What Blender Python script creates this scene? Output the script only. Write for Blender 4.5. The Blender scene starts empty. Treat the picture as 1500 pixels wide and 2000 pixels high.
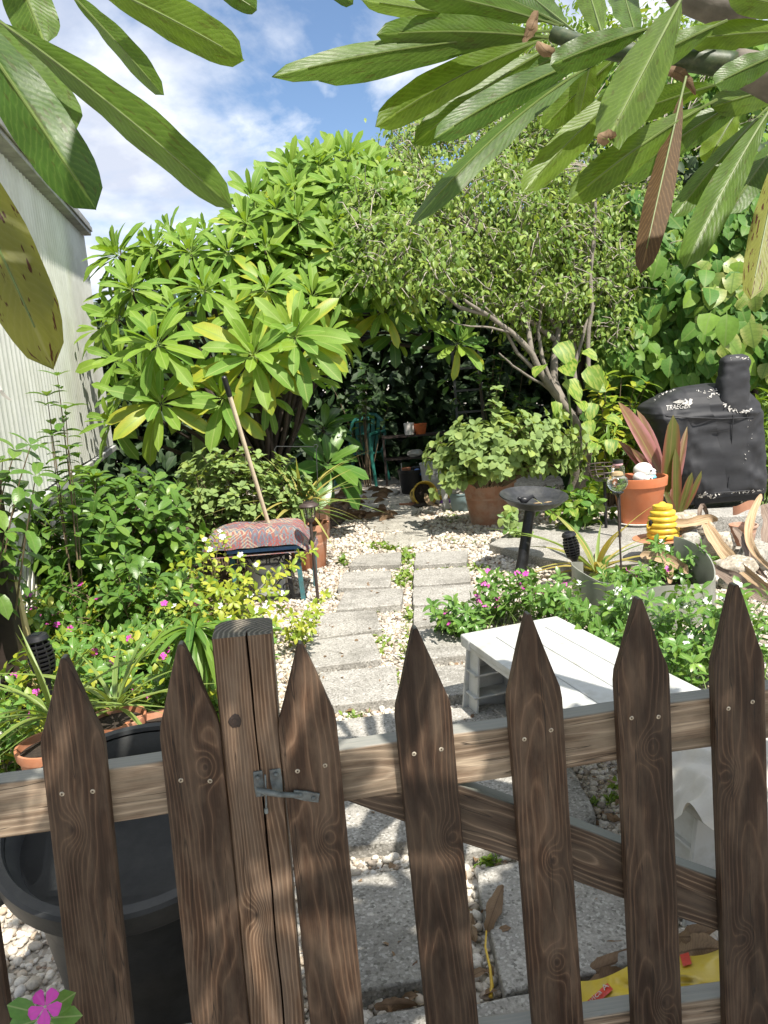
import bpy, math, random
import numpy as np
from mathutils import Vector, Matrix, noise as mnoise

SC = bpy.context.scene
V = Vector
R = math.radians
random.seed(11)
rng = np.random.default_rng(11)

# ------------------------------------------------------------------ camera
PITCH, ROLL, FPX = R(9.8), R(4.6), 1502.0
CAM = V((0, 0, 1.35))
Fv = V((0, math.cos(PITCH), -math.sin(PITCH)))
_r0, _u0 = V((1, 0, 0)), V((0, math.sin(PITCH), math.cos(PITCH)))
Rv = _r0 * math.cos(ROLL) - _u0 * math.sin(ROLL)
Uv = _r0 * math.sin(ROLL) + _u0 * math.cos(ROLL)
cam_d = bpy.data.cameras.new('camera')
cam = bpy.data.objects.new('camera', cam_d)
SC.collection.objects.link(cam)
cam.matrix_world = Matrix(((Rv.x, Uv.x, -Fv.x, CAM.x), (Rv.y, Uv.y, -Fv.y, CAM.y), (Rv.z, Uv.z, -Fv.z, CAM.z), (0, 0, 0, 1)))
cam_d.sensor_fit = 'VERTICAL'
cam_d.sensor_height = 24.0
cam_d.lens = 24.0 * FPX / 2000.0
cam_d.clip_start = 0.02
cam_d.clip_end = 600
SC.camera = cam

# ------------------------------------------------------------------ world, sun, exposure
SUN_EL, SUN_AZ = R(58), R(151)          # azimuth from +Y towards +X: behind the camera, to the right
SUN = V((math.sin(SUN_AZ) * math.cos(SUN_EL), math.cos(SUN_AZ) * math.cos(SUN_EL), math.sin(SUN_EL)))
W = bpy.data.worlds.new('World')
SC.world = W
W.use_nodes = True
nt = W.node_tree
nt.nodes.clear()
def N(t, typ, **kw):
    n = t.nodes.new(typ)
    for k, v in kw.items():
        if k.startswith('i_'):
            k = k[2:]
            n.inputs[int(k) if k.isdigit() else k].default_value = v
        else:
            setattr(n, k, v)
    return n
def L(t, a, b):
    t.links.new(a, b)
def ramp(t, fac, stops, interp='LINEAR'):
    n = t.nodes.new('ShaderNodeValToRGB')
    cr = n.color_ramp
    cr.interpolation = interp
    while len(cr.elements) < len(stops):
        cr.elements.new(0.5)
    for e, (p, c) in zip(cr.elements, stops):
        e.position = p
        e.color = (c[0], c[1], c[2], 1) if hasattr(c, '__len__') else (c, c, c, 1)
    if fac is not None:
        L(t, fac, n.inputs[0])
    return n.outputs[0]
def mth(t, op, a, b=None, c=None):
    n = t.nodes.new('ShaderNodeMath')
    n.operation = op
    for i, x in enumerate((a, b, c)):
        if x is None:
            continue
        if hasattr(x, 'is_output'):
            L(t, x, n.inputs[i])
        else:
            n.inputs[i].default_value = x
    return n.outputs[0]
def mixc(t, fac, a, b, blend='MIX'):
    n = t.nodes.new('ShaderNodeMix')
    n.data_type = 'RGBA'
    n.blend_type = blend
    for i, x in ((0, fac), (6, a), (7, b)):
        if hasattr(x, 'is_output'):
            L(t, x, n.inputs[i])
        elif hasattr(x, '__len__'):
            n.inputs[i].default_value = (x[0], x[1], x[2], 1)
        else:
            n.inputs[i].default_value = x
    return n.outputs[2]

sky = N(nt, 'ShaderNodeTexSky', sky_type='NISHITA', sun_disc=False, sun_elevation=SUN_EL, sun_rotation=SUN_AZ,
        altitude=0.0, air_density=1.0, dust_density=0.15, ozone_density=3.0)
bg = N(nt, 'ShaderNodeBackground', i_Strength=0.095)
L(nt, sky.outputs[0], bg.inputs[0])
tc = N(nt, 'ShaderNodeTexCoord')
sep = N(nt, 'ShaderNodeSeparateXYZ')
L(nt, tc.outputs['Generated'], sep.inputs[0])
dz = mth(nt, 'ADD', mth(nt, 'MAXIMUM', sep.outputs[2], 0.0), 0.35)
cmb = N(nt, 'ShaderNodeCombineXYZ', i_2=3.7)
L(nt, mth(nt, 'DIVIDE', sep.outputs[0], dz), cmb.inputs[0])
L(nt, mth(nt, 'DIVIDE', sep.outputs[1], dz), cmb.inputs[1])
CLOUD_MAP = N(nt, 'ShaderNodeMapping')
CLOUD_MAP.inputs['Location'].default_value = (-0.72, 1.4, 0)
L(nt, cmb.outputs[0], CLOUD_MAP.inputs[0])
n1 = N(nt, 'ShaderNodeTexNoise', i_Scale=2.3, i_Detail=9.0, i_Roughness=0.56, i_Distortion=0.25)
L(nt, CLOUD_MAP.outputs[0], n1.inputs['Vector'])
n2 = N(nt, 'ShaderNodeTexNoise', i_Scale=5.0, i_Detail=6.0, i_Roughness=0.55)
L(nt, CLOUD_MAP.outputs[0], n2.inputs['Vector'])
cmask = ramp(nt, n1.outputs[0], [(0.385, 0.0), (0.48, 0.62), (0.58, 1.0)])
ccol = ramp(nt, n2.outputs[0], [(0.34, (0.50, 0.54, 0.64)), (0.50, (0.70, 0.73, 0.79)), (0.62, (1.0, 0.99, 0.97))])
bgc = N(nt, 'ShaderNodeBackground', i_Strength=0.80)
L(nt, ccol, bgc.inputs[0])
mx = N(nt, 'ShaderNodeMixShader')
L(nt, cmask, mx.inputs[0]); L(nt, bg.outputs[0], mx.inputs[1]); L(nt, bgc.outputs[0], mx.inputs[2])
wo = N(nt, 'ShaderNodeOutputWorld')
L(nt, mx.outputs[0], wo.inputs[0])

sun_d = bpy.data.lights.new('sun', 'SUN')
sun_d.energy = 4.6
sun_d.angle = R(0.5)
sun_d.color = (1.0, 0.94, 0.84)
sun = bpy.data.objects.new('sun', sun_d)
SC.collection.objects.link(sun)
sun.rotation_mode = 'QUATERNION'
sun.rotation_quaternion = SUN.to_track_quat('Z', 'Y')
sun.location = (3, -4, 8)
SC.view_settings.view_transform = 'Standard'
SC.view_settings.look = 'None'
SC.view_settings.exposure = 0.92
SC.view_settings.gamma = 1.0
SC.view_settings.use_curve_mapping = False
SC.render.engine = 'CYCLES'
SC.cycles.max_bounces = 7
SC.cycles.diffuse_bounces = 4
SC.cycles.transmission_bounces = 5
SC.cycles.transparent_max_bounces = 6
SC.cycles.use_denoising = True
SC.cycles.sample_clamp_indirect = 6.0

# ------------------------------------------------------------------ picking points from the view
def ray(px, py):
    return Rv * ((px - 750) / FPX) + Uv * ((1000 - py) / FPX) + Fv
def D(px, py, d):
    return CAM + ray(px, py) * d
def G(px, py, z=0.0):
    r = ray(px, py)
    return CAM + r * ((z - CAM.z) / r.z)
def YH(px):
    return 740 - (px - 750) * math.tan(ROLL)
def proj(p):
    q = V(p) - CAM
    d = q.dot(Fv)
    return 750 + q.dot(Rv) / d * FPX, 1000 - q.dot(Uv) / d * FPX, d
def XY(px, py, y, ):
    r = ray(px, py)
    return CAM + r * ((y - CAM.y) / r.y)
RF = random.uniform

# ------------------------------------------------------------------ mesh building
class MB:
    def __init__(s):
        s.v, s.f, s.m = [], [], []
    def add(s, vs, fs, mi=0):
        b = len(s.v)
        s.v += [tuple(v) for v in vs]
        s.f += [tuple(b + i for i in f) for f in fs]
        s.m += [mi] * len(fs)
        return s
    def box(s, c, size, rot=None, mi=0, taper=1.0):
        hx, hy, hz = size[0] / 2, size[1] / 2, size[2] / 2
        vs = []
        for z in (-1, 1):
            k = taper if z > 0 else 1.0
            for x, y in ((-1, -1), (1, -1), (1, 1), (-1, 1)):
                p = V((x * hx * k, y * hy * k, z * hz))
                vs.append((rot @ p if rot else p) + V(c))
        return s.add(vs, [(3, 2, 1, 0), (4, 5, 6, 7), (0, 1, 5, 4), (1, 2, 6, 5), (2, 3, 7, 6), (3, 0, 4, 7)], mi)
    def tube(s, pts, rads, n=8, mi=0, cap=True):
        pts = [V(p) for p in pts]
        if not hasattr(rads, '__len__'):
            rads = [rads] * len(pts)
        vs, fs = [], []
        t = (pts[1] - pts[0]).normalized()
        up = t.orthogonal().normalized()
        for i, p in enumerate(pts):
            t2 = (pts[min(i + 1, len(pts) - 1)] - pts[max(i - 1, 0)])
            t2 = t2.normalized() if t2.length > 1e-9 else t
            up = (up - t2 * up.dot(t2))
            up = up.normalized() if up.length > 1e-6 else t2.orthogonal().normalized()
            b = t2.cross(up)
            for k in range(n):
                a = 2 * math.pi * k / n
                vs.append(p + (up * math.cos(a) + b * math.sin(a)) * rads[i])
            t = t2
        for i in range(len(pts) - 1):
            for k in range(n):
                k2 = (k + 1) % n
                fs.append((i * n + k, i * n + k2, (i + 1) * n + k2, (i + 1) * n + k))
        if cap:
            fs.append(tuple(range(n - 1, -1, -1)))
            e = (len(pts) - 1) * n
            fs.append(tuple(range(e, e + n)))
        return s.add(vs, fs, mi)
    def lathe(s, prof, c=(0, 0, 0), n=28, rot=None, mi=0, wob=0.0, seed=0, sx=1.0, sy=1.0):
        vs, fs = [], []
        for j, (r, z) in enumerate(prof):
            for k in range(n):
                a = 2 * math.pi * k / n
                rr = r * (1 + wob * mnoise.noise(V((math.cos(a) * 1.5 + seed, math.sin(a) * 1.5, z * 4))))
                p = V((math.cos(a) * rr * sx, math.sin(a) * rr * sy, z))
                vs.append((rot @ p if rot else p) + V(c))
        for j in range(len(prof) - 1):
            for k in range(n):
                k2 = (k + 1) % n
                fs.append((j * n + k, j * n + k2, (j + 1) * n + k2, (j + 1) * n + k))
        if prof[0][0] > 1e-6:
            fs.append(tuple(range(n - 1, -1, -1)))
        if prof[-1][0] > 1e-6:
            e = (len(prof) - 1) * n
            fs.append(tuple(range(e, e + n)))
        return s.add(vs, fs, mi)
    def prism(s, top, depth, mi=0):
        """top: list of 3D points (counter-clockwise seen from outside), depth: vector to the other side"""
        n = len(top)
        d = V(depth)
        vs = [V(p) for p in top] + [V(p) + d for p in top]
        fs = [tuple(range(n)), tuple(range(2 * n - 1, n - 1, -1))]
        for k in range(n):
            k2 = (k + 1) % n
            fs.append((k2, k, n + k, n + k2))
        return s.add(vs, fs, mi)
    def blob(s, c, rad, rot=None, sub=2, jit=0.12, seed=0.0, mi=0, fq=1.6):
        vs, fs = ICO[sub]
        out = []
        for v in vs:
            q = V(v)
            k = 1 + jit * mnoise.noise(q * fq + V((seed, seed * 1.7, seed * .3)))
            p = V((q.x * rad[0], q.y * rad[1], q.z * rad[2])) * k
            out.append((rot @ p if rot else p) + V(c))
        return s.add(out, fs, mi)
    def sheet(s, rows, mi=0):
        n = len(rows[0])
        fs = []
        for j in range(len(rows) - 1):
            for k in range(n - 1):
                fs.append((j * n + k, j * n + k + 1, (j + 1) * n + k + 1, (j + 1) * n + k))
        return s.add([p for r in rows for p in r], fs, mi)
    def build(s, name, mat, parent=None, smooth=True, angle=38, bevel=0.0, origin=None, seg=2):
        me = bpy.data.meshes.new(name)
        o = V(origin) if origin is not None else (V(parent['_loc']) if parent is not None else V((0, 0, 0)))
        me.from_pydata([(v[0] - o.x, v[1] - o.y, v[2] - o.z) for v in s.v], [], s.f)
        mats = mat if isinstance(mat, (list, tuple)) else [mat]
        for m in mats:
            me.materials.append(m)
        if len(mats) > 1:
            me.polygons.foreach_set('material_index', s.m)
        if smooth:
            me.polygons.foreach_set('use_smooth', [True] * len(me.polygons))
            me.set_sharp_from_angle(angle=R(angle))
        me.update()
        ob = bpy.data.objects.new(name, me)
        SC.collection.objects.link(ob)
        if parent is not None:
            ob.parent = parent
            ob.location = o - V(parent['_loc'])
        else:
            ob.location = o
        ob['_loc'] = tuple(o)
        if bevel:
            b = ob.modifiers.new('bevel', 'BEVEL')
            b.width = bevel
            b.segments = seg
            b.limit_method = 'ANGLE'
            b.angle_limit = R(30)
        return ob

def _ico():
    t = (1 + 5 ** .5) / 2
    v = [V(p).normalized() for p in ((-1, t, 0), (1, t, 0), (-1, -t, 0), (1, -t, 0), (0, -1, t), (0, 1, t), (0, -1, -t), (0, 1, -t), (t, 0, -1), (t, 0, 1), (-t, 0, -1), (-t, 0, 1))]
    f = [(0, 11, 5), (0, 5, 1), (0, 1, 7), (0, 7, 10), (0, 10, 11), (1, 5, 9), (5, 11, 4), (11, 10, 2), (10, 7, 6), (7, 1, 8), (3, 9, 4), (3, 4, 2), (3, 2, 6), (3, 6, 8), (3, 8, 9), (4, 9, 5), (2, 4, 11), (6, 2, 10), (8, 6, 7), (9, 8, 1)]
    out = [(list(v), list(f))]
    for _ in range(3):
        v2, f2, mid = list(out[-1][0]), [], {}
        def m(a, b):
            k = (min(a, b), max(a, b))
            if k not in mid:
                v2.append(((v2[a] + v2[b]) / 2).normalized())
                mid[k] = len(v2) - 1
            return mid[k]
        for a, b, c in out[-1][1]:
            x, y, z = m(a, b), m(b, c), m(c, a)
            f2 += [(a, x, z), (b, y, x), (c, z, y), (x, y, z)]
        out.append((v2, f2))
    return out
ICO = _ico()

def thing(name, label, cat, loc, group=None):
    o = bpy.data.objects.new(name, None)
    SC.collection.objects.link(o)
    o.location = loc
    o.empty_display_size = 0.1
    o['_loc'] = tuple(loc)
    o['label'] = label
    o['category'] = cat
    if group:
        o['group'] = group
    return o
def tag(o, label, cat, group=None):
    o['label'] = label
    o['category'] = cat
    if group:
        o['group'] = group
    return o
def clone(o, parent=None):
    c = o.copy()
    SC.collection.objects.link(c)
    if parent is not None:
        c.parent = parent
    for ch in list(o.children):
        clone(ch, c)
    return c
def structure(o):
    o['kind'] = 'structure'
    return o
def arc(a, b, c, n=8):
    """quadratic curve a..c pulled to b"""
    a, b, c = V(a), V(b), V(c)
    return [a * (1 - t) ** 2 + b * 2 * t * (1 - t) + c * t * t for t in [i / n for i in range(n + 1)]]

# ------------------------------------------------------------------ materials
def new_mat(name):
    m = bpy.data.materials.new(name)
    m.use_nodes = True
    t = m.node_tree
    t.nodes.clear()
    out = N(t, 'ShaderNodeOutputMaterial')
    p = N(t, 'ShaderNodeBsdfPrincipled')
    L(t, p.outputs[0], out.inputs[0])
    return m, t, p, out
def bump(t, h, p, strength=0.3, dist=0.01):
    b = N(t, 'ShaderNodeBump', i_Strength=strength, i_Distance=dist)
    L(t, h, b.inputs['Height'])
    L(t, b.outputs[0], p.inputs['Normal'])
    return b
def simple(name, col, rough=0.5, metal=0.0, var=0.25, vscale=14.0, bmp=0.15, bscale=60.0, bdist=0.003, dirt=None, dirt_amt=0.5, dirt_scale=6.0, spec=0.5, trans=0.0):
    """a plain coat with mottling, fine relief and patchy dirt"""
    m, t, p, out = new_mat(name)
    tc = N(t, 'ShaderNodeTexCoord')
    oi = N(t, 'ShaderNodeObjectInfo')
    mp = N(t, 'ShaderNodeVectorMath', operation='ADD')
    L(t, tc.outputs['Object'], mp.inputs[0])
    sc = N(t, 'ShaderNodeVectorMath', operation='SCALE', i_Scale=17.0)
    cx = N(t, 'ShaderNodeCombineXYZ')
    L(t, oi.outputs['Random'], cx.inputs[0]); L(t, oi.outputs['Random'], cx.inputs[1])
    L(t, cx.outputs[0], sc.inputs[0]); L(t, sc.outputs[0], mp.inputs[1])
    n = N(t, 'ShaderNodeTexNoise', i_Scale=vscale, i_Detail=6.0, i_Roughness=0.6)
    L(t, mp.outputs[0], n.inputs['Vector'])
    lo = [max(0, c * (1 - var)) for c in col]
    hi = [min(1, c * (1 + var)) for c in col]
    c = ramp(t, n.outputs[0], [(0.3, lo), (0.7, hi)])
    if dirt is not None:
        nd = N(t, 'ShaderNodeTexNoise', i_Scale=dirt_scale, i_Detail=8.0, i_Roughness=0.65)
        L(t, mp.outputs[0], nd.inputs['Vector'])
        c = mixc(t, mth(t, 'MULTIPLY', ramp(t, nd.outputs[0], [(0.45, 0.0), (0.68, 1.0)]), dirt_amt), c, dirt)
    L(t, c, p.inputs['Base Color'])
    p.inputs['Roughness'].default_value = rough
    p.inputs['Metallic'].default_value = metal
    p.inputs['Specular IOR Level'].default_value = spec
    if bmp:
        nb = N(t, 'ShaderNodeTexNoise', i_Scale=bscale, i_Detail=5.0)
        L(t, mp.outputs[0], nb.inputs['Vector'])
        bump(t, nb.outputs[0], p, bmp, bdist)
    if trans:
        tr = N(t, 'ShaderNodeBsdfTranslucent')
        L(t, c, tr.inputs[0])
        mxs = N(t, 'ShaderNodeMixShader', i_0=trans)
        L(t, p.outputs[0], mxs.inputs[1]); L(t, tr.outputs[0], mxs.inputs[2]); L(t, mxs.outputs[0], out.inputs[0])
    return m

def leaf_mat(name, cols, rough=0.42, trans=0.35, veins=0.0, nv=14.0, rib=(0.2, 0.3, 0.08), spots=0.0, spotcol=(0.06, 0.02, 0.008), edge=None, tcol=None, spec=0.4, varieg=None, fine=0.25):
    """leaf: hue by leaf, midrib and side veins by UV, light passing through"""
    m, t, p, out = new_mat(name)
    geo = N(t, 'ShaderNodeNewGeometry')
    oi = N(t, 'ShaderNodeObjectInfo')
    rnd = mth(t, 'FRACT', mth(t, 'ADD', geo.outputs['Random Per Island'], oi.outputs['Random']))
    k = len(cols)
    c = ramp(t, rnd, [(i / max(1, k - 1), col) for i, col in enumerate(cols)])
    tc = N(t, 'ShaderNodeTexCoord')
    uv = N(t, 'ShaderNodeSeparateXYZ')
    L(t, tc.outputs['UV'], uv.inputs[0])
    au = mth(t, 'ABSOLUTE', mth(t, 'SUBTRACT', uv.outputs[0], 0.5))
    off = N(t, 'ShaderNodeCombineXYZ')
    L(t, mth(t, 'MULTIPLY', rnd, 37.0), off.inputs[2])
    va = N(t, 'ShaderNodeVectorMath', operation='ADD')
    L(t, tc.outputs['UV'], va.inputs[0]); L(t, off.outputs[0], va.inputs[1])
    nz = N(t, 'ShaderNodeTexNoise', i_Scale=5.0, i_Detail=5.0, i_Roughness=0.6)
    L(t, va.outputs[0], nz.inputs['Vector'])
    c = mixc(t, fine, c, mixc(t, 1.0, c, ramp(t, nz.outputs[0], [(0.3, 0.45), (0.7, 1.5)]), 'MULTIPLY'))
    if edge is not None:
        ef = mth(t, 'ADD', mth(t, 'MULTIPLY', au, 1.6), mth(t, 'MULTIPLY', nz.outputs[0], 0.5))
        c = mixc(t, ramp(t, ef, [(0.55, 0.0), (0.95, 1.0)]), c, edge)
    if varieg is not None:
        wv = N(t, 'ShaderNodeTexNoise', i_Scale=2.2, i_Detail=3.0)
        mp = N(t, 'ShaderNodeMapping')
        mp.inputs['Scale'].default_value = (5.0, 1.2, 1.0)
        L(t, va.outputs[0], mp.inputs[0]); L(t, mp.outputs[0], wv.inputs['Vector'])
        c = mixc(t, ramp(t, wv.outputs[0], [(0.47, 0.0), (0.55, 1.0)]), c, varieg)
    h = None
    if veins:
        ph = mth(t, 'ADD', mth(t, 'SUBTRACT', mth(t, 'MULTIPLY', uv.outputs[1], nv), mth(t, 'MULTIPLY', au, nv * 0.26)), mth(t, 'MULTIPLY', nz.outputs[0], 2.2))
        w = mth(t, 'ABSOLUTE', mth(t, 'SUBTRACT', mth(t, 'FRACT', ph), 0.5))
        line = ramp(t, w, [(0.0, 1.0), (0.10, 0.35), (0.28, 0.0)])
        c = mixc(t, mth(t, 'MULTIPLY', line, veins), c, rib)
        h = w
    mid = ramp(t, au, [(0.012, 1.0), (0.05, 0.0)])
    c = mixc(t, mth(t, 'MULTIPLY', mid, 0.8), c, rib)
    if spots:
        vo = N(t, 'ShaderNodeTexNoise', i_Scale=13.0, i_Detail=3.0, i_Roughness=0.5)
        L(t, va.outputs[0], vo.inputs['Vector'])
        c = mixc(t, mth(t, 'MULTIPLY', ramp(t, vo.outputs[0], [(0.61, 0.0), (0.645, 1.0)]), spots), c, spotcol)
    L(t, c, p.inputs['Base Color'])
    p.inputs['Roughness'].default_value = rough
    p.inputs['Specular IOR Level'].default_value = spec
    if h is not None:
        bump(t, h, p, 0.16, 0.003)
    if trans:
        tr = N(t, 'ShaderNodeBsdfTranslucent')
        tint = mixc(t, 1.0, c, tcol or (1.25, 1.15, 0.45), 'MULTIPLY')
        L(t, tint, tr.inputs[0])
        mxs = N(t, 'ShaderNodeMixShader', i_0=trans)
        L(t, p.outputs[0], mxs.inputs[1]); L(t, tr.outputs[0], mxs.inputs[2]); L(t, mxs.outputs[0], out.inputs[0])
    return m

def wood_mat(name, dark, mid, light, ring=115.0, pith=(0.0, 0.07), grey=None, grey_amt=0.4, along=2, knots=True, rough=0.62, green=None):
    """sawn board: growth rings cut through in three dimensions, knots, fibres, weathering"""
    m, t, p, out = new_mat(name)
    tc = N(t, 'ShaderNodeTexCoord')
    oi = N(t, 'ShaderNodeObjectInfo')
    s = N(t, 'ShaderNodeSeparateXYZ')
    L(t, tc.outputs['Object'], s.inputs[0])
    ax = [s.outputs[i] for i in range(3)]
    z = ax[along]
    x = ax[0] if along == 2 else ax[2]
    y = ax[1]
    rn = oi.outputs['Random']
    rn2 = mth(t, 'FRACT', mth(t, 'MULTIPLY', rn, 7.31))
    rn3 = mth(t, 'FRACT', mth(t, 'MULTIPLY', rn, 23.17))
    cv = N(t, 'ShaderNodeCombineXYZ')
    L(t, mth(t, 'MULTIPLY', x, 9.0), cv.inputs[0])
    L(t, mth(t, 'MULTIPLY', y, 9.0), cv.inputs[1])
    L(t, mth(t, 'ADD', mth(t, 'MULTIPLY', z, 2.6), mth(t, 'MULTIPLY', rn, 91.0)), cv.inputs[2])
    nz = N(t, 'ShaderNodeTexNoise', i_Scale=1.0, i_Detail=2.5, i_Roughness=0.5)
    L(t, cv.outputs[0], nz.inputs['Vector'])
    sn = N(t, 'ShaderNodeSeparateColor')
    L(t, nz.outputs['Color'], sn.inputs[0])
    wx = mth(t, 'MULTIPLY', mth(t, 'SUBTRACT', sn.outputs[0], 0.5), 0.026)
    wy = mth(t, 'MULTIPLY', mth(t, 'SUBTRACT', sn.outputs[1], 0.5), 0.038)
    px_ = mth(t, 'ADD', mth(t, 'ADD', x, wx), mth(t, 'ADD', pith[0], mth(t, 'MULTIPLY', mth(t, 'SUBTRACT', rn2, 0.5), 0.11)))
    py_ = mth(t, 'ADD', mth(t, 'ADD', y, wy), mth(t, 'ADD', pith[1], mth(t, 'ADD', mth(t, 'MULTIPLY', z, 0.016), mth(t, 'MULTIPLY', rn3, 0.02))))
    r = mth(t, 'SQRT', mth(t, 'ADD', mth(t, 'MULTIPLY', px_, px_), mth(t, 'MULTIPLY', py_, py_)))
    kd = None
    if knots:
        for i, (kz, a) in enumerate(((0.27, 7.7), (0.62, 13.1))):
            kx = mth(t, 'MULTIPLY', mth(t, 'SUBTRACT', mth(t, 'FRACT', mth(t, 'MULTIPLY', rn, a)), 0.5), 0.055)
            kzz = mth(t, 'ADD', kz, mth(t, 'MULTIPLY', mth(t, 'SUBTRACT', mth(t, 'FRACT', mth(t, 'MULTIPLY', rn, a * 2.3)), 0.5), 0.34))
            dx = mth(t, 'SUBTRACT', x, kx)
            dzz = mth(t, 'MULTIPLY', mth(t, 'SUBTRACT', z, kzz), 0.62)
            d2 = mth(t, 'ADD', mth(t, 'MULTIPLY', dx, dx), mth(t, 'MULTIPLY', dzz, dzz))
            e = mth(t, 'POWER', 2.718, mth(t, 'MULTIPLY', d2, -3600.0))
            r = mth(t, 'ADD', r, mth(t, 'MULTIPLY', e, 0.017))
            kk = mth(t, 'POWER', 2.718, mth(t, 'MULTIPLY', d2, -52000.0))
            kd = kk if kd is None else mth(t, 'MAXIMUM', kd, kk)
    fr = mth(t, 'FRACT', mth(t, 'MULTIPLY', r, ring))
    c = ramp(t, fr, [(0.0, mid), (0.22, dark), (0.55, dark), (0.80, mid), (0.92, light), (1.0, mid)])
    cf = N(t, 'ShaderNodeCombineXYZ')
    L(t, mth(t, 'MULTIPLY', x, 420.0), cf.inputs[0]); L(t, mth(t, 'MULTIPLY', y, 420.0), cf.inputs[1])
    L(t, mth(t, 'ADD', mth(t, 'MULTIPLY', z, 9.0), mth(t, 'MULTIPLY', rn, 50.0)), cf.inputs[2])
    nf = N(t, 'ShaderNodeTexNoise', i_Scale=1.0, i_Detail=4.0)
    L(t, cf.outputs[0], nf.inputs['Vector'])
    c = mixc(t, 0.55, c, mixc(t, 1.0, c, ramp(t, nf.outputs[0], [(0.3, 0.35), (0.72, 1.7)]), 'MULTIPLY'))
    cb = N(t, 'ShaderNodeCombineXYZ')
    L(t, mth(t, 'MULTIPLY', x, 26.0), cb.inputs[0]); L(t, mth(t, 'MULTIPLY', y, 26.0), cb.inputs[1])
    L(t, mth(t, 'ADD', mth(t, 'MULTIPLY', z, 6.0), mth(t, 'MULTIPLY', rn, 31.0)), cb.inputs[2])
    nb = N(t, 'ShaderNodeTexNoise', i_Scale=1.0, i_Detail=6.0, i_Roughness=0.62)
    L(t, cb.outputs[0], nb.inputs['Vector'])
    if grey is not None:
        c = mixc(t, mth(t, 'MULTIPLY', ramp(t, nb.outputs[0], [(0.42, 0.0), (0.72, 1.0)]), grey_amt), c, grey)
    # every board has weathered differently, in broad patches along its length
    cw = N(t, 'ShaderNodeCombineXYZ')
    L(t, mth(t, 'MULTIPLY', x, 7.0), cw.inputs[0])
    L(t, mth(t, 'ADD', mth(t, 'MULTIPLY', z, 3.0), mth(t, 'MULTIPLY', rn, 57.0)), cw.inputs[2])
    nw = N(t, 'ShaderNodeTexNoise', i_Scale=1.0, i_Detail=4.0, i_Roughness=0.6)
    L(t, cw.outputs[0], nw.inputs['Vector'])
    tone = mth(t, 'MULTIPLY', mth(t, 'ADD', 0.80, mth(t, 'MULTIPLY', rn3, 0.55)), ramp(t, nw.outputs[0], [(0.3, 0.55), (0.52, 0.95), (0.72, 1.6)]))
    ct = N(t, 'ShaderNodeCombineXYZ')
    for i_, k_ in enumerate((1.06, 1.0, .93)):
        L(t, mth(t, 'MULTIPLY', tone, k_), ct.inputs[i_])
    c = mixc(t, 1.0, c, ct.outputs[0], 'MULTIPLY')
    # fine drying checks along the grain
    cc = N(t, 'ShaderNodeCombineXYZ')
    L(t, mth(t, 'MULTIPLY', mth(t, 'ADD', x, wx), 60.0), cc.inputs[0]); L(t, mth(t, 'MULTIPLY', y, 60.0), cc.inputs[1])
    L(t, mth(t, 'ADD', mth(t, 'MULTIPLY', z, 2.2), mth(t, 'MULTIPLY', rn, 77.0)), cc.inputs[2])
    nc = N(t, 'ShaderNodeTexNoise', i_Scale=1.0, i_Detail=2.0)
    L(t, cc.outputs[0], nc.inputs['Vector'])
    chk = ramp(t, mth(t, 'ABSOLUTE', mth(t, 'SUBTRACT', nc.outputs[0], 0.62)), [(0.0, 1.0), (0.012, 0.0)])
    c = mixc(t, mth(t, 'MULTIPLY', chk, 0.8), c, (0.010, 0.007, 0.005))
    if kd is not None:
        c = mixc(t, mth(t, 'MULTIPLY', kd, 0.85), c, (0.016, 0.009, 0.006))
    if green is not None:
        g = N(t, 'ShaderNodeNewGeometry')
        sg = N(t, 'ShaderNodeSeparateXYZ')
        tcn = tc.outputs['Normal']
        L(t, tcn, sg.inputs[0])
        up = ramp(t, sg.outputs[1 if along == 9 else 2], [(0.55, 0.0), (0.95, 1.0)])
        c = mixc(t, mth(t, 'MULTIPLY', up, 0.85), c, green)
    L(t, c, p.inputs['Base Color'])
    p.inputs['Roughness'].default_value = rough
    p.inputs['Specular IOR Level'].default_value = 0.32
    hh = mth(t, 'ADD', mth(t, 'MULTIPLY', fr, 0.7), mth(t, 'SUBTRACT', mth(t, 'MULTIPLY', nf.outputs[0], 0.6), mth(t, 'MULTIPLY', chk, 1.5)))
    bump(t, hh, p, 0.55, 0.0012)
    return m
# ------------------------------------------------------------------ material list
M = {}
M['picket'] = wood_mat('picket wood', (0.026, 0.0135, 0.0075), (0.047, 0.0265, 0.016), (0.088, 0.056, 0.037), ring=230, pith=(0.0, 0.045), grey=(0.125, 0.094, 0.070), grey_amt=0.65, green=(0.16, 0.165, 0.14))
M['rail'] = wood_mat('rail wood', (0.16, 0.117, 0.084), (0.26, 0.20, 0.15), (0.39, 0.32, 0.25), ring=120, pith=(0.03, 0.04), grey=(0.42, 0.375, 0.30), grey_amt=0.65, along=0, knots=False, green=(0.24, 0.25, 0.235))
M['brace'] = wood_mat('brace wood', (0.055, 0.035, 0.024), (0.10, 0.068, 0.047), (0.21, 0.158, 0.118), ring=170, pith=(0.03, 0.04), grey=(0.16, 0.14, 0.115), grey_amt=0.5, along=0, knots=False, green=(0.17, 0.185, 0.165))
M['post'] = wood_mat('post wood', (0.075, 0.045, 0.028), (0.125, 0.081, 0.053), (0.20, 0.142, 0.098), ring=210, pith=(0.002, -0.050), grey=(0.19, 0.155, 0.125), grey_amt=0.55)
M['endgrain'] = wood_mat('weathered end grain', (0.055, 0.050, 0.042), (0.14, 0.13, 0.11), (0.23, 0.215, 0.185), ring=125, pith=(0.004, -0.045), knots=False)
M['zinc'] = simple('zinc screw', (0.40, 0.36, 0.29), 0.5, 0.6, 0.5, 300, dirt=(0.12, 0.06, 0.03), dirt_scale=200)
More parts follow.
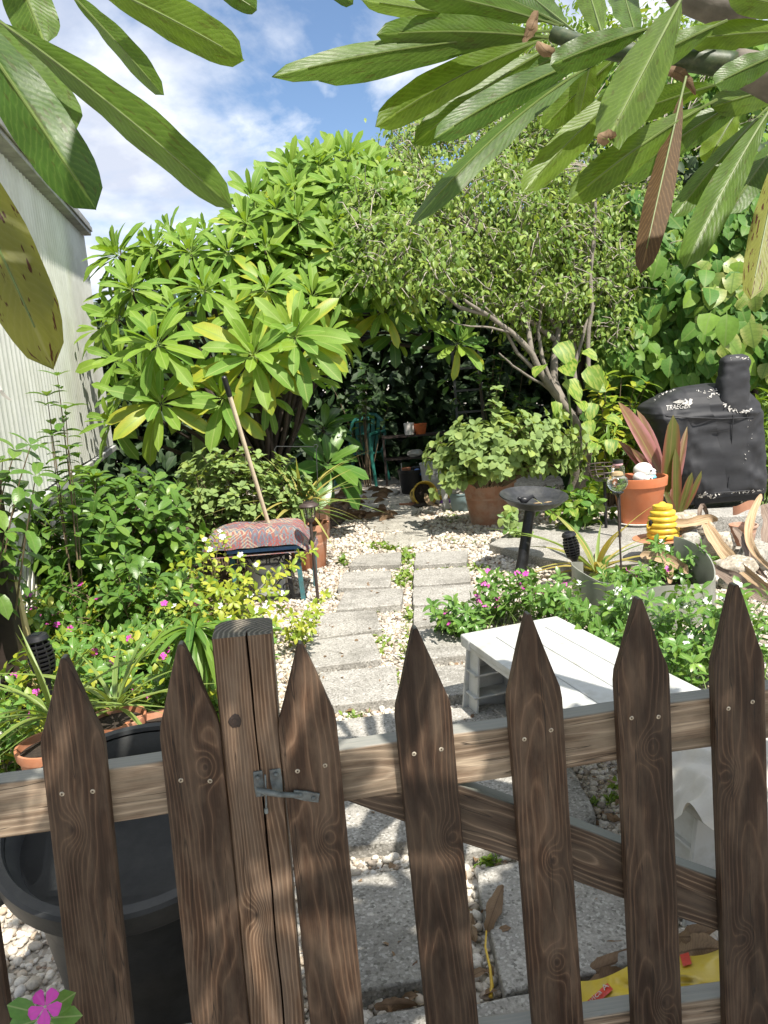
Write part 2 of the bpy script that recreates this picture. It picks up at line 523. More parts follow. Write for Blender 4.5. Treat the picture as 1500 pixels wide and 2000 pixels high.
M['galv'] = simple('galvanised latch', (0.12, 0.14, 0.145), 0.6, 0.25, 0.35, 90, 0.2, 200, 0.001, (0.07, 0.05, 0.04), 0.5, 60)
M['dark'] = simple('dark gap', (0.008, 0.007, 0.006), 0.9, bmp=0)
M['bin'] = simple('bin plastic', (0.019, 0.021, 0.022), 0.55, 0, 0.25, 10, 0.2, 130, 0.002, (0.075, 0.073, 0.068), 0.45, 5.0)
M['white'] = simple('white plastic', (0.50, 0.51, 0.50), 0.5, 0, 0.05, 9, 0.08, 200, 0.001, (0.27, 0.26, 0.21), 0.65, 9.0)
M['cloth'] = simple('white cloth', (0.52, 0.50, 0.46), 0.85, 0, 0.08, 14, 0.25, 260, 0.002, (0.42, 0.36, 0.28), 0.35, 9.0)
M['siding'] = simple('painted siding', (0.57, 0.585, 0.54), 0.5, 0, 0.12, 3, 0.1, 40, 0.002, (0.42, 0.43, 0.35), 0.6, 2.2)
M['trimgrey'] = simple('grey roof trim', (0.30, 0.29, 0.26), 0.6, 0, 0.2, 8, 0.2, 60, 0.003, (0.12, 0.11, 0.09), 0.6, 5)
M['lattice'] = simple('lattice paint', (0.62, 0.61, 0.55), 0.6, 0, 0.12, 14, 0.2, 90, 0.002, (0.25, 0.23, 0.17), 0.6, 8)
M['brownpost'] = simple('dark stained post', (0.030, 0.020, 0.016), 0.6, 0, 0.3, 10, 0.3, 60)
M['yellowboard'] = simple('cream board', (0.52, 0.42, 0.20), 0.6, 0, 0.15, 8, 0.2, 60)

def concrete(name, lo, hi, speck, dark=(0.10, 0.095, 0.08), sc=1.0):
    m, t, p, out = new_mat(name)
    tc = N(t, 'ShaderNodeTexCoord')
    oi = N(t, 'ShaderNodeObjectInfo')
    va = N(t, 'ShaderNodeVectorMath', operation='ADD')
    cx = N(t, 'ShaderNodeCombineXYZ')
    L(t, mth(t, 'MULTIPLY', oi.outputs['Random'], 40.0), cx.inputs[0])
    L(t, tc.outputs['Object'], va.inputs[0]); L(t, cx.outputs[0], va.inputs[1])
    a = N(t, 'ShaderNodeTexNoise', i_Scale=7.0 * sc, i_Detail=9.0, i_Roughness=0.68)
    b = N(t, 'ShaderNodeTexNoise', i_Scale=120.0 * sc, i_Detail=3.0, i_Roughness=0.7)
    v = N(t, 'ShaderNodeTexVoronoi', i_Scale=150.0 * sc)
    for n in (a, b, v):
        L(t, va.outputs[0], n.inputs['Vector'])
    c = ramp(t, a.outputs[0], [(0.3, lo), (0.66, hi)])
    c = mixc(t, mth(t, 'MULTIPLY', oi.outputs['Random'], 0.35), c, mixc(t, 1.0, c, (0.72, 0.71, 0.68), 'MULTIPLY'))
    c = mixc(t, 0.5, c, mixc(t, 1.0, c, ramp(t, b.outputs[0], [(0.32, 0.5), (0.66, 1.45)]), 'MULTIPLY'))
    vs = N(t, 'ShaderNodeSeparateColor')
    L(t, v.outputs['Color'], vs.inputs[0])
    c = mixc(t, mth(t, 'MULTIPLY', ramp(t, vs.outputs[0], [(0.80, 0.0), (0.84, 1.0)]), 0.55), c, speck)
    c = mixc(t, mth(t, 'MULTIPLY', ramp(t, vs.outputs[1], [(0.86, 0.0), (0.9, 1.0)]), 0.6), c, dark)
    st = N(t, 'ShaderNodeTexNoise', i_Scale=3.3 * sc, i_Detail=7.0, i_Roughness=0.7)
    L(t, va.outputs[0], st.inputs['Vector'])
    c = mixc(t, mth(t, 'MULTIPLY', ramp(t, st.outputs[0], [(0.48, 0.0), (0.7, 1.0)]), 0.6), c, dark)
    L(t, c, p.inputs['Base Color'])
    p.inputs['Roughness'].default_value = 0.9
    p.inputs['Specular IOR Level'].default_value = 0.2
    h = mth(t, 'ADD', mth(t, 'MULTIPLY', b.outputs[0], 0.8), mth(t, 'MULTIPLY', v.outputs['Distance'], 0.5))
    bump(t, h, p, 0.6, 0.003)
    return m
M['paver'] = concrete('concrete slab', (0.25, 0.24, 0.22), (0.385, 0.37, 0.34), (0.54, 0.525, 0.49))
M['stone'] = concrete('weathered stone', (0.26, 0.245, 0.21), (0.46, 0.44, 0.39), (0.55, 0.53, 0.48), sc=0.7)
M['rock'] = concrete('round rock', (0.30, 0.26, 0.20), (0.52, 0.46, 0.38), (0.6, 0.56, 0.48), sc=0.6)

def gravel_mat():
    m, t, p, out = new_mat('white gravel')
    geo = N(t, 'ShaderNodeNewGeometry')
    c = ramp(t, geo.outputs['Random Per Island'], [(0.0, (0.26, 0.22, 0.18)), (0.15, (0.44, 0.39, 0.32)), (0.4, (0.58, 0.535, 0.46)), (0.7, (0.64, 0.60, 0.53)), (0.86, (0.50, 0.41, 0.31)), (0.95, (0.30, 0.22, 0.16)), (1.0, (0.62, 0.60, 0.56))])
    tc = N(t, 'ShaderNodeTexCoord')
    n = N(t, 'ShaderNodeTexNoise', i_Scale=160.0, i_Detail=4.0)
    L(t, tc.outputs['Object'], n.inputs['Vector'])
    c = mixc(t, 0.5, c, mixc(t, 1.0, c, ramp(t, n.outputs[0], [(0.3, 0.6), (0.7, 1.3)]), 'MULTIPLY'))
    L(t, c, p.inputs['Base Color'])
    p.inputs['Roughness'].default_value = 0.75
    bump(t, n.outputs[0], p, 0.3, 0.002)
    return m
M['gravel'] = gravel_mat()
def ground_mat():
    m, t, p, out = new_mat('gravelly ground')
    tc = N(t, 'ShaderNodeTexCoord')
    v = N(t, 'ShaderNodeTexVoronoi', i_Scale=55.0)
    L(t, tc.outputs['Object'], v.inputs['Vector'])
    s = N(t, 'ShaderNodeSeparateColor')
    L(t, v.outputs['Color'], s.inputs[0])
    c = ramp(t, s.outputs[0], [(0.0, (0.22, 0.19, 0.15)), (0.5, (0.46, 0.42, 0.36)), (1.0, (0.62, 0.59, 0.53))])
    n = N(t, 'ShaderNodeTexNoise', i_Scale=1.1, i_Detail=8.0, i_Roughness=0.7)
    L(t, tc.outputs['Object'], n.inputs['Vector'])
    c = mixc(t, mth(t, 'MULTIPLY', ramp(t, n.outputs[0], [(0.45, 0.0), (0.65, 1.0)]), 0.6), c, (0.10, 0.075, 0.05))
    L(t, c, p.inputs['Base Color'])
    p.inputs['Roughness'].default_value = 0.95
    bump(t, mth(t, 'SUBTRACT', 1.0, v.outputs['Distance']), p, 0.8, 0.01)
    return m
M['ground'] = ground_mat()

# ------------------------------------------------------------------ ground, path, gravel
def grid(x0, x1, y0, y1, n, zf=0.0):
    return [[V((x0 + (x1 - x0) * i / n, y0 + (y1 - y0) * j / n, zf)) for i in range(n + 1)] for j in range(n + 1)]
ground = structure(MB().sheet(grid(-150, 150, -150, 150, 12)).build('ground', M['ground']))

path = bpy.data.objects.new('path', None)
SC.collection.objects.link(path)
path['_loc'] = (0.0, 0.0, 0.0)
structure(path)
PTOP = 0.045
PAVE_PX = [
    # front-left, front-right, back-right, back-left
    ((680, 1106), (783, 1102), (786, 1077), (697, 1083)),
    ((655, 1149), (762, 1144), (766, 1112), (672, 1116)),
    ((654, 1192), (785, 1181), (789, 1147), (672, 1152)),
    ((604, 1248), (748, 1228), (733, 1189), (627, 1197)),
    ((592, 1304), (748, 1286), (728, 1235), (596, 1251)),
    ((610, 1381), (780, 1363), (774, 1297), (622, 1312)),
    ((640, 1486), (792, 1466), (782, 1388), (648, 1406)),
    ((655, 1655), (880, 1636), (866, 1512), (650, 1530)),
    ((640, 1948), (900, 1905), (884, 1682), (640, 1712)),
    ((806, 1104), (913, 1098), (914, 1073), (813, 1079)),
    ((806, 1144), (920, 1135), (916, 1107), (806, 1114)),
    ((805, 1184), (930, 1172), (926, 1139), (805, 1148)),
    ((807, 1224), (938, 1210), (930, 1176), (806, 1188)),
    ((810, 1290), (944, 1276), (938, 1220), (808, 1230)),
    ((824, 1365), (965, 1352), (950, 1292), (820, 1302)),
    ((838, 1470), (1010, 1448), (985, 1370), (832, 1386)),
    ((905, 1668), (1172, 1598), (1112, 1486), (880, 1530)),
    ((985, 1942), (1262, 1880), (1222, 1650), (926, 1698)),
    ((720, 2130), (905, 2090), (890, 1948), (705, 1985)),
    ((925, 2110), (1180, 2050), (1140, 1915), (915, 1955)),
]
PAVE_XY = []
pm = None
for k, q in enumerate(PAVE_PX):
    pts = [G(x, y, PTOP) for x, y in q]
    pts = [p + V((RF(-.004, .004), RF(-.004, .004), RF(-.004, .004))) for p in pts]
    PAVE_XY.append([(p.x, p.y) for p in pts])
    c = sum(pts, V((0, 0, 0))) / 4
    # edges are broken up a little so that no slab is a clean box
    ring = []
    for i in range(4):
        a, b = pts[i], pts[(i + 1) % 4]
        for s in range(6):
            p = a.lerp(b, s / 6)
            p = p + (c - p).normalized() * (0.004 + 0.005 * mnoise.noise(p * 30)) + V((0, 0, 0.0))
            if s == 0:
                p = p + (c - p).normalized() * RF(0.002, 0.012)
            ring.append(p)
    MB().prism(ring, (0, 0, -0.065)).build('paving_slab', M['paver'], path, bevel=0.005, origin=c, seg=2, angle=50)
# flat field stones where the path runs into the shade
for cx, cy, w, h, sd in ((792, 1050, 92, 26, 1), (774, 1021, 112, 26, 2), (762, 998, 104, 24, 3), (748, 978, 120, 20, 4), (812, 1037, 60, 14, 7), (735, 962, 90, 14, 8)):
    a, b = G(cx - w / 2, cy, .03), G(cx + w / 2, cy, .03)
    f, g = G(cx, cy + h / 2, .03), G(cx, cy - h / 2, .03)
    c = (a + b) / 2
    ring = []
    for i in range(14):
        th = 2 * math.pi * i / 14
        k = 1 + 0.16 * mnoise.noise(V((math.cos(th) * 1.3 + sd * 5, math.sin(th) * 1.3, sd)))
        e = 0.8
        cx_ = math.copysign(abs(math.cos(th)) ** e, math.cos(th))
        sy_ = math.copysign(abs(math.sin(th)) ** e, math.sin(th))
        ring.append(c + V(((b.x - a.x) / 2 * cx_ * k, (g.y - f.y) / 2 * sy_ * k, 0.012 * mnoise.noise(V((i, sd, 0))))))
    PAVE_XY.append([(p.x, p.y) for p in ring])
    MB().prism(ring, (0, 0, -0.06)).build('stepping_stone', M['stone'], path, bevel=0.012, origin=c, seg=3, angle=60)

def inside(px, py, poly):
    n = len(poly)
    res = np.zeros(len(px), bool)
    for i in range(n):
        x1, y1 = poly[i]
        x2, y2 = poly[(i + 1) % n]
        cond = (y1 > py) != (y2 > py)
        with np.errstate(divide='ignore', invalid='ignore'):
            xi = (x2 - x1) * (py - y1) / (y2 - y1 + 1e-12) + x1
        res ^= cond & (px < xi)
    return res
def np_mesh(name, verts, faces_idx, fsize, mats, mat_idx=None, uvs=None, smooth=True):
    me = bpy.data.meshes.new(name)
    nv, nl = len(verts), len(faces_idx)
    me.vertices.add(nv)
    me.vertices.foreach_set('co', np.ascontiguousarray(verts, np.float32).ravel())
    me.loops.add(nl)
    me.loops.foreach_set('vertex_index', np.ascontiguousarray(faces_idx, np.int32))
    sizes = np.asarray(fsize, np.int32)
    starts = np.concatenate(([0], np.cumsum(sizes)[:-1])).astype(np.int32)
    me.polygons.add(len(sizes))
    me.polygons.foreach_set('loop_start', starts)
    if smooth:
        me.polygons.foreach_set('use_smooth', np.ones(len(sizes), bool))
    for m in mats:
        me.materials.append(m)
    if mat_idx is not None:
        me.polygons.foreach_set('material_index', np.asarray(mat_idx, np.int32))
    if uvs is not None:
        u = me.uv_layers.new(name='UVMap')
        u.data.foreach_set('uv', np.ascontiguousarray(uvs, np.float32).ravel())
    me.update(calc_edges=True)
    me.validate()
    return me
def rot_mats(n):
    q = rng.normal(size=(n, 4))
    q /= np.linalg.norm(q, axis=1)[:, None]
    w, x, y, z = q.T
    return np.stack([1 - 2 * (y * y + z * z), 2 * (x * y - z * w), 2 * (x * z + y * w), 2 * (x * y + z * w), 1 - 2 * (x * x + z * z), 2 * (y * z - x * w), 2 * (x * z - y * w), 2 * (y * z + x * w), 1 - 2 * (x * x + y * y)], 1).reshape(n, 3, 3)
def pebbles(x0, x1, y0, y1, n, r0, r1, sub):
    x = rng.uniform(x0, x1, n)
    y = rng.uniform(y0, y1, n)
    # inside the view, plus a margin
    keep = np.abs(x) < 0.62 * y + 0.35
    for poly in PAVE_XY:
        keep &= ~inside(x, y, poly)
    x, y = x[keep], y[keep]
    n = len(x)
    r = rng.uniform(r0, r1, n) * rng.choice([0.55, 0.8, 1.0, 1.1, 1.7], n)
    z = r * rng.uniform(0.1, 0.75, n)
    iv = np.array([tuple(v) for v in ICO[sub][0]])
    jf = np.array(ICO[sub][1])
    sh = 1 + 0.16 * rng.normal(size=(n, len(iv), 1)) * (0.8 if sub == 0 else 0.35)
    ax = np.stack([rng.uniform(.8, 1.3, n), rng.uniform(.7, 1.1, n), rng.uniform(.5, .8, n)], 1)
    vv = iv[None] * sh * ax[:, None] * r[:, None, None]
    th = rng.uniform(0, 6.28, n); tl = rng.normal(0, 0.35, n)
    c, s_ = np.cos(th), np.sin(th)
    zz = vv[:, :, 2] * np.cos(tl)[:, None] + vv[:, :, 0] * np.sin(tl)[:, None]
    xx0 = vv[:, :, 0] * np.cos(tl)[:, None] - vv[:, :, 2] * np.sin(tl)[:, None]
    xx = xx0 * c[:, None] - vv[:, :, 1] * s_[:, None] + x[:, None]
    yy = xx0 * s_[:, None] + vv[:, :, 1] * c[:, None] + y[:, None]
    zz = zz + z[:, None]
    v = np.stack([xx, yy, zz], 2).reshape(-1, 3)
    f = (jf[None] + (np.arange(n) * len(iv))[:, None, None]).reshape(-1)
    return v, f
vs, fs, off = [], [], 0
for args in ((-1.4, 1.4, 0.9, 2.1, 15000, .0055, .010, 1), (-1.7, 1.7, 2.1, 3.4, 26000, .006, .010, 0), (-2.2, 2.4, 3.4, 5.4, 42000, .007, .0115, 0), (-2.4, 2.8, 5.4, 8.6, 30000, .010, .015, 0)):
    v, f = pebbles(*args)
    vs.append(v); fs.append(f + off); off += len(v)
vs, fs = np.concatenate(vs), np.concatenate(fs)
gravel = bpy.data.objects.new('gravel', np_mesh('gravel', vs, fs, np.full(len(fs) // 3, 3), [M['gravel']]))
SC.collection.objects.link(gravel)
gravel['kind'] = 'stuff'
gravel['label'] = 'loose white and tan gravel around the paving slabs'

def mulch_mat():
    m, t, p, out = new_mat('leafy soil')
    tc = N(t, 'ShaderNodeTexCoord')
    v = N(t, 'ShaderNodeTexVoronoi', i_Scale=38.0)
    n = N(t, 'ShaderNodeTexNoise', i_Scale=9.0, i_Detail=8.0, i_Roughness=0.7)
    for q in (v, n):
        L(t, tc.outputs['Object'], q.inputs['Vector'])
    s = N(t, 'ShaderNodeSeparateColor')
    L(t, v.outputs['Color'], s.inputs[0])
    c = ramp(t, s.outputs[0], [(0.0, (0.030, 0.020, 0.013)), (0.45, (0.075, 0.048, 0.030)), (0.8, (0.16, 0.105, 0.065)), (1.0, (0.26, 0.22, 0.17))])
    c = mixc(t, .6, c, mixc(t, 1.0, c, ramp(t, n.outputs[0], [(0.3, .4), (0.7, 1.5)]), 'MULTIPLY'))
    L(t, c, p.inputs['Base Color'])
    p.inputs['Roughness'].default_value = .95
    bump(t, mth(t, 'SUBTRACT', n.outputs[0], v.outputs['Distance']), p, .9, .02)
    return m
M['mulch'] = mulch_mat()
def bed(name, outline):
    c = sum((V(p) for p in outline), V((0, 0))) / len(outline)
    m = MB()
    rings = []
    for f, z in ((1.0, 0.0), (.97, .024), (.8, .034), (.5, .040), (.2, .044)):
        rings.append([V((c.x + (x - c.x) * f, c.y + (y - c.y) * f, z + (.008 * mnoise.noise(V((x * 3 * f, y * 3 * f, 1))) if f < 1 else 0))) for x, y in outline + outline[:1]])
    m.sheet(rings)
    last = rings[-1][:-1]
    m.add(last, [tuple(range(len(last)))])
    return structure(m.build(name, M['mulch'], None, origin=(c.x, c.y, 0), angle=180))
def smooth_line(pts, k=5):
    out = []
    n = len(pts)
    for i in range(n):
        a, b = V(pts[i]), V(pts[(i + 1) % n])
        for s in range(k):
            q = a.lerp(b, s / k)
            j = .05 * mnoise.noise(V((q.x * 4, q.y * 4, 7)))
            out.append((q.x + j, q.y + j))
    return out
BED_L = smooth_line([(-2.3, 2.1), (-.82, 2.3), (-.66, 3.0), (-.62, 3.7), (-.80, 4.3), (-1.05, 4.8), (-1.05, 5.4), (-.85, 6.0), (-.62, 6.6), (-.40, 7.2), (-.30, 8.2), (-.35, 9.2), (-3.2, 9.4), (-2.9, 7.0), (-2.6, 4.5)])
bed('flower_bed', BED_L)

# ------------------------------------------------------------------ picket fence and gate
FA, FB = D(135, 1500, 1.145), D(1447, 1350, 1.27)
FU = V((FB.x - FA.x, FB.y - FA.y, 0)).normalized()
FN = V((FU.y, -FU.x, 0))                 # towards the camera
def FP(px, py, back=0.0):
    r = ray(px, py)
    o = FA - FN * back
    return CAM + r * ((o - CAM).dot(FN) / r.dot(FN))
fence = thing('picket_fence', 'fixed picket fence section with the square post, in front of the dark bin', 'fence', (FA.x, FA.y, 0))
gate = thing('picket_gate', 'picket gate with slanting brace, right of the square post', 'gate', (FP(850, 1500).x, FP(850, 1500).y, 0))
def place(ob, parent, org, xa, za):
    xa = xa.normalized(); za = za.normalized()
    ya = za.cross(xa).normalized()
    mw = Matrix(((xa.x, ya.x, za.x, org.x), (xa.y, ya.y, za.y, org.y), (xa.z, ya.z, za.z, org.z), (0, 0, 0, 1)))
    pl = V(parent['_loc'])
    ob.matrix_basis = Matrix.Translation(-pl) @ mw
    ob['_loc'] = tuple(org)
    return mw
def picket_mesh(Lh, w=0.089, seed=0):
    h = w / 2
    sh = 0.136 + 0.006 * math.sin(seed * 2.1)
    prof = [(h, 0.0), (h, Lh * .3), (h, Lh * .6), (h + .0003, Lh - sh - .006), (h - .002, Lh - sh + .012), (h * .74, Lh - sh * .70), (h * .48, Lh - sh * .42), (h * .24, Lh - sh * .17), (.0045, Lh - .004), (.002, Lh)]
    out = [(x + .0006 * math.sin(z * 40 + seed), z) for x, z in prof] + [(-x + .0006 * math.sin(z * 33 + seed * 2), z) for x, z in reversed(prof)]
    m = MB()
    m.prism([V((x, 0, z)) for x, z in out], (0, 0.019, 0))
    return m
def screw(parent, mw, x, z):
    m = MB()
    rx = Matrix.Rotation(R(90), 3, 'X')
    m.lathe([(0.0, -.001), (.0038, -.001), (.0038, .0004), (.0028, .0010), (.0016, .0010), (.0013, -.0006), (0, -.0006)], (0, 0, 0), 10, rx)
    o = m.build('screw', M['zinc'], None, origin=(0, 0, 0))
    o.parent = parent
    o.location = (x, 0, z)
def picket(root, apex, low, seed, back=0.0, sz=0.21, green=False):
    a, b = FP(*apex, back), FP(*low, back)
    za = (a - b).normalized()
    Lh = (a.z - 0.045) / za.z
    org = a - za * Lh
    xa = za.cross(FN)
    xa = FU if xa.dot(FU) == 0 else (xa if xa.dot(FU) > 0 else -xa)
    o = picket_mesh(Lh, 0.089, seed).build('picket', M['picket'], None, origin=(0, 0, 0), bevel=0.0022, seg=2)
    o.parent = root
    mw = place(o, root, org, xa, za)
    for sx in (-0.022, 0.021):
        screw(o, mw, sx + RF(-.002, .002), Lh - sz + RF(-.008, .008))
    return o
for k, (ap, lo) in enumerate((((-142, 1312), (-40, 2000)), ((122, 1285), (200, 2000)), ((352, 1258), (430, 2000)))):
    picket(fence, ap, lo, k + 1, sz=.215)
for k, (ap, lo) in enumerate((((586, 1257), (659, 2000)), ((812, 1227), (885, 2000)), ((1033, 1199), (1092, 2000)), ((1250, 1169), (1286, 2000)), ((1440, 1142), (1464, 2000)))):
    picket(gate, ap, lo, k + 5, sz=.205)
def board(root, name, top0, bot0, top1, bot1, back, thick, mat, h=0.089, label=None):
    """plank between two picked ends (front edge, top and bottom) in the fence plane"""
    t0, b0, t1, b1 = FP(*top0, back), FP(*bot0, back), FP(*top1, back), FP(*bot1, back)
    c0, c1 = (t0 + b0) / 2, (t1 + b1) / 2
    xa = (c1 - c0).normalized()
    ln = (c1 - c0).length
    za = (-FN).cross(xa) * -1
    if za.z < 0:
        za = -za
    m = MB()
    n = 8
    rows = []
    for i in range(n + 1):
        x = ln * i / n
        e = .0012 * math.sin(x * 17 + back * 900)
        rows.append([V((x, 0, -h / 2 + e)), V((x, 0, h / 2 + e)), V((x, thick, h / 2 + e)), V((x, thick, -h / 2 + e)), V((x, 0, -h / 2 + e))])
    # closed box strip
    vs, fs = [], []
    for r_ in rows:
        vs += r_[:4]
    for i in range(n):
        for k in range(4):
            fs.append((i * 4 + k, i * 4 + (k + 1) % 4, i * 4 + 4 + (k + 1) % 4, i * 4 + 4 + k))
    fs += [(3, 2, 1, 0), (n * 4, n * 4 + 1, n * 4 + 2, n * 4 + 3)]
    m.add(vs, fs)
    o = m.build(name, mat, None, origin=(0, 0, 0), bevel=0.003, seg=2)
    o.parent = root
    place(o, root, c0, xa, za)
    return o
board(fence, 'rail', (-260, 1570), (-260, 1678), (455, 1466), (455, 1572), 0.0195, 0.038, M['rail'])
board(fence, 'rail', (-260, 2130), (-260, 2240), (470, 2010), (470, 2115), 0.0195, 0.038, M['rail'])
board(gate, 'rail', (600, 1473), (600, 1579), (1530, 1344), (1530, 1436), 0.0195, 0.038, M['rail'])
board(gate, 'rail', (690, 2052), (690, 2155), (1530, 1926), (1530, 2015), 0.0195, 0.038, M['rail'])
board(gate, 'brace', (700, 1462), (700, 1573), (1500, 1748), (1500, 1858), 0.0225, 0.036, M['brace'], 0.092)
# square post with a long drying crack
pa, pb = FP(472, 1243, .007), FP(540, 2000, .007)
za = (pa - pb).normalized()
Lp = pa.z / za.z + 0.12
org = pa - za * Lp
m = MB()
lev, vs, fs = 26, [], []
h = 0.0445
for j in range(lev + 1):
    z = Lp * j / lev
    ck = 0.008 + 0.004 * math.sin(z * 3.1) + .0025 * mnoise.noise(V((z * 9, 2, 0)))
    cw = 0.0016 + 0.0008 * mnoise.noise(V((z * 6, 7, 0)))
    e = .0008 * mnoise.noise(V((z * 8, 0, 0)))
    sec = [(-h + .003, 0), (ck - cw, 0), (ck, .030), (ck + cw, 0), (h - .003, 0), (h, .003), (h, .070), (h - .006, .083), (h - .018, .089), (-h + .022, .089), (-h + .008, .082), (-h, .066), (-h, .003)]
    vs += [V((x + e, y, z)) for x, y in sec]
ns = len(sec)
for j in range(lev):
    for k in range(ns):
        fs.append((j * ns + k, j * ns + (k + 1) % ns, j * ns + ns + (k + 1) % ns, j * ns + ns + k))
# end caps in two pieces either side of the crack
e = lev * ns
caps = [tuple(e + i for i in (0, 1, 2, 9, 10, 11, 12)), tuple(e + i for i in (2, 3, 4, 5, 6, 7, 8, 9))]
fs += [tuple(i for i in (12, 11, 10, 9, 2, 1, 0)), tuple(i for i in (9, 8, 7, 6, 5, 4, 3, 2))]
m.add(vs, fs)
m.f += caps; m.m += [1, 1]
post = m.build('post', [M['post'], M['endgrain']], None, origin=(0, 0, 0), angle=32)
post.parent = fence
xa = za.cross(FN)
xa = xa if xa.dot(FU) > 0 else -xa
POST_M = place(post, fence, org, xa, za)
kx, kz = FP(460, 1408, .007), None
pl = POST_M.inverted() @ kx
k_ = MB().lathe([(0, -.0012), (.0095, -.0010), (.0105, .0004), (.008, .0012), (.004, .0006), (0, .001)], (0, 0, 0), 12, Matrix.Rotation(R(90), 3, 'X'), wob=.3)
ko = k_.build('knot', simple('wood knot', (0.018, 0.009, 0.006), 0.6, 0, .5, 200, .5, 300), None, origin=(0, 0, 0))
ko.parent = post
ko.location = (pl.x, -0.0005, pl.z)

# latch: a keeper on the post, an arm on the gate
def flat(mb, pxs, front, thick):
    ps = [FP(x, y, 0) + FN * front for x, y in pxs]
    mb.prism(ps, -FN * thick)
latch = MB()
flat(latch, [(494, 1511), (512, 1508), (515, 1530), (517, 1558), (500, 1560), (496, 1540)][::-1], -.0040, .003)
latch_o = latch.build('latch', M['galv'], fence, bevel=.0008, origin=FP(505, 1535))
def latch_piece(name, mb, parent, org):
    o = mb.build(name, M['galv'], None, origin=org, bevel=.0006)
    o.parent = parent
    o.location = V(org) - V(parent['_loc'])
    return o
pm_ = MB(); flat(pm_, [(526, 1507), (548, 1504), (551, 1522), (553, 1555), (535, 1558), (528, 1530)][::-1], -.0040, .003)
latch_piece('keeper_plate', pm_, latch_o, FP(540, 1530))
pm_ = MB().tube([FP(518, 1512) + FN * .001, FP(519, 1535) + FN * .006, FP(520, 1560) + FN * .003, FP(520, 1582) + FN * .001], .0016, 8)
pm_.lathe([(0, -.004), (.0032, -.004), (.0032, .004), (0, .004)], FP(520, 1583) + FN * .001, 8)
latch_piece('latch_pin', pm_, latch_o, FP(519, 1545))
for x, y in ((503, 1520), (507, 1552), (539, 1514)):
    pm_ = MB().blob(FP(x, y) - FN * .0010, (.0042, .0026, .0042), sub=1, jit=0)
    latch_piece('screw', pm_, latch_o, FP(x, y))
arm = MB().tube([FP(501, 1538) + FN * .007, FP(520, 1540) + FN * .010, FP(545, 1545) + FN * .010, FP(572, 1549) + FN * .006, FP(590, 1551) + FN * .004], [.0042, .0052, .0045, .0042, .0035], 10)
flat(arm, [(574, 1541), (598, 1543), (624, 1548), (622, 1565), (596, 1562), (572, 1556)][::-1], .0045, .0035)
arm_o = arm.build('latch_arm', M['galv'], gate, bevel=.0008, origin=FP(590, 1551))
for x, y in ((586, 1550), (612, 1556)):
    pm_ = MB().blob(FP(x, y) + FN * .005, (.0042, .003, .0042), sub=1, jit=0)
    latch_piece('screw', pm_, arm_o, FP(x, y))

# ------------------------------------------------------------------ dark bin leaning on the fence
RC = D(262, 1572, 1.56)
TB = Matrix.Rotation(R(13), 3, 'X') @ Matrix.Rotation(R(3), 3, 'Y')
BH = RC.z / math.cos(R(13)) - .01
bc = RC - TB @ V((0, 0, BH))
bc.z = max(bc.z, 0.0)
bin_t = thing('rubbish_bin', 'round dark grey plastic bin behind the left pickets', 'bin', tuple(bc))
m = MB().lathe([(.0, .03), (.185, .03), (.195, .035), (.2, .05), (.206, BH * .5), (.224, BH - .055), (.232, BH - .05), (.246, BH - .012), (.242, BH - .010), (.230, BH - .03), (.221, BH - .06), (.196, .06), (.1, .052), (0, .05)], bc, 56, TB)
m.build('body', M['bin'], bin_t, angle=30)
m = MB().lathe([(.232, BH - .052), (.262, BH - .055), (.268, BH - .045), (.270, BH - .006), (.264, BH), (.247, BH + .002), (.243, BH - .006), (.256, BH - .010), (.256, BH - .045), (.236, BH - .047), (.232, BH - .052)], bc, 72, TB)
m.build('rim', M['bin'], bin_t, angle=30)
for sg in (-1,):
    hd = MB()
    hp = [V((sg * .245, -.075, BH - .055)), V((sg * .30, -.07, BH - .085)), V((sg * .318, -.02, BH - .09)), V((sg * .318, .03, BH - .09)), V((sg * .30, .07, BH - .085)), V((sg * .245, .075, BH - .055))]
    rz = Matrix.Rotation(R(20), 3, 'Z')
    hd.tube([bc + TB @ (rz @ p) for p in hp], .016, 10)
    hd.build('handle', M['bin'], bin_t)

# ------------------------------------------------------------------ white plastic bench and the cloth on it
BZ = 0.33
q_fl, q_fr = G(898, 1238, BZ), G(1408, 1600, BZ)       # long edge nearest the camera
q_bl = G(1062, 1189, BZ)
ux = (q_fr - q_fl); ux.z = 0
BL = ux.length; ux.normalize()
uy = V((-ux.y, ux.x, 0)); uy = uy if (q_bl - q_fl).dot(uy) > 0 else -uy
BW = abs((q_bl - q_fl).dot(uy))
bench = thing('plastic_bench', 'long low white plastic bench behind the gate, its ribbed leg showing', 'bench', tuple(((q_fl + q_fr) / 2 + uy * BW / 2) - V((0, 0, BZ))))
def bp(a, b, z):
    return q_fl + ux * a + uy * b + V((0, 0, z - BZ))
def bbox(m, a0, a1, b0, b1, z0, z1):
    m.prism([bp(a0, b0, z1), bp(a1, b0, z1), bp(a1, b1, z1), bp(a0, b1, z1)], (0, 0, z0 - z1))
def bboxn(name, *a, bevel=.004):
    m = MB(); bbox(m, *a)
    return m.build(name, M['white'], bench, bevel=bevel, seg=3)
endw = .085
bboxn('end_cap', 0, endw, 0, BW, BZ - .05, BZ, bevel=.008)
nb = 4
for k in range(nb):
    b0, b1 = BW * k / nb + (.0 if k == 0 else .0014), BW * (k + 1) / nb - (.0 if k == nb - 1 else .0014)
    bboxn('plank', endw + .004, BL, b0, b1, BZ - .028, BZ - .002, bevel=.004)
bboxn('apron', endw + .004, BL, .004, .022, BZ - .048, BZ - .0285)
bboxn('apron', endw + .004, BL, BW - .022, BW - .004, BZ - .10, BZ - .0285)
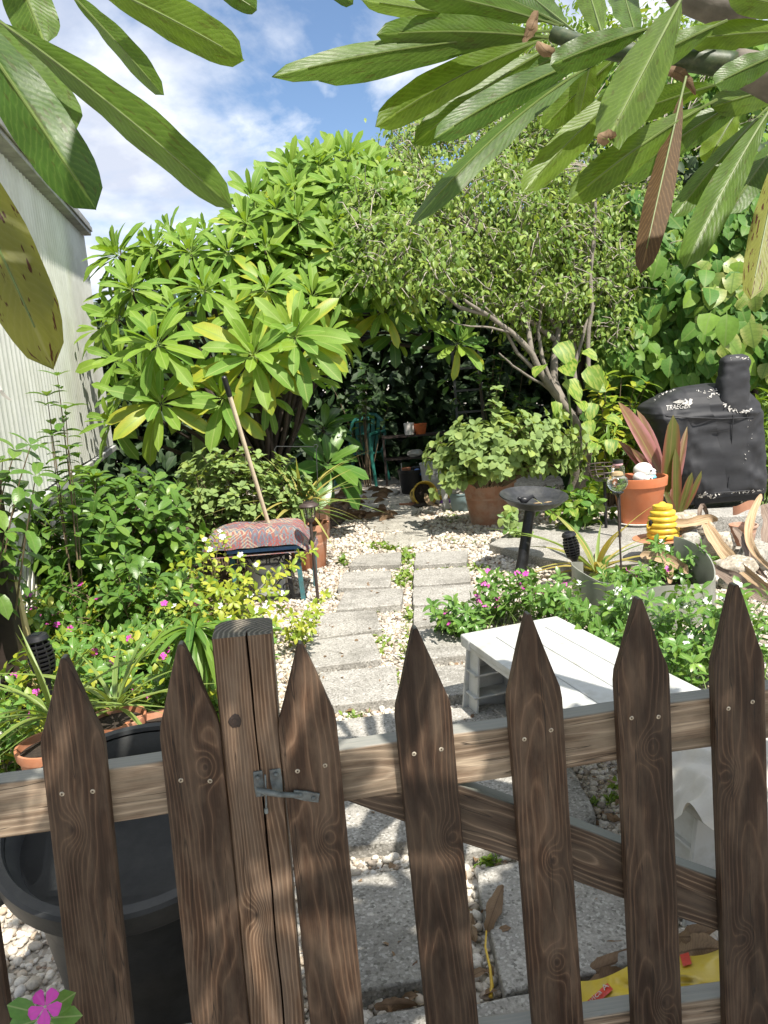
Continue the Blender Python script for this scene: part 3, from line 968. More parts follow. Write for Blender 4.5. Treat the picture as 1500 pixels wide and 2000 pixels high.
def leg(a0, sgn):
    m = MB()
    t = .012
    fl = [(-.03, 0), (BW + .03, 0), (BW - .01, BZ - .052), (.01, BZ - .052)]
    m.prism([bp(a0, b, z) for b, z in fl], ux * t)
    o = m.build('leg', M['white'], bench, bevel=.003)
    for z in (.012, .10, .19):
        m = MB()
        k = (BZ - z) / BZ
        m.prism([bp(a0 + t * (1 if sgn > 0 else 0) + sgn * d, b, z) for d, b in ((.0005, -.03 * k + .012), (.085, -.03 * k + .012), (.085, BW + .03 * k - .012), (.0005, BW + .03 * k - .012))], (0, 0, .008))
        r = m.build('rib', M['white'], None, origin=bench['_loc'], bevel=.002)
        r.parent = o; r.location = (0, 0, 0)
    for b in (.02, BW * .36, BW * .68, BW - .03):
        m = MB()
        m.prism([bp(a0 + t * (1 if sgn > 0 else 0) + sgn * .0005, b0_, z) for b0_, z in ((b - .024 * (1 if b == .02 else 0), .0205), (b + .009 - .024 * (1 if b == .02 else 0), .0205), (b + .009, BZ - .053), (b, BZ - .053))], ux * (sgn * .082))
        r = m.build('rib', M['white'], None, origin=bench['_loc'], bevel=.002)
        r.parent = o; r.location = (0, 0, 0)
leg(.03, 1)
leg(BL - .10, -1)
# crumpled cloth heaped on the near end
cl = MB()
rows = []
n = 80
for j in range(n + 1):
    row = []
    for i in range(n + 1):
        u, v = i / n, j / n
        a = BL * .79 + u * .50
        b = -.045 + v * (BW + .02)
        e = min(u, 1 - u, (1 - v)) * 2
        p = bp(a, b, BZ)
        p = p + V((mnoise.noise(p * 6), mnoise.noise(p * 6 + V((3, 3, 3))), 0)) * .05
        w = (.5 - abs(mnoise.noise(p * 10 + V((2, 2, 9))))) * .07 + mnoise.noise(p * 5.0) * .05 + (.5 - abs(mnoise.noise(p * 7 + V((4, 1, 2))))) * .10 + (.4 - abs(mnoise.noise(p * 15 + V((1, 7, 3))))) * .045 - .04
        z = BZ + .006 + (max(0, w) + .015 + .05 * math.sin(math.pi * v)) * min(1, e * 3.5)
        p = bp(a, b, BZ)
        z += .016 * math.sin(a * 34 + 2 * mnoise.noise(p * 9)) * max(0, 1 - v * 2.2) + .02 * max(0, 1 - v * 2)
        if b < .01:
            z -= (.01 - b) * (1.0 + .7 * math.sin(a * 25))
        row.append(V((p.x + .02 * mnoise.noise(p * 8), p.y + .02 * mnoise.noise(p * 8 + V((5, 5, 5))), z)))
    rows.append(row)
cl.sheet(rows)
clo = cl.build('cloth', M['cloth'], None, origin=tuple(bp(BL * .8, BW / 2, BZ)), angle=180)
tag(clo, 'crumpled off-white cloth heaped on the near end of the white bench', 'cloth')

# ------------------------------------------------------------------ house with ribbed siding and lattice skirting
HA, HB = V((-1.48, 2.5, 0)), V((-2.90, 8.45, 0))
HU = (HB - HA).normalized()
HN = V((HU.y, -HU.x, 0))           # faces the garden
house = thing('mobile_home', 'pale house wall of ribbed metal siding along the left side', 'house', tuple((HA + HB) / 2))
HLn = (HB - HA).length
def htop(s):
    return 2.60 + (3.06 - 2.60) * s / HLn
HBASE = .88
m = MB()
rows = [[], []]
k = 0
pitch = .105
s = 0.0
prof = [(0, 0), (.018, .009), (.036, .009), (.052, 0), (.075, .0), (.083, .003), (.092, 0)]
while s < HLn:
    for ds, dn in prof:
        if s + ds > HLn:
            break
        p = HA + HU * (s + ds) + HN * dn
        rows[0].append(V((p.x, p.y, HBASE + .012 * mnoise.noise(V((s, 0, 0))))))
        rows[1].append(V((p.x, p.y, htop(s + ds))))
    s += pitch
m.sheet(rows)
m.build('siding', M['siding'], house, angle=25)
bx = MB()
i0, i1 = HA - HN * .02, HB - HN * .02
b0, b1 = HA - HN * 2.4, HB - HN * 2.4
bx.add([V((i0.x, i0.y, HBASE + .03)), V((i1.x, i1.y, HBASE + .03)), V((b1.x, b1.y, HBASE + .03)), V((b0.x, b0.y, HBASE + .03)), V((i0.x, i0.y, 2.57)), V((i1.x, i1.y, 3.03)), V((b1.x, b1.y, 3.4)), V((b0.x, b0.y, 2.95))], [(3, 2, 1, 0), (4, 5, 6, 7), (0, 1, 5, 4), (1, 2, 6, 5), (2, 3, 7, 6), (3, 0, 4, 7)])
bx.build('wall', M['siding'], house, smooth=False)
def hbar(name, n0, n1, z0a, z0b, h, mat, s0=-.1, s1=None):
    s1 = HLn + .06 if s1 is None else s1
    a, b = HA + HU * s0, HA + HU * s1
    m = MB()
    m.add([a + HN * n0 + V((0, 0, z0a)), b + HN * n0 + V((0, 0, z0b)), b + HN * n1 + V((0, 0, z0b)), a + HN * n1 + V((0, 0, z0a)), a + HN * n0 + V((0, 0, z0a + h)), b + HN * n0 + V((0, 0, z0b + h)), b + HN * n1 + V((0, 0, z0b + h)), a + HN * n1 + V((0, 0, z0a + h))], [(0, 1, 2, 3), (7, 6, 5, 4), (4, 5, 1, 0), (5, 6, 2, 1), (6, 7, 3, 2), (7, 4, 0, 3)])
    return m.build(name, mat, house, bevel=.006)
hbar('roof_edge', -.06, .075, 2.62, 3.075, .13, M['trimgrey'])
hbar('gutter_strip', .077, .092, 2.655, 3.11, .05, M['trimgrey'])
hbar('sill_strip', -.03, .03, HBASE - .07, HBASE - .07, .055, M['white'])
hbar('underfloor_shade', -.9, -.35, 0, 0, HBASE - .08, M['dark'])  # black box added behind the lattice: the shade under the house, as colour
lat = thing('lattice_panel', 'white wooden lattice skirting below the house wall', 'lattice', tuple(HA + HU * 1.6))
cnt = 0
for sgn in (1, -1):
    s = -.9
    while s < 3.6:
        p0 = HA + HU * (s if sgn > 0 else s + .8) + HN * (-.02 if sgn > 0 else -.031)
        p1 = p0 + HU * (.8 * sgn) + V((0, 0, .80))
        d = (p1 - p0).normalized()
        w = d.cross(HN).normalized() * .019
        m = MB().prism([p0 - w, p0 + w, p1 + w, p1 - w], -HN * .009)
        m.build('slat', M['lattice'], lat, smooth=False)
        s += .115
for x in (-.9, 3.6):
    p = HA + HU * x
    MB().box((p.x, p.y, .41), (.05, .05, .82)).build('frame', M['lattice'], lat)
q = D(-40, 830, 3.0)
tp = MB().box((q.x - .02, q.y, .80), (.09, .09, 1.60)).build('timber_post', M['brownpost'], None, origin=(q.x, q.y, 0), bevel=.004)
tag(tp, 'dark brown post at the left edge, in front of the pale siding', 'post')
rb = MB()
q = D(4, 752, 2.95)
rb.sheet([[q + V((dx * .5 + .02 * t * k2, -.03 - .01 * math.sin(t * 5 + dx * 30), -t * .06)) for dx in (-.015, 0, .015)] for t, k2 in ((0, 1), (.33, 1.3), (.66, 1.1), (1, 1.6))])
tag(rb.build('ribbon', M['cloth'], None, origin=q), 'scrap of white ribbon tied to the dark brown post', 'ribbon')
q = D(2, 1020, 3.1)
yb = MB().box((q.x, q.y, .38), (.085, .03, .76), Matrix.Rotation(R(-4), 3, 'Y')).build('cream_board', M['yellowboard'], None, origin=(q.x, q.y, 0), bevel=.003)
tag(yb, 'cream board standing at the left edge before the lattice', 'board')
# ------------------------------------------------------------------ leaves
class Kind:
    """one leaf or flower shape with its material: vertices along +Y from the base, upper face +Z"""
    def __init__(s, name, mat, verts, faces, uvs):
        s.name, s.mat, s.v, s.f, s.uv = name, mat, np.array(verts, float), faces, np.array(uvs, float)
        s.mesh = None
    def get(s):
        if s.mesh is None:
            idx = [i for f in s.f for i in f]
            s.mesh = np_mesh(s.name, s.v, idx, [len(f) for f in s.f], [s.mat], uvs=s.uv[idx])
        return s.mesh
def leaf_kind(name, mat, width, peak=0.6, n=5, fold=0.25, curl=0.25, stalk=0.0, tipw=0.0, heart=0.0, wave=0.0, base_pow=0.9, tip_pow=0.6):
    """fold: how far the halves lift, curl: how far the tip bends down"""
    vs, fs, uv = [], [], []
    ts = [i / n for i in range(n + 1)]
    a = base_pow
    b = a * (1 - peak) / peak if peak < 1 else .1
    pk = (peak ** a) * ((1 - peak) ** b)
    if stalk:
        vs += [(-.008, 0, 0), (.008, 0, 0)]
        uv += [(.49, 0), (.51, 0)]
    for i, t in enumerate(ts):
        w = ((t ** a) * ((1 - t) ** b) / pk) ** tip_pow if 0 < t < 1 else 0
        w = max(w, tipw if i == n else 0) * width / 2
        if i == 0:
            w = max(w, .012)
        y = stalk + (1 - stalk) * t
        z = -curl * t * t
        ww = wave * math.sin(t * 9)
        dy = -heart * (1 - t) ** 4 * (1 if i < 2 else 0)
        vs += [(-w, y + dy, z + fold * w + ww * w), (0, y, z), (w, y + dy, z + fold * w - ww * w)]
        uv += [(.5 - .5 * w / (width / 2), t), (.5, t), (.5 + .5 * w / (width / 2), t)]
    o = 2 if stalk else 0
    if stalk:
        fs.append((0, 1, o + 2, o + 1, o))
    for i in range(n):
        k = o + i * 3
        if i == n - 1 and not tipw:
            fs += [(k, k + 1, k + 4), (k + 1, k + 2, k + 4)]
        else:
            fs += [(k, k + 1, k + 4, k + 3), (k + 1, k + 2, k + 5, k + 4)]
    return Kind(name, mat, vs, fs, uv)
def LM(pos, d, nrm, s, w=1.0):
    y = d.normalized()
    x = y.cross(nrm)
    x = x.normalized() if x.length > 1e-5 else y.orthogonal().normalized()
    z = x.cross(y)
    return Matrix(((x.x * s * w, y.x * s, z.x * s, pos.x), (x.y * s * w, y.y * s, z.y * s, pos.y), (x.z * s * w, y.z * s, z.z * s, pos.z), (0, 0, 0, 1)))
PITCH_INVIEW = 40
class Foliage:
    def __init__(s, root, limit=300, part='leaf', minpx=9.0, mass='foliage', label=None):
        s.root, s.limit, s.part, s.minpx, s.items, s.mass, s.label = root, limit, part, minpx, [], mass, label
    def add(s, kind, m):
        s.items.append((kind, m))
    def finish(s):
        loc = V(s.root['_loc'])
        sc = []
        for i, (k, m) in enumerate(s.items):
            mid = m @ V((0, .5, 0))
            px, py, d = proj(mid)
            ln = (m @ V((0, 1, 0)) - m @ V((0, 0, 0))).length
            ok = d > .1 and -60 < px < 1560 and -60 < py < 2060
            size = ln / d * FPX if d > .1 else 0
            if ok and size >= s.minpx:
                # those in front of the mass, turned to the view, count first
                q = m @ V((0, 1, 0)) - m @ V((0, 0, 0))
                v = (mid - CAM).normalized()
                sc.append((-size * (1.3 - abs(q.normalized().dot(v))) * (3.0 / d) ** 2.0, i))
        sc.sort()
        chosen = set(i for _, i in sc[:s.limit])
        inv = Matrix.Translation(-loc)
        for i in chosen:
            k, m = s.items[i]
            o = bpy.data.objects.new(s.part if k.name == 'leaf' else k.name, k.get())
            SC.collection.objects.link(o)
            o.parent = s.root
            o.matrix_basis = inv @ m
            o['_loc'] = (0, 0, 0)
        groups = {}
        for i, (k, m) in enumerate(s.items):
            if i not in chosen:
                groups.setdefault(id(k), (k, []))[1].append(np.array(inv @ m))
        if groups:
            V_, F_, S_, U_, MI, mats, off = [], [], [], [], [], [], 0
            for k, ms in groups.values():
                A = np.stack(ms)
                vh = np.concatenate([k.v, np.ones((len(k.v), 1))], 1)
                vv = np.einsum('nij,vj->nvi', A, vh)[:, :, :3]
                idx = np.array([i for f in k.f for i in f])
                sz = [len(f) for f in k.f]
                F_.append((idx[None] + (np.arange(len(ms)) * len(k.v))[:, None] + off).ravel())
                off += len(ms) * len(k.v)
                V_.append(vv.reshape(-1, 3))
                S_.append(np.tile(sz, len(ms)))
                U_.append(np.tile(k.uv[idx], (len(ms), 1)))
                if k.mat not in mats:
                    mats.append(k.mat)
                MI.append(np.full(len(sz) * len(ms), mats.index(k.mat)))
            me = np_mesh(s.mass, np.concatenate(V_), np.concatenate(F_), np.concatenate(S_), mats, np.concatenate(MI), np.concatenate(U_))
            o = bpy.data.objects.new(s.mass, me)
            SC.collection.objects.link(o)
            o.parent = s.root
            o['kind'] = 'stuff'
            o['_loc'] = (0, 0, 0)

# leaf colours
PL_C = [(0.15, 0.285, 0.036), (0.20, 0.335, 0.040), (0.13, 0.265, 0.046), (0.24, 0.365, 0.042), (0.16, 0.29, 0.05)]
M['plum'] = leaf_mat('plumeria leaf', PL_C, 0.52, 0.40, veins=0.22, nv=24, rib=(0.32, 0.42, 0.12), spec=.25)
M['plum_y'] = leaf_mat('yellowing plumeria leaf', [(0.26, 0.36, 0.035), (0.34, 0.40, 0.04), (0.22, 0.34, 0.035)], 0.42, 0.34, veins=0.35, nv=24, rib=(0.22, 0.32, 0.06), edge=(0.38, 0.38, 0.04))
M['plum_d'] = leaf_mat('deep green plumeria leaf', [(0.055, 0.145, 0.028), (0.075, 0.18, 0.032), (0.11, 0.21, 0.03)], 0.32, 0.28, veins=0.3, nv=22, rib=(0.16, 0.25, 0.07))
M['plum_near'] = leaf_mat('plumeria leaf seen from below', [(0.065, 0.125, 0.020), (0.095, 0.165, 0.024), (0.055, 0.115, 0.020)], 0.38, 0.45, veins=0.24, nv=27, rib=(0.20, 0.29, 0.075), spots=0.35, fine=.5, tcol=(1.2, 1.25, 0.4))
M['plum_lit'] = leaf_mat('backlit plumeria leaf', [(0.10, 0.17, 0.024), (0.14, 0.215, 0.028), (0.085, 0.155, 0.022)], 0.4, 0.55, veins=0.25, nv=27, rib=(0.26, 0.36, 0.09), spots=0.3, fine=.5, tcol=(1.3, 1.3, 0.35))  # lighter copy of plum_near: light shining through the blade is put into the colour
M['plum_spot'] = leaf_mat('ageing plumeria leaf', [(0.20, 0.225, 0.052), (0.23, 0.235, 0.05)], 0.5, 0.45, veins=0.25, nv=30, rib=(0.30, 0.30, 0.12), spots=0.95, spotcol=(0.07, 0.015, 0.010))
M['plum_dead'] = leaf_mat('dead plumeria leaf', [(0.055, 0.030, 0.009), (0.075, 0.040, 0.012)], 0.7, 0.2, veins=0.45, nv=26, rib=(0.20, 0.125, 0.055), tcol=(1.2, .8, .3))
M['fig'] = leaf_mat('fig leaf', [(0.13, 0.235, 0.05), (0.19, 0.30, 0.055), (0.26, 0.36, 0.07), (0.14, 0.25, 0.05), (0.33, 0.41, 0.10), (0.15, 0.26, 0.055)], 0.42, 0.38, rib=(0.14, 0.2, 0.05), spec=.3)
M['tall'] = leaf_mat('tall tree leaf', [(0.13, 0.25, 0.035), (0.20, 0.32, 0.04), (0.11, 0.22, 0.035)], 0.45, 0.38, rib=(0.14, 0.2, 0.05))
M['vine'] = leaf_mat('vine leaf', [(0.075, 0.185, 0.032), (0.12, 0.25, 0.036), (0.06, 0.165, 0.036), (0.20, 0.33, 0.045), (0.08, 0.20, 0.034)], 0.5, 0.36, veins=.25, nv=7, rib=(0.18, 0.27, 0.07), spec=.25)
M['vine_y'] = leaf_mat('pale vine leaf', [(0.16, 0.25, 0.04), (0.24, 0.31, 0.07), (0.12, 0.22, 0.035)], 0.36, 0.3, veins=.5, nv=7, rib=(0.10, 0.17, 0.03), edge=(0.30, 0.33, 0.10))
M['pothos'] = leaf_mat('variegated pothos leaf', [(0.10, 0.22, 0.025), (0.16, 0.27, 0.03)], 0.5, 0.3, rib=(0.2, 0.3, 0.06), varieg=(0.30, 0.37, 0.07))
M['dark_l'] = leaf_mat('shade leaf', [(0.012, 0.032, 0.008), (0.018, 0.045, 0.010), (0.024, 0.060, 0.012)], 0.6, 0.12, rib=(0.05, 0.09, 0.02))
M['shrub'] = leaf_mat('glossy shrub leaf', [(0.085, 0.19, 0.034), (0.125, 0.25, 0.038), (0.075, 0.17, 0.034), (0.20, 0.32, 0.045)], 0.34, 0.36, veins=.2, nv=9, rib=(0.17, 0.25, 0.07))
M['plect'] = leaf_mat('felty leaf', [(0.21, 0.31, 0.11), (0.26, 0.36, 0.11), (0.19, 0.28, 0.10), (0.31, 0.39, 0.10)], 0.6, 0.3, veins=.25, nv=6, rib=(0.20, 0.29, 0.11), spec=.25)
M['peri'] = leaf_mat('periwinkle leaf', [(0.09, 0.215, 0.042), (0.13, 0.26, 0.045), (0.10, 0.225, 0.045), (0.19, 0.32, 0.05)], 0.33, 0.3, rib=(0.30, 0.38, 0.16))
M['gold'] = leaf_mat('golden leaf', [(0.30, 0.36, 0.03), (0.42, 0.43, 0.05), (0.24, 0.34, 0.03), (0.18, 0.29, 0.03)], 0.42, 0.35, rib=(0.34, 0.40, 0.08))
M['strap'] = leaf_mat('striped strap leaf', [(0.15, 0.24, 0.05), (0.20, 0.27, 0.06), (0.11, 0.20, 0.04)], 0.4, 0.3, rib=(0.28, 0.34, 0.12), edge=(0.22, 0.29, 0.09))
M['strap_y'] = leaf_mat('straw strap leaf', [(0.30, 0.31, 0.09), (0.42, 0.36, 0.10), (0.22, 0.27, 0.07)], 0.45, 0.3, rib=(0.42, 0.42, 0.20), edge=(0.46, 0.34, 0.10))
M['cord'] = leaf_mat('wine red leaf', [(0.18, 0.10, 0.05), (0.24, 0.12, 0.075), (0.16, 0.12, 0.045)], 0.36, 0.28, rib=(0.26, 0.24, 0.08), edge=(0.42, 0.20, 0.20), tcol=(1.3, .6, .5))
M['cord_g'] = leaf_mat('olive and wine leaf', [(0.11, 0.125, 0.03), (0.14, 0.145, 0.035), (0.09, 0.105, 0.025)], 0.33, 0.28, rib=(0.20, 0.16, 0.06), edge=(0.20, 0.07, 0.045))
M['grassy'] = leaf_mat('weed blade', [(0.11, 0.21, 0.025), (0.17, 0.27, 0.03), (0.22, 0.30, 0.04)], 0.5, 0.3)
M['pinkpetal'] = leaf_mat('pink petal', [(0.62, 0.05, 0.42), (0.70, 0.09, 0.52), (0.55, 0.04, 0.38)], 0.5, 0.3, rib=(0.6, 0.1, 0.45), tcol=(1, .6, 1), fine=.1)
M['whitepetal'] = leaf_mat('white petal', [(0.72, 0.73, 0.74), (0.78, 0.78, 0.78)], 0.5, 0.25, rib=(0.75, 0.75, 0.74), tcol=(1, 1, 1), fine=.1)
M['bark'] = simple('grey bark', (0.21, 0.185, 0.155), 0.85, 0, 0.35, 18, 0.6, 70, 0.006, (0.09, 0.08, 0.06), 0.5, 9)
M['twig'] = simple('pale twig', (0.36, 0.32, 0.27), 0.85, 0, 0.3, 25, 0.3, 90)
M['darkbark'] = simple('brown bark', (0.045, 0.034, 0.026), 0.9, 0, 0.35, 16, 0.6, 60, 0.006)
M['greenstem'] = simple('green stem', (0.13, 0.20, 0.05), 0.5, 0, 0.2, 20, 0.1, 80)
M['brownstem'] = simple('brown stem', (0.15, 0.11, 0.065), 0.8, 0, 0.3, 20, 0.2, 80)
M['plumbark'] = simple('plumeria bark', (0.15, 0.13, 0.11), 0.8, 0, 0.35, 24, 0.5, 50, 0.004, (0.10, 0.09, 0.07), 0.5, 16)
M['plumshoot'] = simple('plumeria shoot', (0.028, 0.050, 0.020), 0.5, 0, 0.35, 40, 0.4, 60, 0.002, (0.16, 0.16, 0.08), 0.4, 70)
M['dry'] = leaf_mat('dry leaf', [(0.20, 0.13, 0.075), (0.28, 0.19, 0.11), (0.14, 0.085, 0.05)], 0.75, 0.15, veins=.4, nv=18, rib=(0.10, 0.06, 0.035), tcol=(1.1, .8, .5))
M['straw'] = simple('dry straw', (0.33, 0.24, 0.13), 0.8, 0, 0.35, 18, 0.4, 90, 0.003, (0.16, 0.10, 0.06), .5, 12)

K_PL = [leaf_kind('leaf', M['plum'], .25, .62, 7, .22, .20, .12, wave=.10, tip_pow=.78), leaf_kind('leaf', M['plum'], .28, .66, 7, .30, .36, .12, wave=-.12, tip_pow=.72), leaf_kind('leaf', M['plum'], .22, .6, 7, .4, .12, .12, wave=.08, tip_pow=.8)]
K_PLY = [leaf_kind('leaf', M['plum_y'], .28, .64, 7, .22, .34, .12, wave=.12, tip_pow=.75), leaf_kind('leaf', M['plum_y'], .25, .62, 7, .3, .2, .12, tip_pow=.75)]
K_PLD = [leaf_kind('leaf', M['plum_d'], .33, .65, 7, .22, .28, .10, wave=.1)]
K_FIG = [leaf_kind('leaf', M['fig'], .44, .42, 3, .35, .25, .12), leaf_kind('leaf', M['fig'], .40, .45, 3, .2, .4, .12)]
K_TALL = [leaf_kind('leaf', M['tall'], .40, .45, 3, .3, .3, .1)]
K_VINE = [leaf_kind('leaf', M['vine'], .66, .38, 5, .22, .25, .10, heart=.0, base_pow=.6, tip_pow=.8, wave=.06), leaf_kind('leaf', M['vine'], .78, .34, 5, .15, .2, .10, base_pow=.45, tip_pow=.85, wave=-.08)]
K_VINEY = [leaf_kind('leaf', M['vine_y'], .76, .36, 5, .2, .25, .1, base_pow=.5, tip_pow=.8, wave=.1)]
K_POTH = [leaf_kind('leaf', M['pothos'], .72, .36, 6, .22, .3, .12, base_pow=.5, tip_pow=.8, wave=.08)]
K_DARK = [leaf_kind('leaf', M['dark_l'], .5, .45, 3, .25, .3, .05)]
K_SHRUB = [leaf_kind('leaf', M['shrub'], .44, .56, 5, .25, .25, .06), leaf_kind('leaf', M['shrub'], .48, .6, 5, .35, .4, .06)]
K_PLECT = [leaf_kind('leaf', M['plect'], .78, .48, 4, .25, .3, .1, base_pow=.6, tip_pow=.75), leaf_kind('leaf', M['plect'], .7, .45, 4, .4, .45, .1, base_pow=.6, tip_pow=.75)]
K_PERI = [leaf_kind('leaf', M['peri'], .46, .58, 4, .2, .25, .05), leaf_kind('leaf', M['peri'], .42, .55, 4, .35, .4, .05)]
K_GOLD = [leaf_kind('leaf', M['gold'], .46, .6, 4, .25, .25, .04)]
K_STRAP = [leaf_kind('leaf', M['strap'], .085, .3, 9, .35, .55, tip_pow=.55), leaf_kind('leaf', M['strap'], .075, .3, 9, .35, .9, tip_pow=.55), leaf_kind('leaf', M['strap'], .08, .3, 9, .3, .25, tip_pow=.55)]
K_STRAPY = [leaf_kind('leaf', M['strap_y'], .08, .3, 9, .35, .5, tip_pow=.55), leaf_kind('leaf', M['strap_y'], .07, .3, 9, .35, .95, tip_pow=.55)]
K_GRASS = [leaf_kind('blade', M['grassy'], .16, .4, 3, .2, .4)]
K_WEED = [leaf_kind('blade', M['grassy'], .5, .5, 3, .2, .3)]
def flower_kind(mat, name='flower'):
    vs, fs, uv = [], [], []
    for k in range(5):
        a = 2 * math.pi * k / 5
        c, s = math.cos(a), math.sin(a)
        b = len(vs)
        for x, y, z in ((-.025, .04, 0), (.025, .04, 0), (.20, .34, .05), (.17, .46, .0), (.02, .5, .04), (-.15, .47, -.02), (-.19, .32, .03)):
            vs.append((x * c - y * s, x * s + y * c + .5, z))
            uv.append((.5 + x, .3 + y))
        fs.append(tuple(range(b, b + 7)))
    return Kind(name, mat, vs, fs, uv)
K_PINK, K_WHITEF = flower_kind(M['pinkpetal']), flower_kind(M['whitepetal'])
def flower_at(fol, kind, p, size, face):
    f = face.normalized()
    x = f.orthogonal().normalized()
    x = Matrix.Rotation(RF(0, 6.28), 3, f) @ x
    fol.add(kind, LM(p - x.cross(f).normalized() * 0 - (f.cross(x)).normalized() * size * .5, f.cross(x), f, size))

def rosette(fol, c, axis, ln, n, kinds, ykinds=None, yfrac=0.0, lo=15, hi=115, inner=.55, keep=None):
    axis = axis.normalized()
    e1 = axis.orthogonal().normalized()
    e2 = axis.cross(e1)
    a0 = RF(0, 6.28)
    for i in range(n):
        t = (i + .5) / n
        a = a0 + i * 2.39996 + RF(-.2, .2)
        ph = R(lo + (hi - lo) * t ** .85 + RF(-9, 9))
        r = e1 * math.cos(a) + e2 * math.sin(a)
        d = axis * math.cos(ph) + r * math.sin(ph)
        d = (d + V((0, 0, -.22 * t))).normalized()
        up = axis * math.sin(ph) - r * math.cos(ph)
        s = ln * (inner + (1 - inner) * min(1, t * 1.7)) * RF(.85, 1.12)
        if t > .9:
            s *= RF(.6, .9)
        yy = ykinds and t > .45 and random.random() < yfrac * (t + .25)
        k = random.choice(ykinds if yy else kinds)
        p = c - axis * .05 * t + r * .012
        fol.add(k, LM(p, d, up + r * RF(-.25, .25) + e2 * RF(-.2, .2), s, RF(.85, 1.12)))

def herb(fol, tips, root_pt, kinds, size, pairs, start=.35, stem=None, sr=.003, lift=.5, spread=1.0, hang=0.0, jit=.3, flower=None, fsize=.034, pf=0.0, top=2, root_spread=.05):
    """stems from one root to given tips, with leaves set in pairs up them"""
    for tip in tips:
        r0 = root_pt + V((RF(-1, 1), RF(-1, 1), 0)) * root_spread
        mid = (r0 + tip) / 2 + V((0, 0, lift * (tip - r0).length * .4)) + V((RF(-.05, .05), RF(-.05, .05), 0))
        pts = arc(r0, mid, tip, 6)
        if stem is not None:
            stem.tube(pts, [sr * (1.3 - .9 * i / 6) for i in range(7)], 4, cap=False)
        az = RF(0, 6.28)
        for k in range(pairs):
            t = start + (1 - start) * (k + RF(0, .6)) / pairs
            p = pts[0] * (1 - t) ** 2 + mid * 2 * t * (1 - t) + tip * t * t
            tg = ((tip - mid) * t + (mid - r0) * (1 - t)).normalized()
            e1 = tg.orthogonal().normalized()
            e2 = tg.cross(e1)
            az += 1.57 + RF(-.3, .3)
            for sgn in (0, math.pi):
                a = az + sgn + RF(-.25, .25)
                rr = e1 * math.cos(a) + e2 * math.sin(a)
                d = (tg * RF(.25, .7) + rr * spread + V((0, 0, -hang + RF(-jit, jit)))).normalized()
                fol.add(random.choice(kinds), LM(p, d, tg * .5 + V((0, 0, 1)) + V((RF(-.4, .4), RF(-.4, .4), 0)), size * RF(.6, 1.15) * (1 - .25 * t)))
        tg = (tip - mid).normalized()
        for k in range(top * 2):
            a = az + k * math.pi / top
            e1 = tg.orthogonal().normalized()
            rr = e1 * math.cos(a) + tg.cross(e1) * math.sin(a)
            fol.add(random.choice(kinds), LM(tip, tg * .6 + rr * .8 + V((0, 0, -hang * .5)), tg + V((0, 0, .6)), size * RF(.55, .9)))
        if flower is not None and random.random() < pf:
            face = V((RF(-.3, .3), -.55 + RF(-.3, .3), .75))
            flower_at(fol, flower, tip + V((0, 0, .018)), fsize * RF(.9, 1.15), face)
def dome(c, rx, ry, rz, n, lowcut=-.2, front=.5):
    """points on a mound, most of them on the side in view"""
    out = []
    while len(out) < n:
        v = V((random.gauss(0, 1), random.gauss(0, 1), random.gauss(0, 1))).normalized()
        if v.z < lowcut:
            continue
        if v.y > .3 and random.random() < front:
            continue
        k = RF(.72, 1.05)
        out.append(c + V((v.x * rx * k, v.y * ry * k, v.z * rz * k)))
    return out
def stems_part(mb, mat, root):
    if mb.v:
        o = mb.build('stems', mat, root, angle=180)
        o['kind'] = 'stuff'

# ================================================================== trees
def limb(mb, pts, r0, r1, n=8, wob=.03):
    pp = [V(p) for p in pts]
    fine = []
    for i in range(len(pp) - 1):
        for k in range(4):
            t = k / 4
            p = pp[i].lerp(pp[i + 1], t)
            fine.append(p + V((mnoise.noise(p * 3), mnoise.noise(p * 3 + V((9, 0, 0))), mnoise.noise(p * 3 + V((0, 9, 0))))) * wob)
    fine.append(pp[-1])
    nn = len(fine)
    mb.tube(fine, [r0 + (r1 - r0) * (i / (nn - 1)) for i in range(nn)], n)

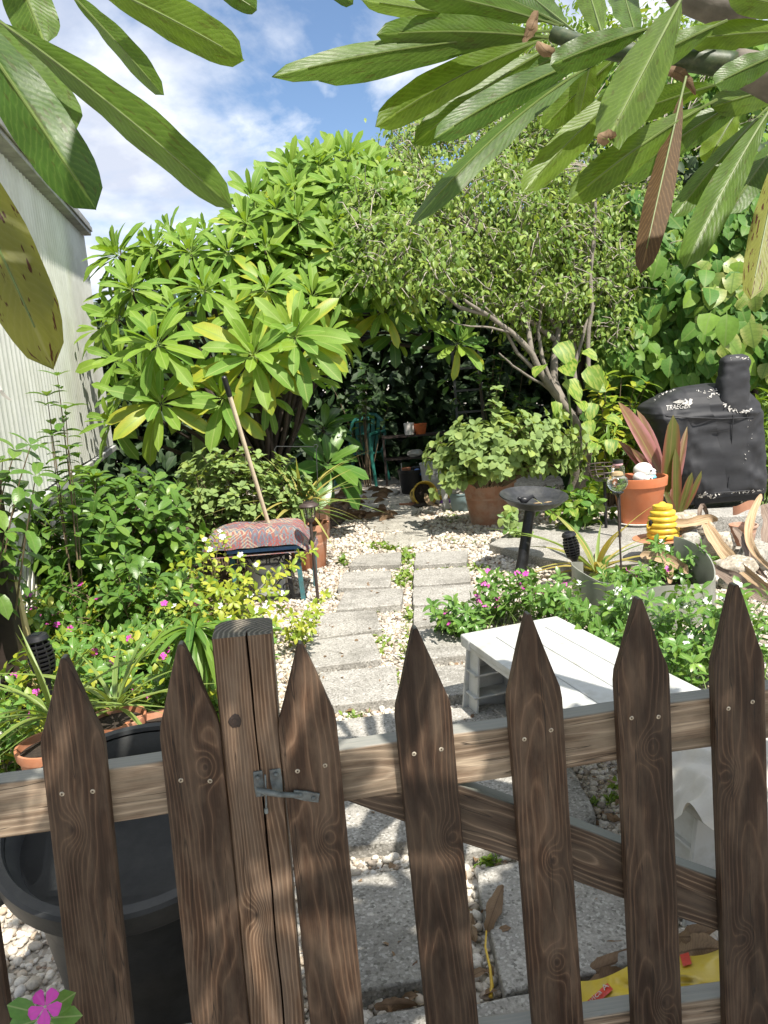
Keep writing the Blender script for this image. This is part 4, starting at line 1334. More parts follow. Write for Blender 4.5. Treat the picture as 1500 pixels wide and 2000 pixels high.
# --- plumeria, front left: broad bush of leaf rosettes
rootA = G(545, 1085)
rootA = V((-1.0, 6.7, 0))
tA = thing('plumeria_tree', 'broad bright green plumeria beside the pale siding, yellowing leaves low down', 'tree', tuple(rootA))
fA = Foliage(tA, 300)
trA = MB()
fork = rootA + V((.05, -.1, .55))
limb(trA, [rootA, fork], .085, .07)
ROS_A = [  # px, py, depth, leaf length in px, leaves, yellow share
    (305, 668, 4.6, 125, 22, .25), (495, 690, 4.7, 130, 22, .75), (575, 655, 4.8, 125, 22, .65), (312, 785, 4.6, 105, 16, .6), (432, 775, 4.75, 110, 16, .8),
    (255, 560, 5.2, 105, 18, .1), (395, 560, 5.0, 110, 18, .45), (520, 560, 5.1, 110, 18, .35), (610, 575, 5.3, 105, 18, .5), (225, 700, 5.1, 95, 14, .1), (235, 770, 5.0, 90, 12, .15),
    (640, 650, 5.2, 95, 14, .6), (345, 610, 5.1, 100, 14, .2), (455, 610, 5.1, 100, 14, .4), (225, 620, 5.2, 95, 14, .05),
    (230, 495, 5.7, 90, 16, 0), (300, 480, 5.6, 95, 18, .05), (370, 490, 5.5, 100, 18, .1), (445, 490, 5.5, 100, 18, .15), (520, 480, 5.6, 95, 18, .1), (590, 490, 5.7, 95, 18, .15), (655, 540, 5.8, 90, 16, .2), (670, 590, 5.9, 90, 14, .3),
    (400, 450, 5.9, 85, 14, .05), (330, 452, 5.9, 80, 14, .0), (470, 440, 5.9, 88, 16, .05), (545, 440, 6.0, 85, 16, .05), (615, 450, 6.1, 85, 16, .1), (190, 640, 5.5, 80, 10, 0), (560, 600, 5.3, 90, 12, .4), (215, 820, 4.9, 80, 12, .1), (375, 745, 4.9, 95, 14, .5), (270, 730, 4.9, 95, 14, .2), (520, 770, 5.1, 85, 12, .4), (600, 730, 5.3, 80, 12, .3), (455, 800, 4.9, 85, 12, .6)]
for _ in range(18):
    ROS_A.append((RF(215, 670), RF(455, 660), RF(5.6, 6.0), 95, 16, .15))
for x, y, d, lp, n, yf in ROS_A:
    d += .85
    c = D(x, y, d)
    ax = V(((x - 430) / 520 + RF(-.3, .3), -.62 + RF(-.25, .25), (.8 if y < 600 else .5) + RF(-.15, .2)))
    lp *= RF(.8, 1.15)
    rosette(fA, c, ax, lp * (.94 if y > 600 else .84) * d / FPX, int(n * 1.25), K_PL, K_PLY, yf * .7)
    b = c - ax.normalized() * .04
    limb(trA, [fork + V((RF(-.05, .05), RF(-.05, .05), RF(-.1, .1))), fork.lerp(b, .5) + V((0, .15, -.08)), b - ax.normalized() * .12, b], .022, .011, 6, .02)
fA.finish()
trA.build('trunk', M['darkbark'], tA, angle=180)

# --- plumeria behind it: the higher crown, and its shaded lower rosettes over the path
rootB = V((-1.15, 8.2, 0))
tB = thing('plumeria_tree', 'tall rear plumeria whose crown meets the sky above the path', 'tree', tuple(rootB))
fB = Foliage(tB, 300)
trB = MB()
forkB = rootB + V((0, 0, .8))
limb(trB, [rootB, forkB], .10, .085)
ROS_B = []
for (x0, x1, y0, n) in ((560, 740, 318, 8), (520, 760, 355, 11), (480, 770, 395, 13), (470, 780, 435, 13), (640, 800, 480, 7), (650, 790, 530, 6)):
    for i in range(n):
        x = x0 + (x1 - x0) * (i + RF(.2, .8)) / n
        y = y0 + RF(-14, 14) + (18 * ((x - 650) / 100) ** 2 if y0 < 370 else 0)
        ROS_B.append((x, y, 6.6 + (440 - y) / 440 * 1.3 + RF(-.2, .2), 80, 15, .06))
ROS_B += [(748, 602, 6.5, 92, 16, .25), (897, 668, 6.6, 80, 14, .15), (700, 560, 6.6, 85, 12, .3), (800, 590, 6.9, 80, 12, .05), (850, 640, 7.0, 75, 10, .05), (770, 650, 7.2, 80, 10, 0), (660, 620, 6.6, 85, 12, .2)]
for x, y, d, lp, n, yf in ROS_B:
    c = D(x, y, d)
    ax = V(((x - 600) / 420 + RF(-.2, .2), -.95 + RF(-.2, .2), .75))
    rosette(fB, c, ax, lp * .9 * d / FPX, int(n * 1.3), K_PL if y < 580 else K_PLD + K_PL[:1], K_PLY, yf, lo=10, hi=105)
    limb(trB, [forkB + V((RF(-.05, .05), RF(-.05, .05), RF(-.1, .1))), V((forkB.x * .45 + c.x * .55, forkB.y * .5 + c.y * .5 + .25, c.z * .62 + .75)), c - ax.normalized() * .12, c - ax.normalized() * .03], .022, .011, 6, .02)
fB.finish()
trB.build('trunk', M['darkbark'], tB, angle=180)

# --- weeping fig with bare grey limbs
rootC = G(1150, 985)
rootC = V((1.72, 7.0, 0))
tC = thing('fig_tree', 'small-leaved weeping fig with bare grey limbs above the pot plants', 'tree', tuple(rootC))
fC = Foliage(tC, 0)
trC = MB()
base = D(1140, 850, 6.9)
limb(trC, [rootC, rootC.lerp(base, .5) + V((.03, 0, 0)), base], .10, .075)
def pxline(pts, dep):
    return [D(x, y, d) for (x, y), d in zip(pts, dep)]
LIMBS = [([(1140, 850), (1085, 770), (1040, 690), (1000, 650), (950, 615), (905, 585)], (6.9, 6.75, 6.6, 6.5, 6.4, 6.3), .036, .013),
         ([(1040, 690), (1032, 640), (1005, 590), (960, 520), (930, 450)], (6.6, 6.6, 6.7, 6.8, 6.9), .026, .008),
         ([(1100, 790), (1080, 740), (1085, 660), (1095, 600), (1130, 520)], (6.85, 7.0, 7.1, 7.2, 7.3), .045, .012),
         ([(1085, 665), (1040, 630), (1000, 615), (950, 580), (880, 555)], (7.1, 7.0, 6.9, 6.8, 6.7), .026, .009),
         ([(1085, 640), (1060, 590), (1040, 540), (1015, 470)], (7.1, 7.1, 7.0, 7.0), .022, .008),
         ([(1120, 810), (1060, 745), (1000, 715), (975, 690)], (6.9, 6.7, 6.6, 6.5), .016, .006),
         ([(1152, 760), (1150, 640), (1158, 500), (1160, 390), (1165, 330)], (6.9, 6.85, 6.8, 6.8, 6.8), .022, .012),
         ([(1120, 700), (1110, 620), (1120, 520), (1105, 400), (1080, 300)], (7.2, 7.3, 7.4, 7.6, 7.8), .035, .014),
         ([(1060, 730), (1010, 690), (985, 640), (945, 600), (900, 570)], (6.7, 6.6, 6.5, 6.45, 6.4), .018, .007),
         ([(1095, 790), (1060, 700), (1050, 650), (1060, 600), (1040, 560)], (6.8, 6.8, 6.8, 6.8, 6.8), .022, .008),
         ([(1130, 810), (1125, 720), (1140, 640), (1180, 560)], (6.9, 7.0, 7.0, 7.1), .024, .009),
         ([(1000, 650), (960, 640), (920, 635), (880, 625)], (6.5, 6.4, 6.35, 6.3), .012, .004),
         ([(950, 615), (900, 600), (850, 560), (780, 520), (720, 500)], (6.4, 6.35, 6.25, 6.15, 6.1), .018, .007),
         ([(1130, 560), (1180, 480), (1230, 400), (1280, 330)], (7.3, 7.4, 7.5, 7.6), .03, .01)]
ends = []
for px, dep, r0, r1 in LIMBS:
    pp = pxline(px, dep)
    limb(trC, pp, r0, r1, 8, .03)
    ends += pp[1:]
trC.build('trunk', M['bark'], tC, angle=180)
CLUMP_C = []
for (cx, cy, d, rx, ry, rd, n) in ((960, 430, 7.0, 215, 130, .75, 210), (820, 420, 7.2, 110, 90, .6, 60), (1110, 330, 7.6, 200, 150, .8, 150), (900, 310, 7.9, 140, 90, .6, 70), (1010, 560, 6.7, 150, 60, .4, 52), (790, 500, 6.15, 110, 75, .35, 80), (1075, 610, 7.4, 110, 80, .4, 60), (1190, 590, 7.2, 60, 90, .3, 36), (1000, 250, 8.0, 120, 80, .6, 60), (740, 420, 6.4, 70, 70, .3, 26), (1240, 440, 7.5, 110, 120, .5, 60), (1080, 180, 8.3, 210, 120, .8, 110), (1320, 200, 8.3, 200, 200, .7, 120), (1130, 470, 7.2, 120, 110, .5, 60), (780, 340, 7.6, 50, 70, .4, 22), (860, 240, 8.0, 60, 50, .4, 16), (790, 262, 7.7, 40, 30, .2, 6)):
    for _ in range(n):
        v = V((random.gauss(0, 1), random.gauss(0, 1), random.gauss(0, 1))).normalized() * RF(.35, 1.0) ** .6
        if v.y > .5:
            v.y *= .5
        CLUMP_C.append(D(cx + v.x * rx, cy - v.z * ry, d + v.y * rd))
twC = MB()
for c in CLUMP_C:
    e = min(ends, key=lambda q: (q - c).length)
    if random.random() < .55:
        b = c.lerp(e, min(1, .55 / max(.2, (e - c).length)))
        twC.tube(arc(b, (b + c) / 2 + V((RF(-.08, .08), RF(-.08, .08), .06)), c, 3), [.006, .005, .004, .002], 4, cap=False)
    for _ in range(random.choice((2, 2, 3))):
        q = c + V((RF(-.2, .2), RF(-.2, .1), RF(-.2, .14)))
        twC.tube(arc(c, (c + q) / 2 + V((RF(-.04, .04), RF(-.04, .04), .05)), q, 2), [.0055, .004, .002], 4, cap=False)
    kk = K_FIG if c.z < 3.9 else K_FIG + K_TALL * 2
    for _ in range(30):
        p = c + V((random.gauss(0, .10), random.gauss(0, .10), random.gauss(0, .085)))
        d_ = V((RF(-1, 1), RF(-1, .6), RF(-1.3, .2)))
        fC.add(random.choice(kk), LM(p, d_, V((RF(-.3, .7), RF(-1.2, .0), 1)), RF(.05, .085)))
fC.finish()
o = twC.build('twigs', M['twig'], tC, angle=180); o['kind'] = 'stuff'

# --- tall tree that fills the upper right behind the fig
rootD = V((3.6, 10.4, 0))
tD = thing('tall_tree', 'tall leafy tree rising behind the fig at the upper right', 'tree', tuple(rootD))
fD = Foliage(tD, 0)
trD = MB()
limb(trD, [rootD, rootD + V((-.2, 0, 2.2)), rootD + V((-.3, .1, 4.6))], .16, .07, 10)
limb(trD, [rootD + V((-.2, 0, 2.2)), rootD + V((-1.1, -.2, 3.6)), rootD + V((-1.8, -.3, 4.9))], .08, .03, 8)
limb(trD, [rootD + V((-.2, 0, 2.6)), rootD + V((.9, -.2, 3.8)), rootD + V((1.5, -.3, 5.2))], .08, .03, 8)
trD.build('trunk', M['darkbark'], tD, angle=180)
for (cx, cy, d, rx, ry, rd, n) in ((1060, 110, 10.2, 110, 120, .9, 80), (1250, 150, 10.2, 220, 170, 1.0, 170), (1450, 250, 9.8, 160, 260, 1.0, 170), (1180, 330, 10.0, 220, 130, .8, 110), (990, 90, 10.4, 60, 70, .6, 26), (1300, 450, 9.6, 260, 130, .6, 120)):
    for _ in range(n):
        v = V((random.gauss(0, 1), random.gauss(0, 1), random.gauss(0, 1))).normalized() * RF(.3, 1.0) ** .6
        c = D(cx + v.x * rx, cy - v.z * ry, d + v.y * rd)
        for _ in range(16):
            p = c + V((random.gauss(0, .16), random.gauss(0, .16), random.gauss(0, .13)))
            fD.add(K_TALL[0] if random.random() < .6 else K_FIG[0], LM(p, V((RF(-1, 1), RF(-1, 1), RF(-1, .3))), V((RF(-.6, .6), RF(-.8, .4), 1)), RF(.09, .15)))
fD.finish()

# --- hedge at the back that closes the shaded hollow, and its low branches
rootE = V((.2, 11.2, 0))
tE = thing('boundary_hedge', 'dark dense hedge closing the shaded end of the garden', 'hedge', tuple(rootE))
fE = Foliage(tE, 0)
bk = MB()
for k in range(26):
    x = -4.2 + k * .36
    limb(bk, [V((x, 11.2 + RF(-.2, .2), 0)), V((x + RF(-.2, .2), 11.1, 1.4)), V((x + RF(-.4, .4), 11.0, 3.0 + RF(-.3, .6)))], .035, .012, 5)
bk.build('trunks', M['darkbark'], tE, angle=180)['kind'] = 'stuff'
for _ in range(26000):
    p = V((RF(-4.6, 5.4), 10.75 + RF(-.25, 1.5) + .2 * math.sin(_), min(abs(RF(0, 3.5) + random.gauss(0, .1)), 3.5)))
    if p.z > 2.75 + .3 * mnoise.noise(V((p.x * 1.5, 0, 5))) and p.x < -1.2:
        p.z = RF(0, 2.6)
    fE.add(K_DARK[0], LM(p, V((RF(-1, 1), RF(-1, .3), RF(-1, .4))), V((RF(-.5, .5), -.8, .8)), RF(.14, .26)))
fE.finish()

# --- vine-covered hedge along the right
rootF = V((4.2, 8.0, 0))
tF = thing('vine_hedge', 'wall of heart-leaved vine along the right behind the covered smoker', 'hedge', tuple(rootF))
fF = Foliage(tF, 300)
bk = MB()
for k in range(9):
    x = 2.05 + k * .42
    y = 8.0 - k * .10
    limb(bk, [V((x, y, 0)), V((x + RF(-.15, .15), y + .1, 1.5)), V((x + RF(-.3, .3), y + .1, 3.0))], .04, .02, 6)
bk.build('trunks', M['darkbark'], tF, angle=180)['kind'] = 'stuff'
def vine_face(n, x0, x1, y0, y1, dfun, size, kinds, hang=.8):
    for _ in range(n):
        x, y = RF(x0, x1), RF(y0, y1)
        lump = mnoise.noise(V((x / 130, y / 110, 3.0)))
        d = dfun(x, y) - .55 * lump + abs(random.gauss(0, .28))
        p = D(x, y, d)
        fF.add(random.choice(kinds), LM(p, V((RF(-.7, .7), RF(-.7, .1), -hang + RF(-.4, .5))), V((RF(-.5, .5) - .1, -.85, .75 + RF(-.2, .4))), size * random.choice((.55, .8, 1.0, 1.25)) * RF(.85, 1.15)))
vine_face(1900, 1170, 1560, 370, 730, lambda x, y: 7.35 - (x - 1170) / 390 * .5, .165, K_VINE)
vine_face(150, 1370, 1540, 500, 720, lambda x, y: 6.9 - (x - 1370) / 390 * .4, .22, K_VINE + K_VINEY * 2)
vine_face(120, 1180, 1290, 480, 640, lambda x, y: 7.0, .20, K_VINE)
vine_face(750, 1150, 1560, 700, 1000, lambda x, y: 7.5, .17, K_VINE)
vine_face(950, 1170, 1560, 70, 400, lambda x, y: 7.9, .20, K_VINE)
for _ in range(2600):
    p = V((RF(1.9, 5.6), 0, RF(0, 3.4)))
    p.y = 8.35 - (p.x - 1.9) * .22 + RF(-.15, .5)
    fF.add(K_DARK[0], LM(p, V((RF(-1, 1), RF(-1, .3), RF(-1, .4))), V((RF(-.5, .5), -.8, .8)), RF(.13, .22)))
fF.finish()

# --- narrow bright leaves at the right edge, and the yellow-green bush left of the smoker
def leafy_bush(name, label, cat, root, tips, kinds, size, pairs, stemmat, limit=200, **kw):
    t = thing(name, label, cat, tuple(root))
    f = Foliage(t, limit)
    mb = MB()
    herb(f, tips, V(root), kinds, size, pairs, stem=mb, **kw)
    f.finish()
    stems_part(mb, stemmat, t)
    return t
K_NARR = [leaf_kind('leaf', M['tall'], .22, .4, 5, .3, .4, .04)]
leafy_bush('narrow_leaf_bush', 'bright narrow-leaved bush at the right edge beside the covered smoker', 'bush', G(1500, 1000, 0) + V((.1, .35, 0)),
           [D(RF(1455, 1540), RF(745, 960), RF(6.7, 7.1)) for _ in range(26)], K_NARR, .21, 5, M['greenstem'], sr=.006, hang=.35)
leafy_bush('croton_bush', 'yellow-green bush between the fig trunk and the covered smoker', 'bush', V((2.15, 7.1, 0)),
           [D(RF(1165, 1265), RF(735, 900), RF(6.75, 7.1)) for _ in range(30)], K_NARR + K_GOLD[:1], .17, 5, M['brownstem'], sr=.006, hang=.45)
# variegated pothos climbing the fig trunk
pt = thing('pothos_vine', 'variegated yellow-green pothos climbing the fig trunk', 'vine', tuple(rootC + V((-.05, -.15, 0))))
fp = Foliage(pt, 60)
for x, y, s in ((1092, 690, 62), (1110, 732, 58), (1150, 735, 60), (1105, 762, 60), (1145, 765, 50), (1130, 800, 45), (1110, 815, 45), (1070, 730, 46), (1160, 800, 44), (1140, 700, 40), (1175, 750, 40), (1090, 795, 36), (1150, 835, 40), (1120, 850, 36), (1185, 830, 40), (1200, 870, 40), (1170, 880, 40)):
    d = 6.55 + RF(-.08, .08)
    fp.add(K_POTH[0], LM(D(x - 5, y - s * .4, d), V((RF(-1, 1), -.6 + RF(-.3, .3), -.45 + RF(-.5, .4))), V((RF(-.6, .6), -.5, .9)), s * d / FPX * .95))
fp.finish()
vs_ = MB().tube(arc(rootC + V((-.08, -.18, 0)), D(1135, 860, 6.6), D(1095, 690, 6.62), 8), .01, 6)
vs_.build('vine_stem', M['greenstem'], pt)
# ================================================================== garden plants, left side
gl = G(225, 1192)
leafy_bush('glossy_shrub', 'dense glossy green shrub below the siding, left of the leaning pole', 'shrub', V((-1.62, 4.35, 0)),
           dome(V((-1.56, 4.25, .55)), .52, .45, .42, 130, -.55, .7), K_SHRUB, .125, 6, M['brownstem'], limit=300, sr=.005, start=.4, root_spread=.25)
sp = G(118, 1090)
leafy_bush('sapling', 'thin upright sapling standing against the pale siding', 'sapling', V((-1.56, 3.72, 0)),
           [D(x, y, 3.7 + RF(-.08, .08)) for x, y in ((112, 735), (92, 775), (128, 800), (100, 850), (135, 880))], K_SHRUB, .115, 9, M['brownstem'], limit=120, sr=.005, start=.5, lift=.1, root_spread=.02, hang=.15)
leafy_bush('drooping_bush', 'drooping dark-leaved bush at the left edge beside the brown post', 'bush', V((-1.72, 3.05, 0)),
           [D(x, y, 3.0 + RF(-.15, .15)) for x, y in ((20, 800), (45, 830), (10, 840), (60, 870), (30, 880), (5, 900), (70, 930), (40, 960), (20, 990), (60, 1000), (10, 1040))[3:]], K_SHRUB, .12, 5, M['brownstem'], limit=120, sr=.005, start=.5, hang=.55, root_spread=.05)
leafy_bush('felty_herb', 'mound of grey-green felty herb behind the cushioned stool', 'herb', V((-1.05, 5.45, 0)),
           dome(V((-1.03, 5.42, .56)), .54, .22, .40, 170, -.25, .7), K_PLECT, .075, 5, M['brownstem'], limit=300, sr=.004, start=.45, root_spread=.2)
leafy_bush('low_dark_shrub', 'dark low shrub under the glossy shrub, against the lattice', 'shrub', V((-1.30, 3.75, 0)),
           dome(V((-1.36, 3.7, .30)), .48, .3, .30, 60, -.2, .6), K_SHRUB + K_PLD, .10, 5, M['brownstem'], limit=200, sr=.004, start=.4, root_spread=.12)

def leaf_blob_px(x, y, d, rx, ry, rd, n):
    return [D(x + random.gauss(0, rx * .5), y + random.gauss(0, ry * .5), d + random.gauss(0, rd * .5)) for _ in range(n)]
# golden plumbago in front of the stool
gold = thing('golden_plumbago', 'sprawling yellow-green plumbago with white flowers in front of the cushioned stool', 'shrub', tuple(G(440, 1262)))
fg = Foliage(gold, 300)
mb = MB()
tips = [D(x, y, d) for x, y, d in ((360, 1085, 3.9), (400, 1060, 4.0), (430, 1045, 4.1), (380, 1130, 3.8), (420, 1110, 3.9), (470, 1090, 3.9), (500, 1110, 3.85), (520, 1150, 3.8), (540, 1120, 3.85), (570, 1105, 3.85), (610, 1075, 3.9), (350, 1160, 3.7), (400, 1170, 3.7), (450, 1150, 3.75), (490, 1170, 3.7), (520, 1190, 3.65), (430, 1190, 3.6), (380, 1200, 3.6), (340, 1110, 3.9), (585, 1085, 3.9), (460, 1120, 3.8), (410, 1140, 3.75), (340, 1190, 3.6), (500, 1200, 3.6), (550, 1165, 3.75), (365, 1105, 3.7), (395, 1095, 3.8), (410, 1080, 3.8), (480, 1130, 3.7), (425, 1150, 3.6), (455, 1175, 3.5), (375, 1165, 3.6), (405, 1215, 3.5), (450, 1215, 3.5), (510, 1225, 3.5), (360, 1225, 3.5), (435, 1055, 3.9))]
herb(fg, tips, G(440, 1262), K_GOLD, .062, 8, start=.25, stem=mb, sr=.003, flower=K_WHITEF, fsize=.032, pf=.3, root_spread=.12)
fg.finish(); stems_part(mb, M['brownstem'], gold)
g2 = thing('golden_groundcover', 'low yellow-green tuft beside the paving, right of the square post top', 'plant', tuple(G(572, 1262)))
fg = Foliage(g2, 200)
mb = MB()
herb(fg, [D(x, y, 3.75 + RF(-.1, .1)) for x, y in ((540, 1215), (570, 1200), (600, 1205), (615, 1180), (635, 1160), (590, 1225), (560, 1235), (610, 1225), (550, 1190), (620, 1200), (580, 1245))], G(572, 1258), K_GOLD, .045, 8, start=.1, stem=mb, sr=.002, root_spread=.1)
fg.finish(); stems_part(mb, M['greenstem'], g2)

# periwinkle bed on the left: several plants
PERI_L = [((330, 1180), 3.7, 60, 35, 'pale leafy periwinkle left of the golden plumbago', .3),
          ((30, 1215), 3.6, 70, 50, 'pale leafy periwinkle at the left edge below the cream board', .1),
          ((130, 1180), 3.9, 80, 35, 'pale leafy periwinkle under the lattice', .15),
          ((180, 1275), 3.3, 120, 40, 'bright periwinkle spreading behind the strap-leaved plants', .3),
          ((60, 1275), 3.35, 100, 48, 'pink periwinkle patch at the left edge around the black torch light', .3),
          ((165, 1225), 3.75, 100, 40, 'pink periwinkle nearest the lattice, under the glossy shrub', .45),
          ((270, 1210), 3.9, 90, 40, 'pink periwinkle beside the dry leaf litter', .5),
          ((330, 1265), 3.4, 80, 40, 'pink periwinkle left of the drooping tuft', .35),
          ((210, 1300), 3.2, 110, 40, 'low periwinkle sprawling behind the bin and the strap-leaved plant', .12),
          ((40, 1395), 2.6, 80, 50, 'periwinkle at the left edge beside the bin rim', .12),
          ((395, 1340), 3.0, 60, 40, 'leafy periwinkle between picket and square post', .1),
          ((120, 1310), 2.95, 110, 45, 'pale leafy periwinkle between the strap-leaved plants', .15),
          ((300, 1345), 2.95, 90, 40, 'pale leafy periwinkle behind the wide clay pot', .12),
          ((235, 1255), 3.6, 130, 35, 'bright periwinkle carpet in the middle of the left bed', .3),
          ((440, 1290), 3.2, 60, 40, 'bright periwinkle behind the cracked face of the square post', .2),
          ((470, 1245), 3.45, 60, 30, 'periwinkle directly behind the square post top', .25)]
for (x, y), d, w, h, lab, pf in PERI_L:
    r = D(x, y, d); r.z = 0
    t = thing('periwinkle', lab, 'flower plant', tuple(r), 'periwinkles in the left bed')
    f = Foliage(t, 180)
    mb = MB()
    tips = [D(x + RF(-w, w), y + RF(-h, h * .7), d + RF(-.2, .2)) for _ in range(32)]
    for q in tips:
        q.z = max(q.z, .04)
    herb(f, tips, r, K_PERI + K_GOLD, .066, 6, start=.3, stem=mb, sr=.0025, flower=K_PINK, fsize=.034, pf=pf * .55, root_spread=.14)
    f.finish(); stems_part(mb, M['greenstem'], t)
# one flower plant on the near side of the fence
r = D(75, 2010, 1.0); r.z = 0
t = thing('periwinkle', 'single pink periwinkle on the near side of the fence, bottom left corner', 'flower plant', tuple(r))
f = Foliage(t, 60)
mb = MB()
tip = D(84, 1985, .985)
mb.tube(arc(r, r + V((.02, 0, .3)), tip, 6), .003, 6)
for dx, dy, lx, ly in ((-18, -18, -1, .35), (-25, 18, -1, -.2), (20, 22, 1, -.4), (30, 8, 1, .2), (0, 30, .1, -1), (25, -20, .8, .7)):
    f.add(K_PERI[0], LM(D(84 + dx * .4, 1985 + dy * .4, .99), Rv * lx + Uv * ly - Fv * .2, -Fv * .8 + Uv * .5, .042, 1.25))
flower_at(f, K_PINK, D(88, 1966, .965), .042, -Fv * .8 + Uv * .45)
f.finish(); mb.build('stem', M['greenstem'], t)

def strap_plant(name, label, cat, base, n, ln, kinds, lo=8, hi=85, group=None, limit=80, ax=V((0, 0, 1)), wid=1.0):
    t = thing(name, label, cat, tuple(base), group)
    f = Foliage(t, limit)
    for i in range(n):
        a = i * 2.39996 + RF(-.3, .3)
        ph = R(lo + (hi - lo) * (i / n) ** .8 + RF(-6, 6))
        d = V((math.cos(a) * math.sin(ph), math.sin(a) * math.sin(ph), math.cos(ph)))
        r = V((math.cos(a), math.sin(a), 0))
        f.add(random.choice(kinds), LM(V(base) + r * .012, d, V((0, 0, 1)) * math.sin(ph) - r * math.cos(ph), ln * RF(.65, 1.15), RF(.8, 1.15) * wid))
    f.finish()
    return t
b = D(225, 1385, 2.45); b.z = max(.2, b.z)
strap_plant('strap_plant', 'strap-leaved plant in the clay pot behind the bin rim', 'plant', b, 20, .34, K_STRAP, 10, 80, limit=40, wid=.72)
b = D(105, 1400, 2.35)
strap_plant('strap_plant', 'strap-leaved plant left of the first picket point, before the black torch light', 'plant', b, 28, .34, K_STRAP, 10, 95, limit=40, wid=.6)
b = D(590, 1000, 5.6)
strap_plant('strap_plant', 'spiky yellow-striped plant in the clay pot behind the cushioned stool', 'plant', b, 44, .50, K_STRAP + K_STRAPY * 2, 4, 95, limit=60, wid=1.0)
b = G(1165, 1118, .05)
strap_plant('strap_plant', 'straw-coloured arching plant inside the grey edging ring', 'plant', b, 24, .60, K_STRAPY + K_STRAP[:1], 10, 85, limit=40, wid=.9)
# drooping tuft beside the post
b = D(380, 1228, 2.75)
t = thing('umbrella_plant', 'drooping green tuft just left of the square post top', 'plant', (b.x, b.y, 0))
f = Foliage(t, 80)
M['droop'] = leaf_mat('drooping leaf', [(0.06, 0.15, 0.02), (0.10, 0.21, 0.025), (0.16, 0.27, 0.035)], .4, .3, rib=(0.18, 0.27, 0.06))
K_DROOP = [leaf_kind('leaf', M['droop'], .17, .5, 7, .3, 1.1)]
for i in range(64):
    a = RF(0, 6.28)
    f.add(K_DROOP[0], LM(b + V((math.cos(a) * .015, math.sin(a) * .015, RF(-.03, .01))), V((math.cos(a) * RF(.25, .7), math.sin(a) * RF(.25, .7), RF(-.5, .5))), V((0, 0, 1)), .15 * RF(.75, 1.1)))
f.finish()
MB().tube([V((b.x + .02, b.y + .03, 0)), V((b.x, b.y, b.z * .6)), b], .005, 6).build('stem', M['greenstem'], t)

# potted plumeria beside the path, in the shade
pc = G(625, 1043)
fr = thing('potted_plumeria', 'young dark-leaved plumeria beside the path entrance', 'plant', (pc.x - .02, pc.y + .15, 0))
f = Foliage(fr, 80)
c1, c2 = D(640, 905, 6.6), D(632, 835, 6.9)
rosette(f, c1, V((.35, -.55, .55)), .46, 18, K_PLD, None, 0, 25, 115)
rosette(f, c2, V((.25, -.4, .8)), .36, 14, K_PLD, None, 0, 20, 100)
rosette(f, D(600, 870, 7.0), V((-.2, -.4, .8)), .36, 10, K_PLD, None, 0, 20, 100)
f.finish()
mb = MB()
bs = V((pc.x - .02, pc.y + .15, .25))
for e in (c1, c2, D(600, 870, 7.0)):
    limb(mb, [bs, bs.lerp(e, .5) + V((0, .04, .03)), e], .022, .014, 7, .01)
mb.build('trunk', M['darkbark'], fr, angle=180)

# ================================================================== garden plants, right side
PERI_R = [((900, 1205), 3.95, 55, 34, K_PINK, .5, 'pink periwinkle spilling over the right pavers by the bench corner'),
          ((990, 1165), 4.1, 60, 46, K_PINK, .5, 'pink periwinkle in front of the dark birdbath'),
          ((1080, 1170), 3.9, 60, 45, K_PINK, .3, 'pink periwinkle between the bench and the edging ring'),
          ((1170, 1190), 3.6, 70, 50, K_WHITEF, .35, 'white periwinkle hiding the left of the edging ring'),
          ((1265, 1205), 3.35, 80, 55, K_WHITEF, .4, 'white periwinkle before the middle of the edging ring'),
          ((1370, 1215), 3.2, 75, 65, K_WHITEF, .45, 'white periwinkle at the right end of the edging ring'),
          ((1460, 1215), 3.1, 70, 80, K_WHITEF, .45, 'white periwinkle at the right edge behind the last picket'),
          ((1180, 1262), 3.2, 70, 35, K_WHITEF, .1, 'leafy periwinkle along the back of the white bench'),
          ((1310, 1290), 2.9, 80, 35, K_WHITEF, .12, 'leafy periwinkle behind the cloth on the bench'),
          ((1235, 1125), 4.2, 70, 30, K_PINK, .4, 'pink-flowered periwinkle growing inside the edging ring'),
          ((1330, 1100), 4.4, 60, 40, K_WHITEF, .3, 'white periwinkle below the yellow beehive')]
for (x, y), d, w, h, fk, pf, lab in PERI_R:
    r = D(x, y, d); r.z = 0
    t = thing('periwinkle', lab, 'flower plant', tuple(r), 'periwinkles in the right bed')
    f = Foliage(t, 170)
    mb = MB()
    tips = [D(x + RF(-w, w), y + RF(-h, h * .8), d + RF(-.22, .22)) for _ in range(30)]
    for q in tips:
        q.z = max(q.z, .05)
    herb(f, tips, r, K_PERI, .068, 5, start=.3, stem=mb, sr=.0025, flower=fk, fsize=.034, pf=pf * .5, root_spread=.14)
    f.finish(); stems_part(mb, M['greenstem'], t)
leafy_bush('felty_herb', 'rounded pale green felty herb overflowing the big clay pot', 'herb', V((G(965, 1035).x, 6.55, .38)),
           dome(D(990, 890, 6.45), .68, .42, .36, 150, -.45, .6) + [D(970, 762, 6.4), D(968, 790, 6.4), D(1120, 850, 6.4), D(850, 960, 6.2), D(860, 900, 6.3), D(1130, 930, 6.3)], K_PLECT, .105, 5, M['brownstem'], limit=300, sr=.005, start=.35, root_spread=.15)
leafy_bush('pothos_vine', 'pothos spreading at ground level right of the big clay pot', 'vine', V((G(1130, 1050).x, G(1130, 1050).y, 0)),
           leaf_blob_px(1130, 985, 6.1, 80, 60, .4, 26), K_VINE + K_POTH, .13, 3, M['greenstem'], limit=120, sr=.004, start=.5, hang=.5)
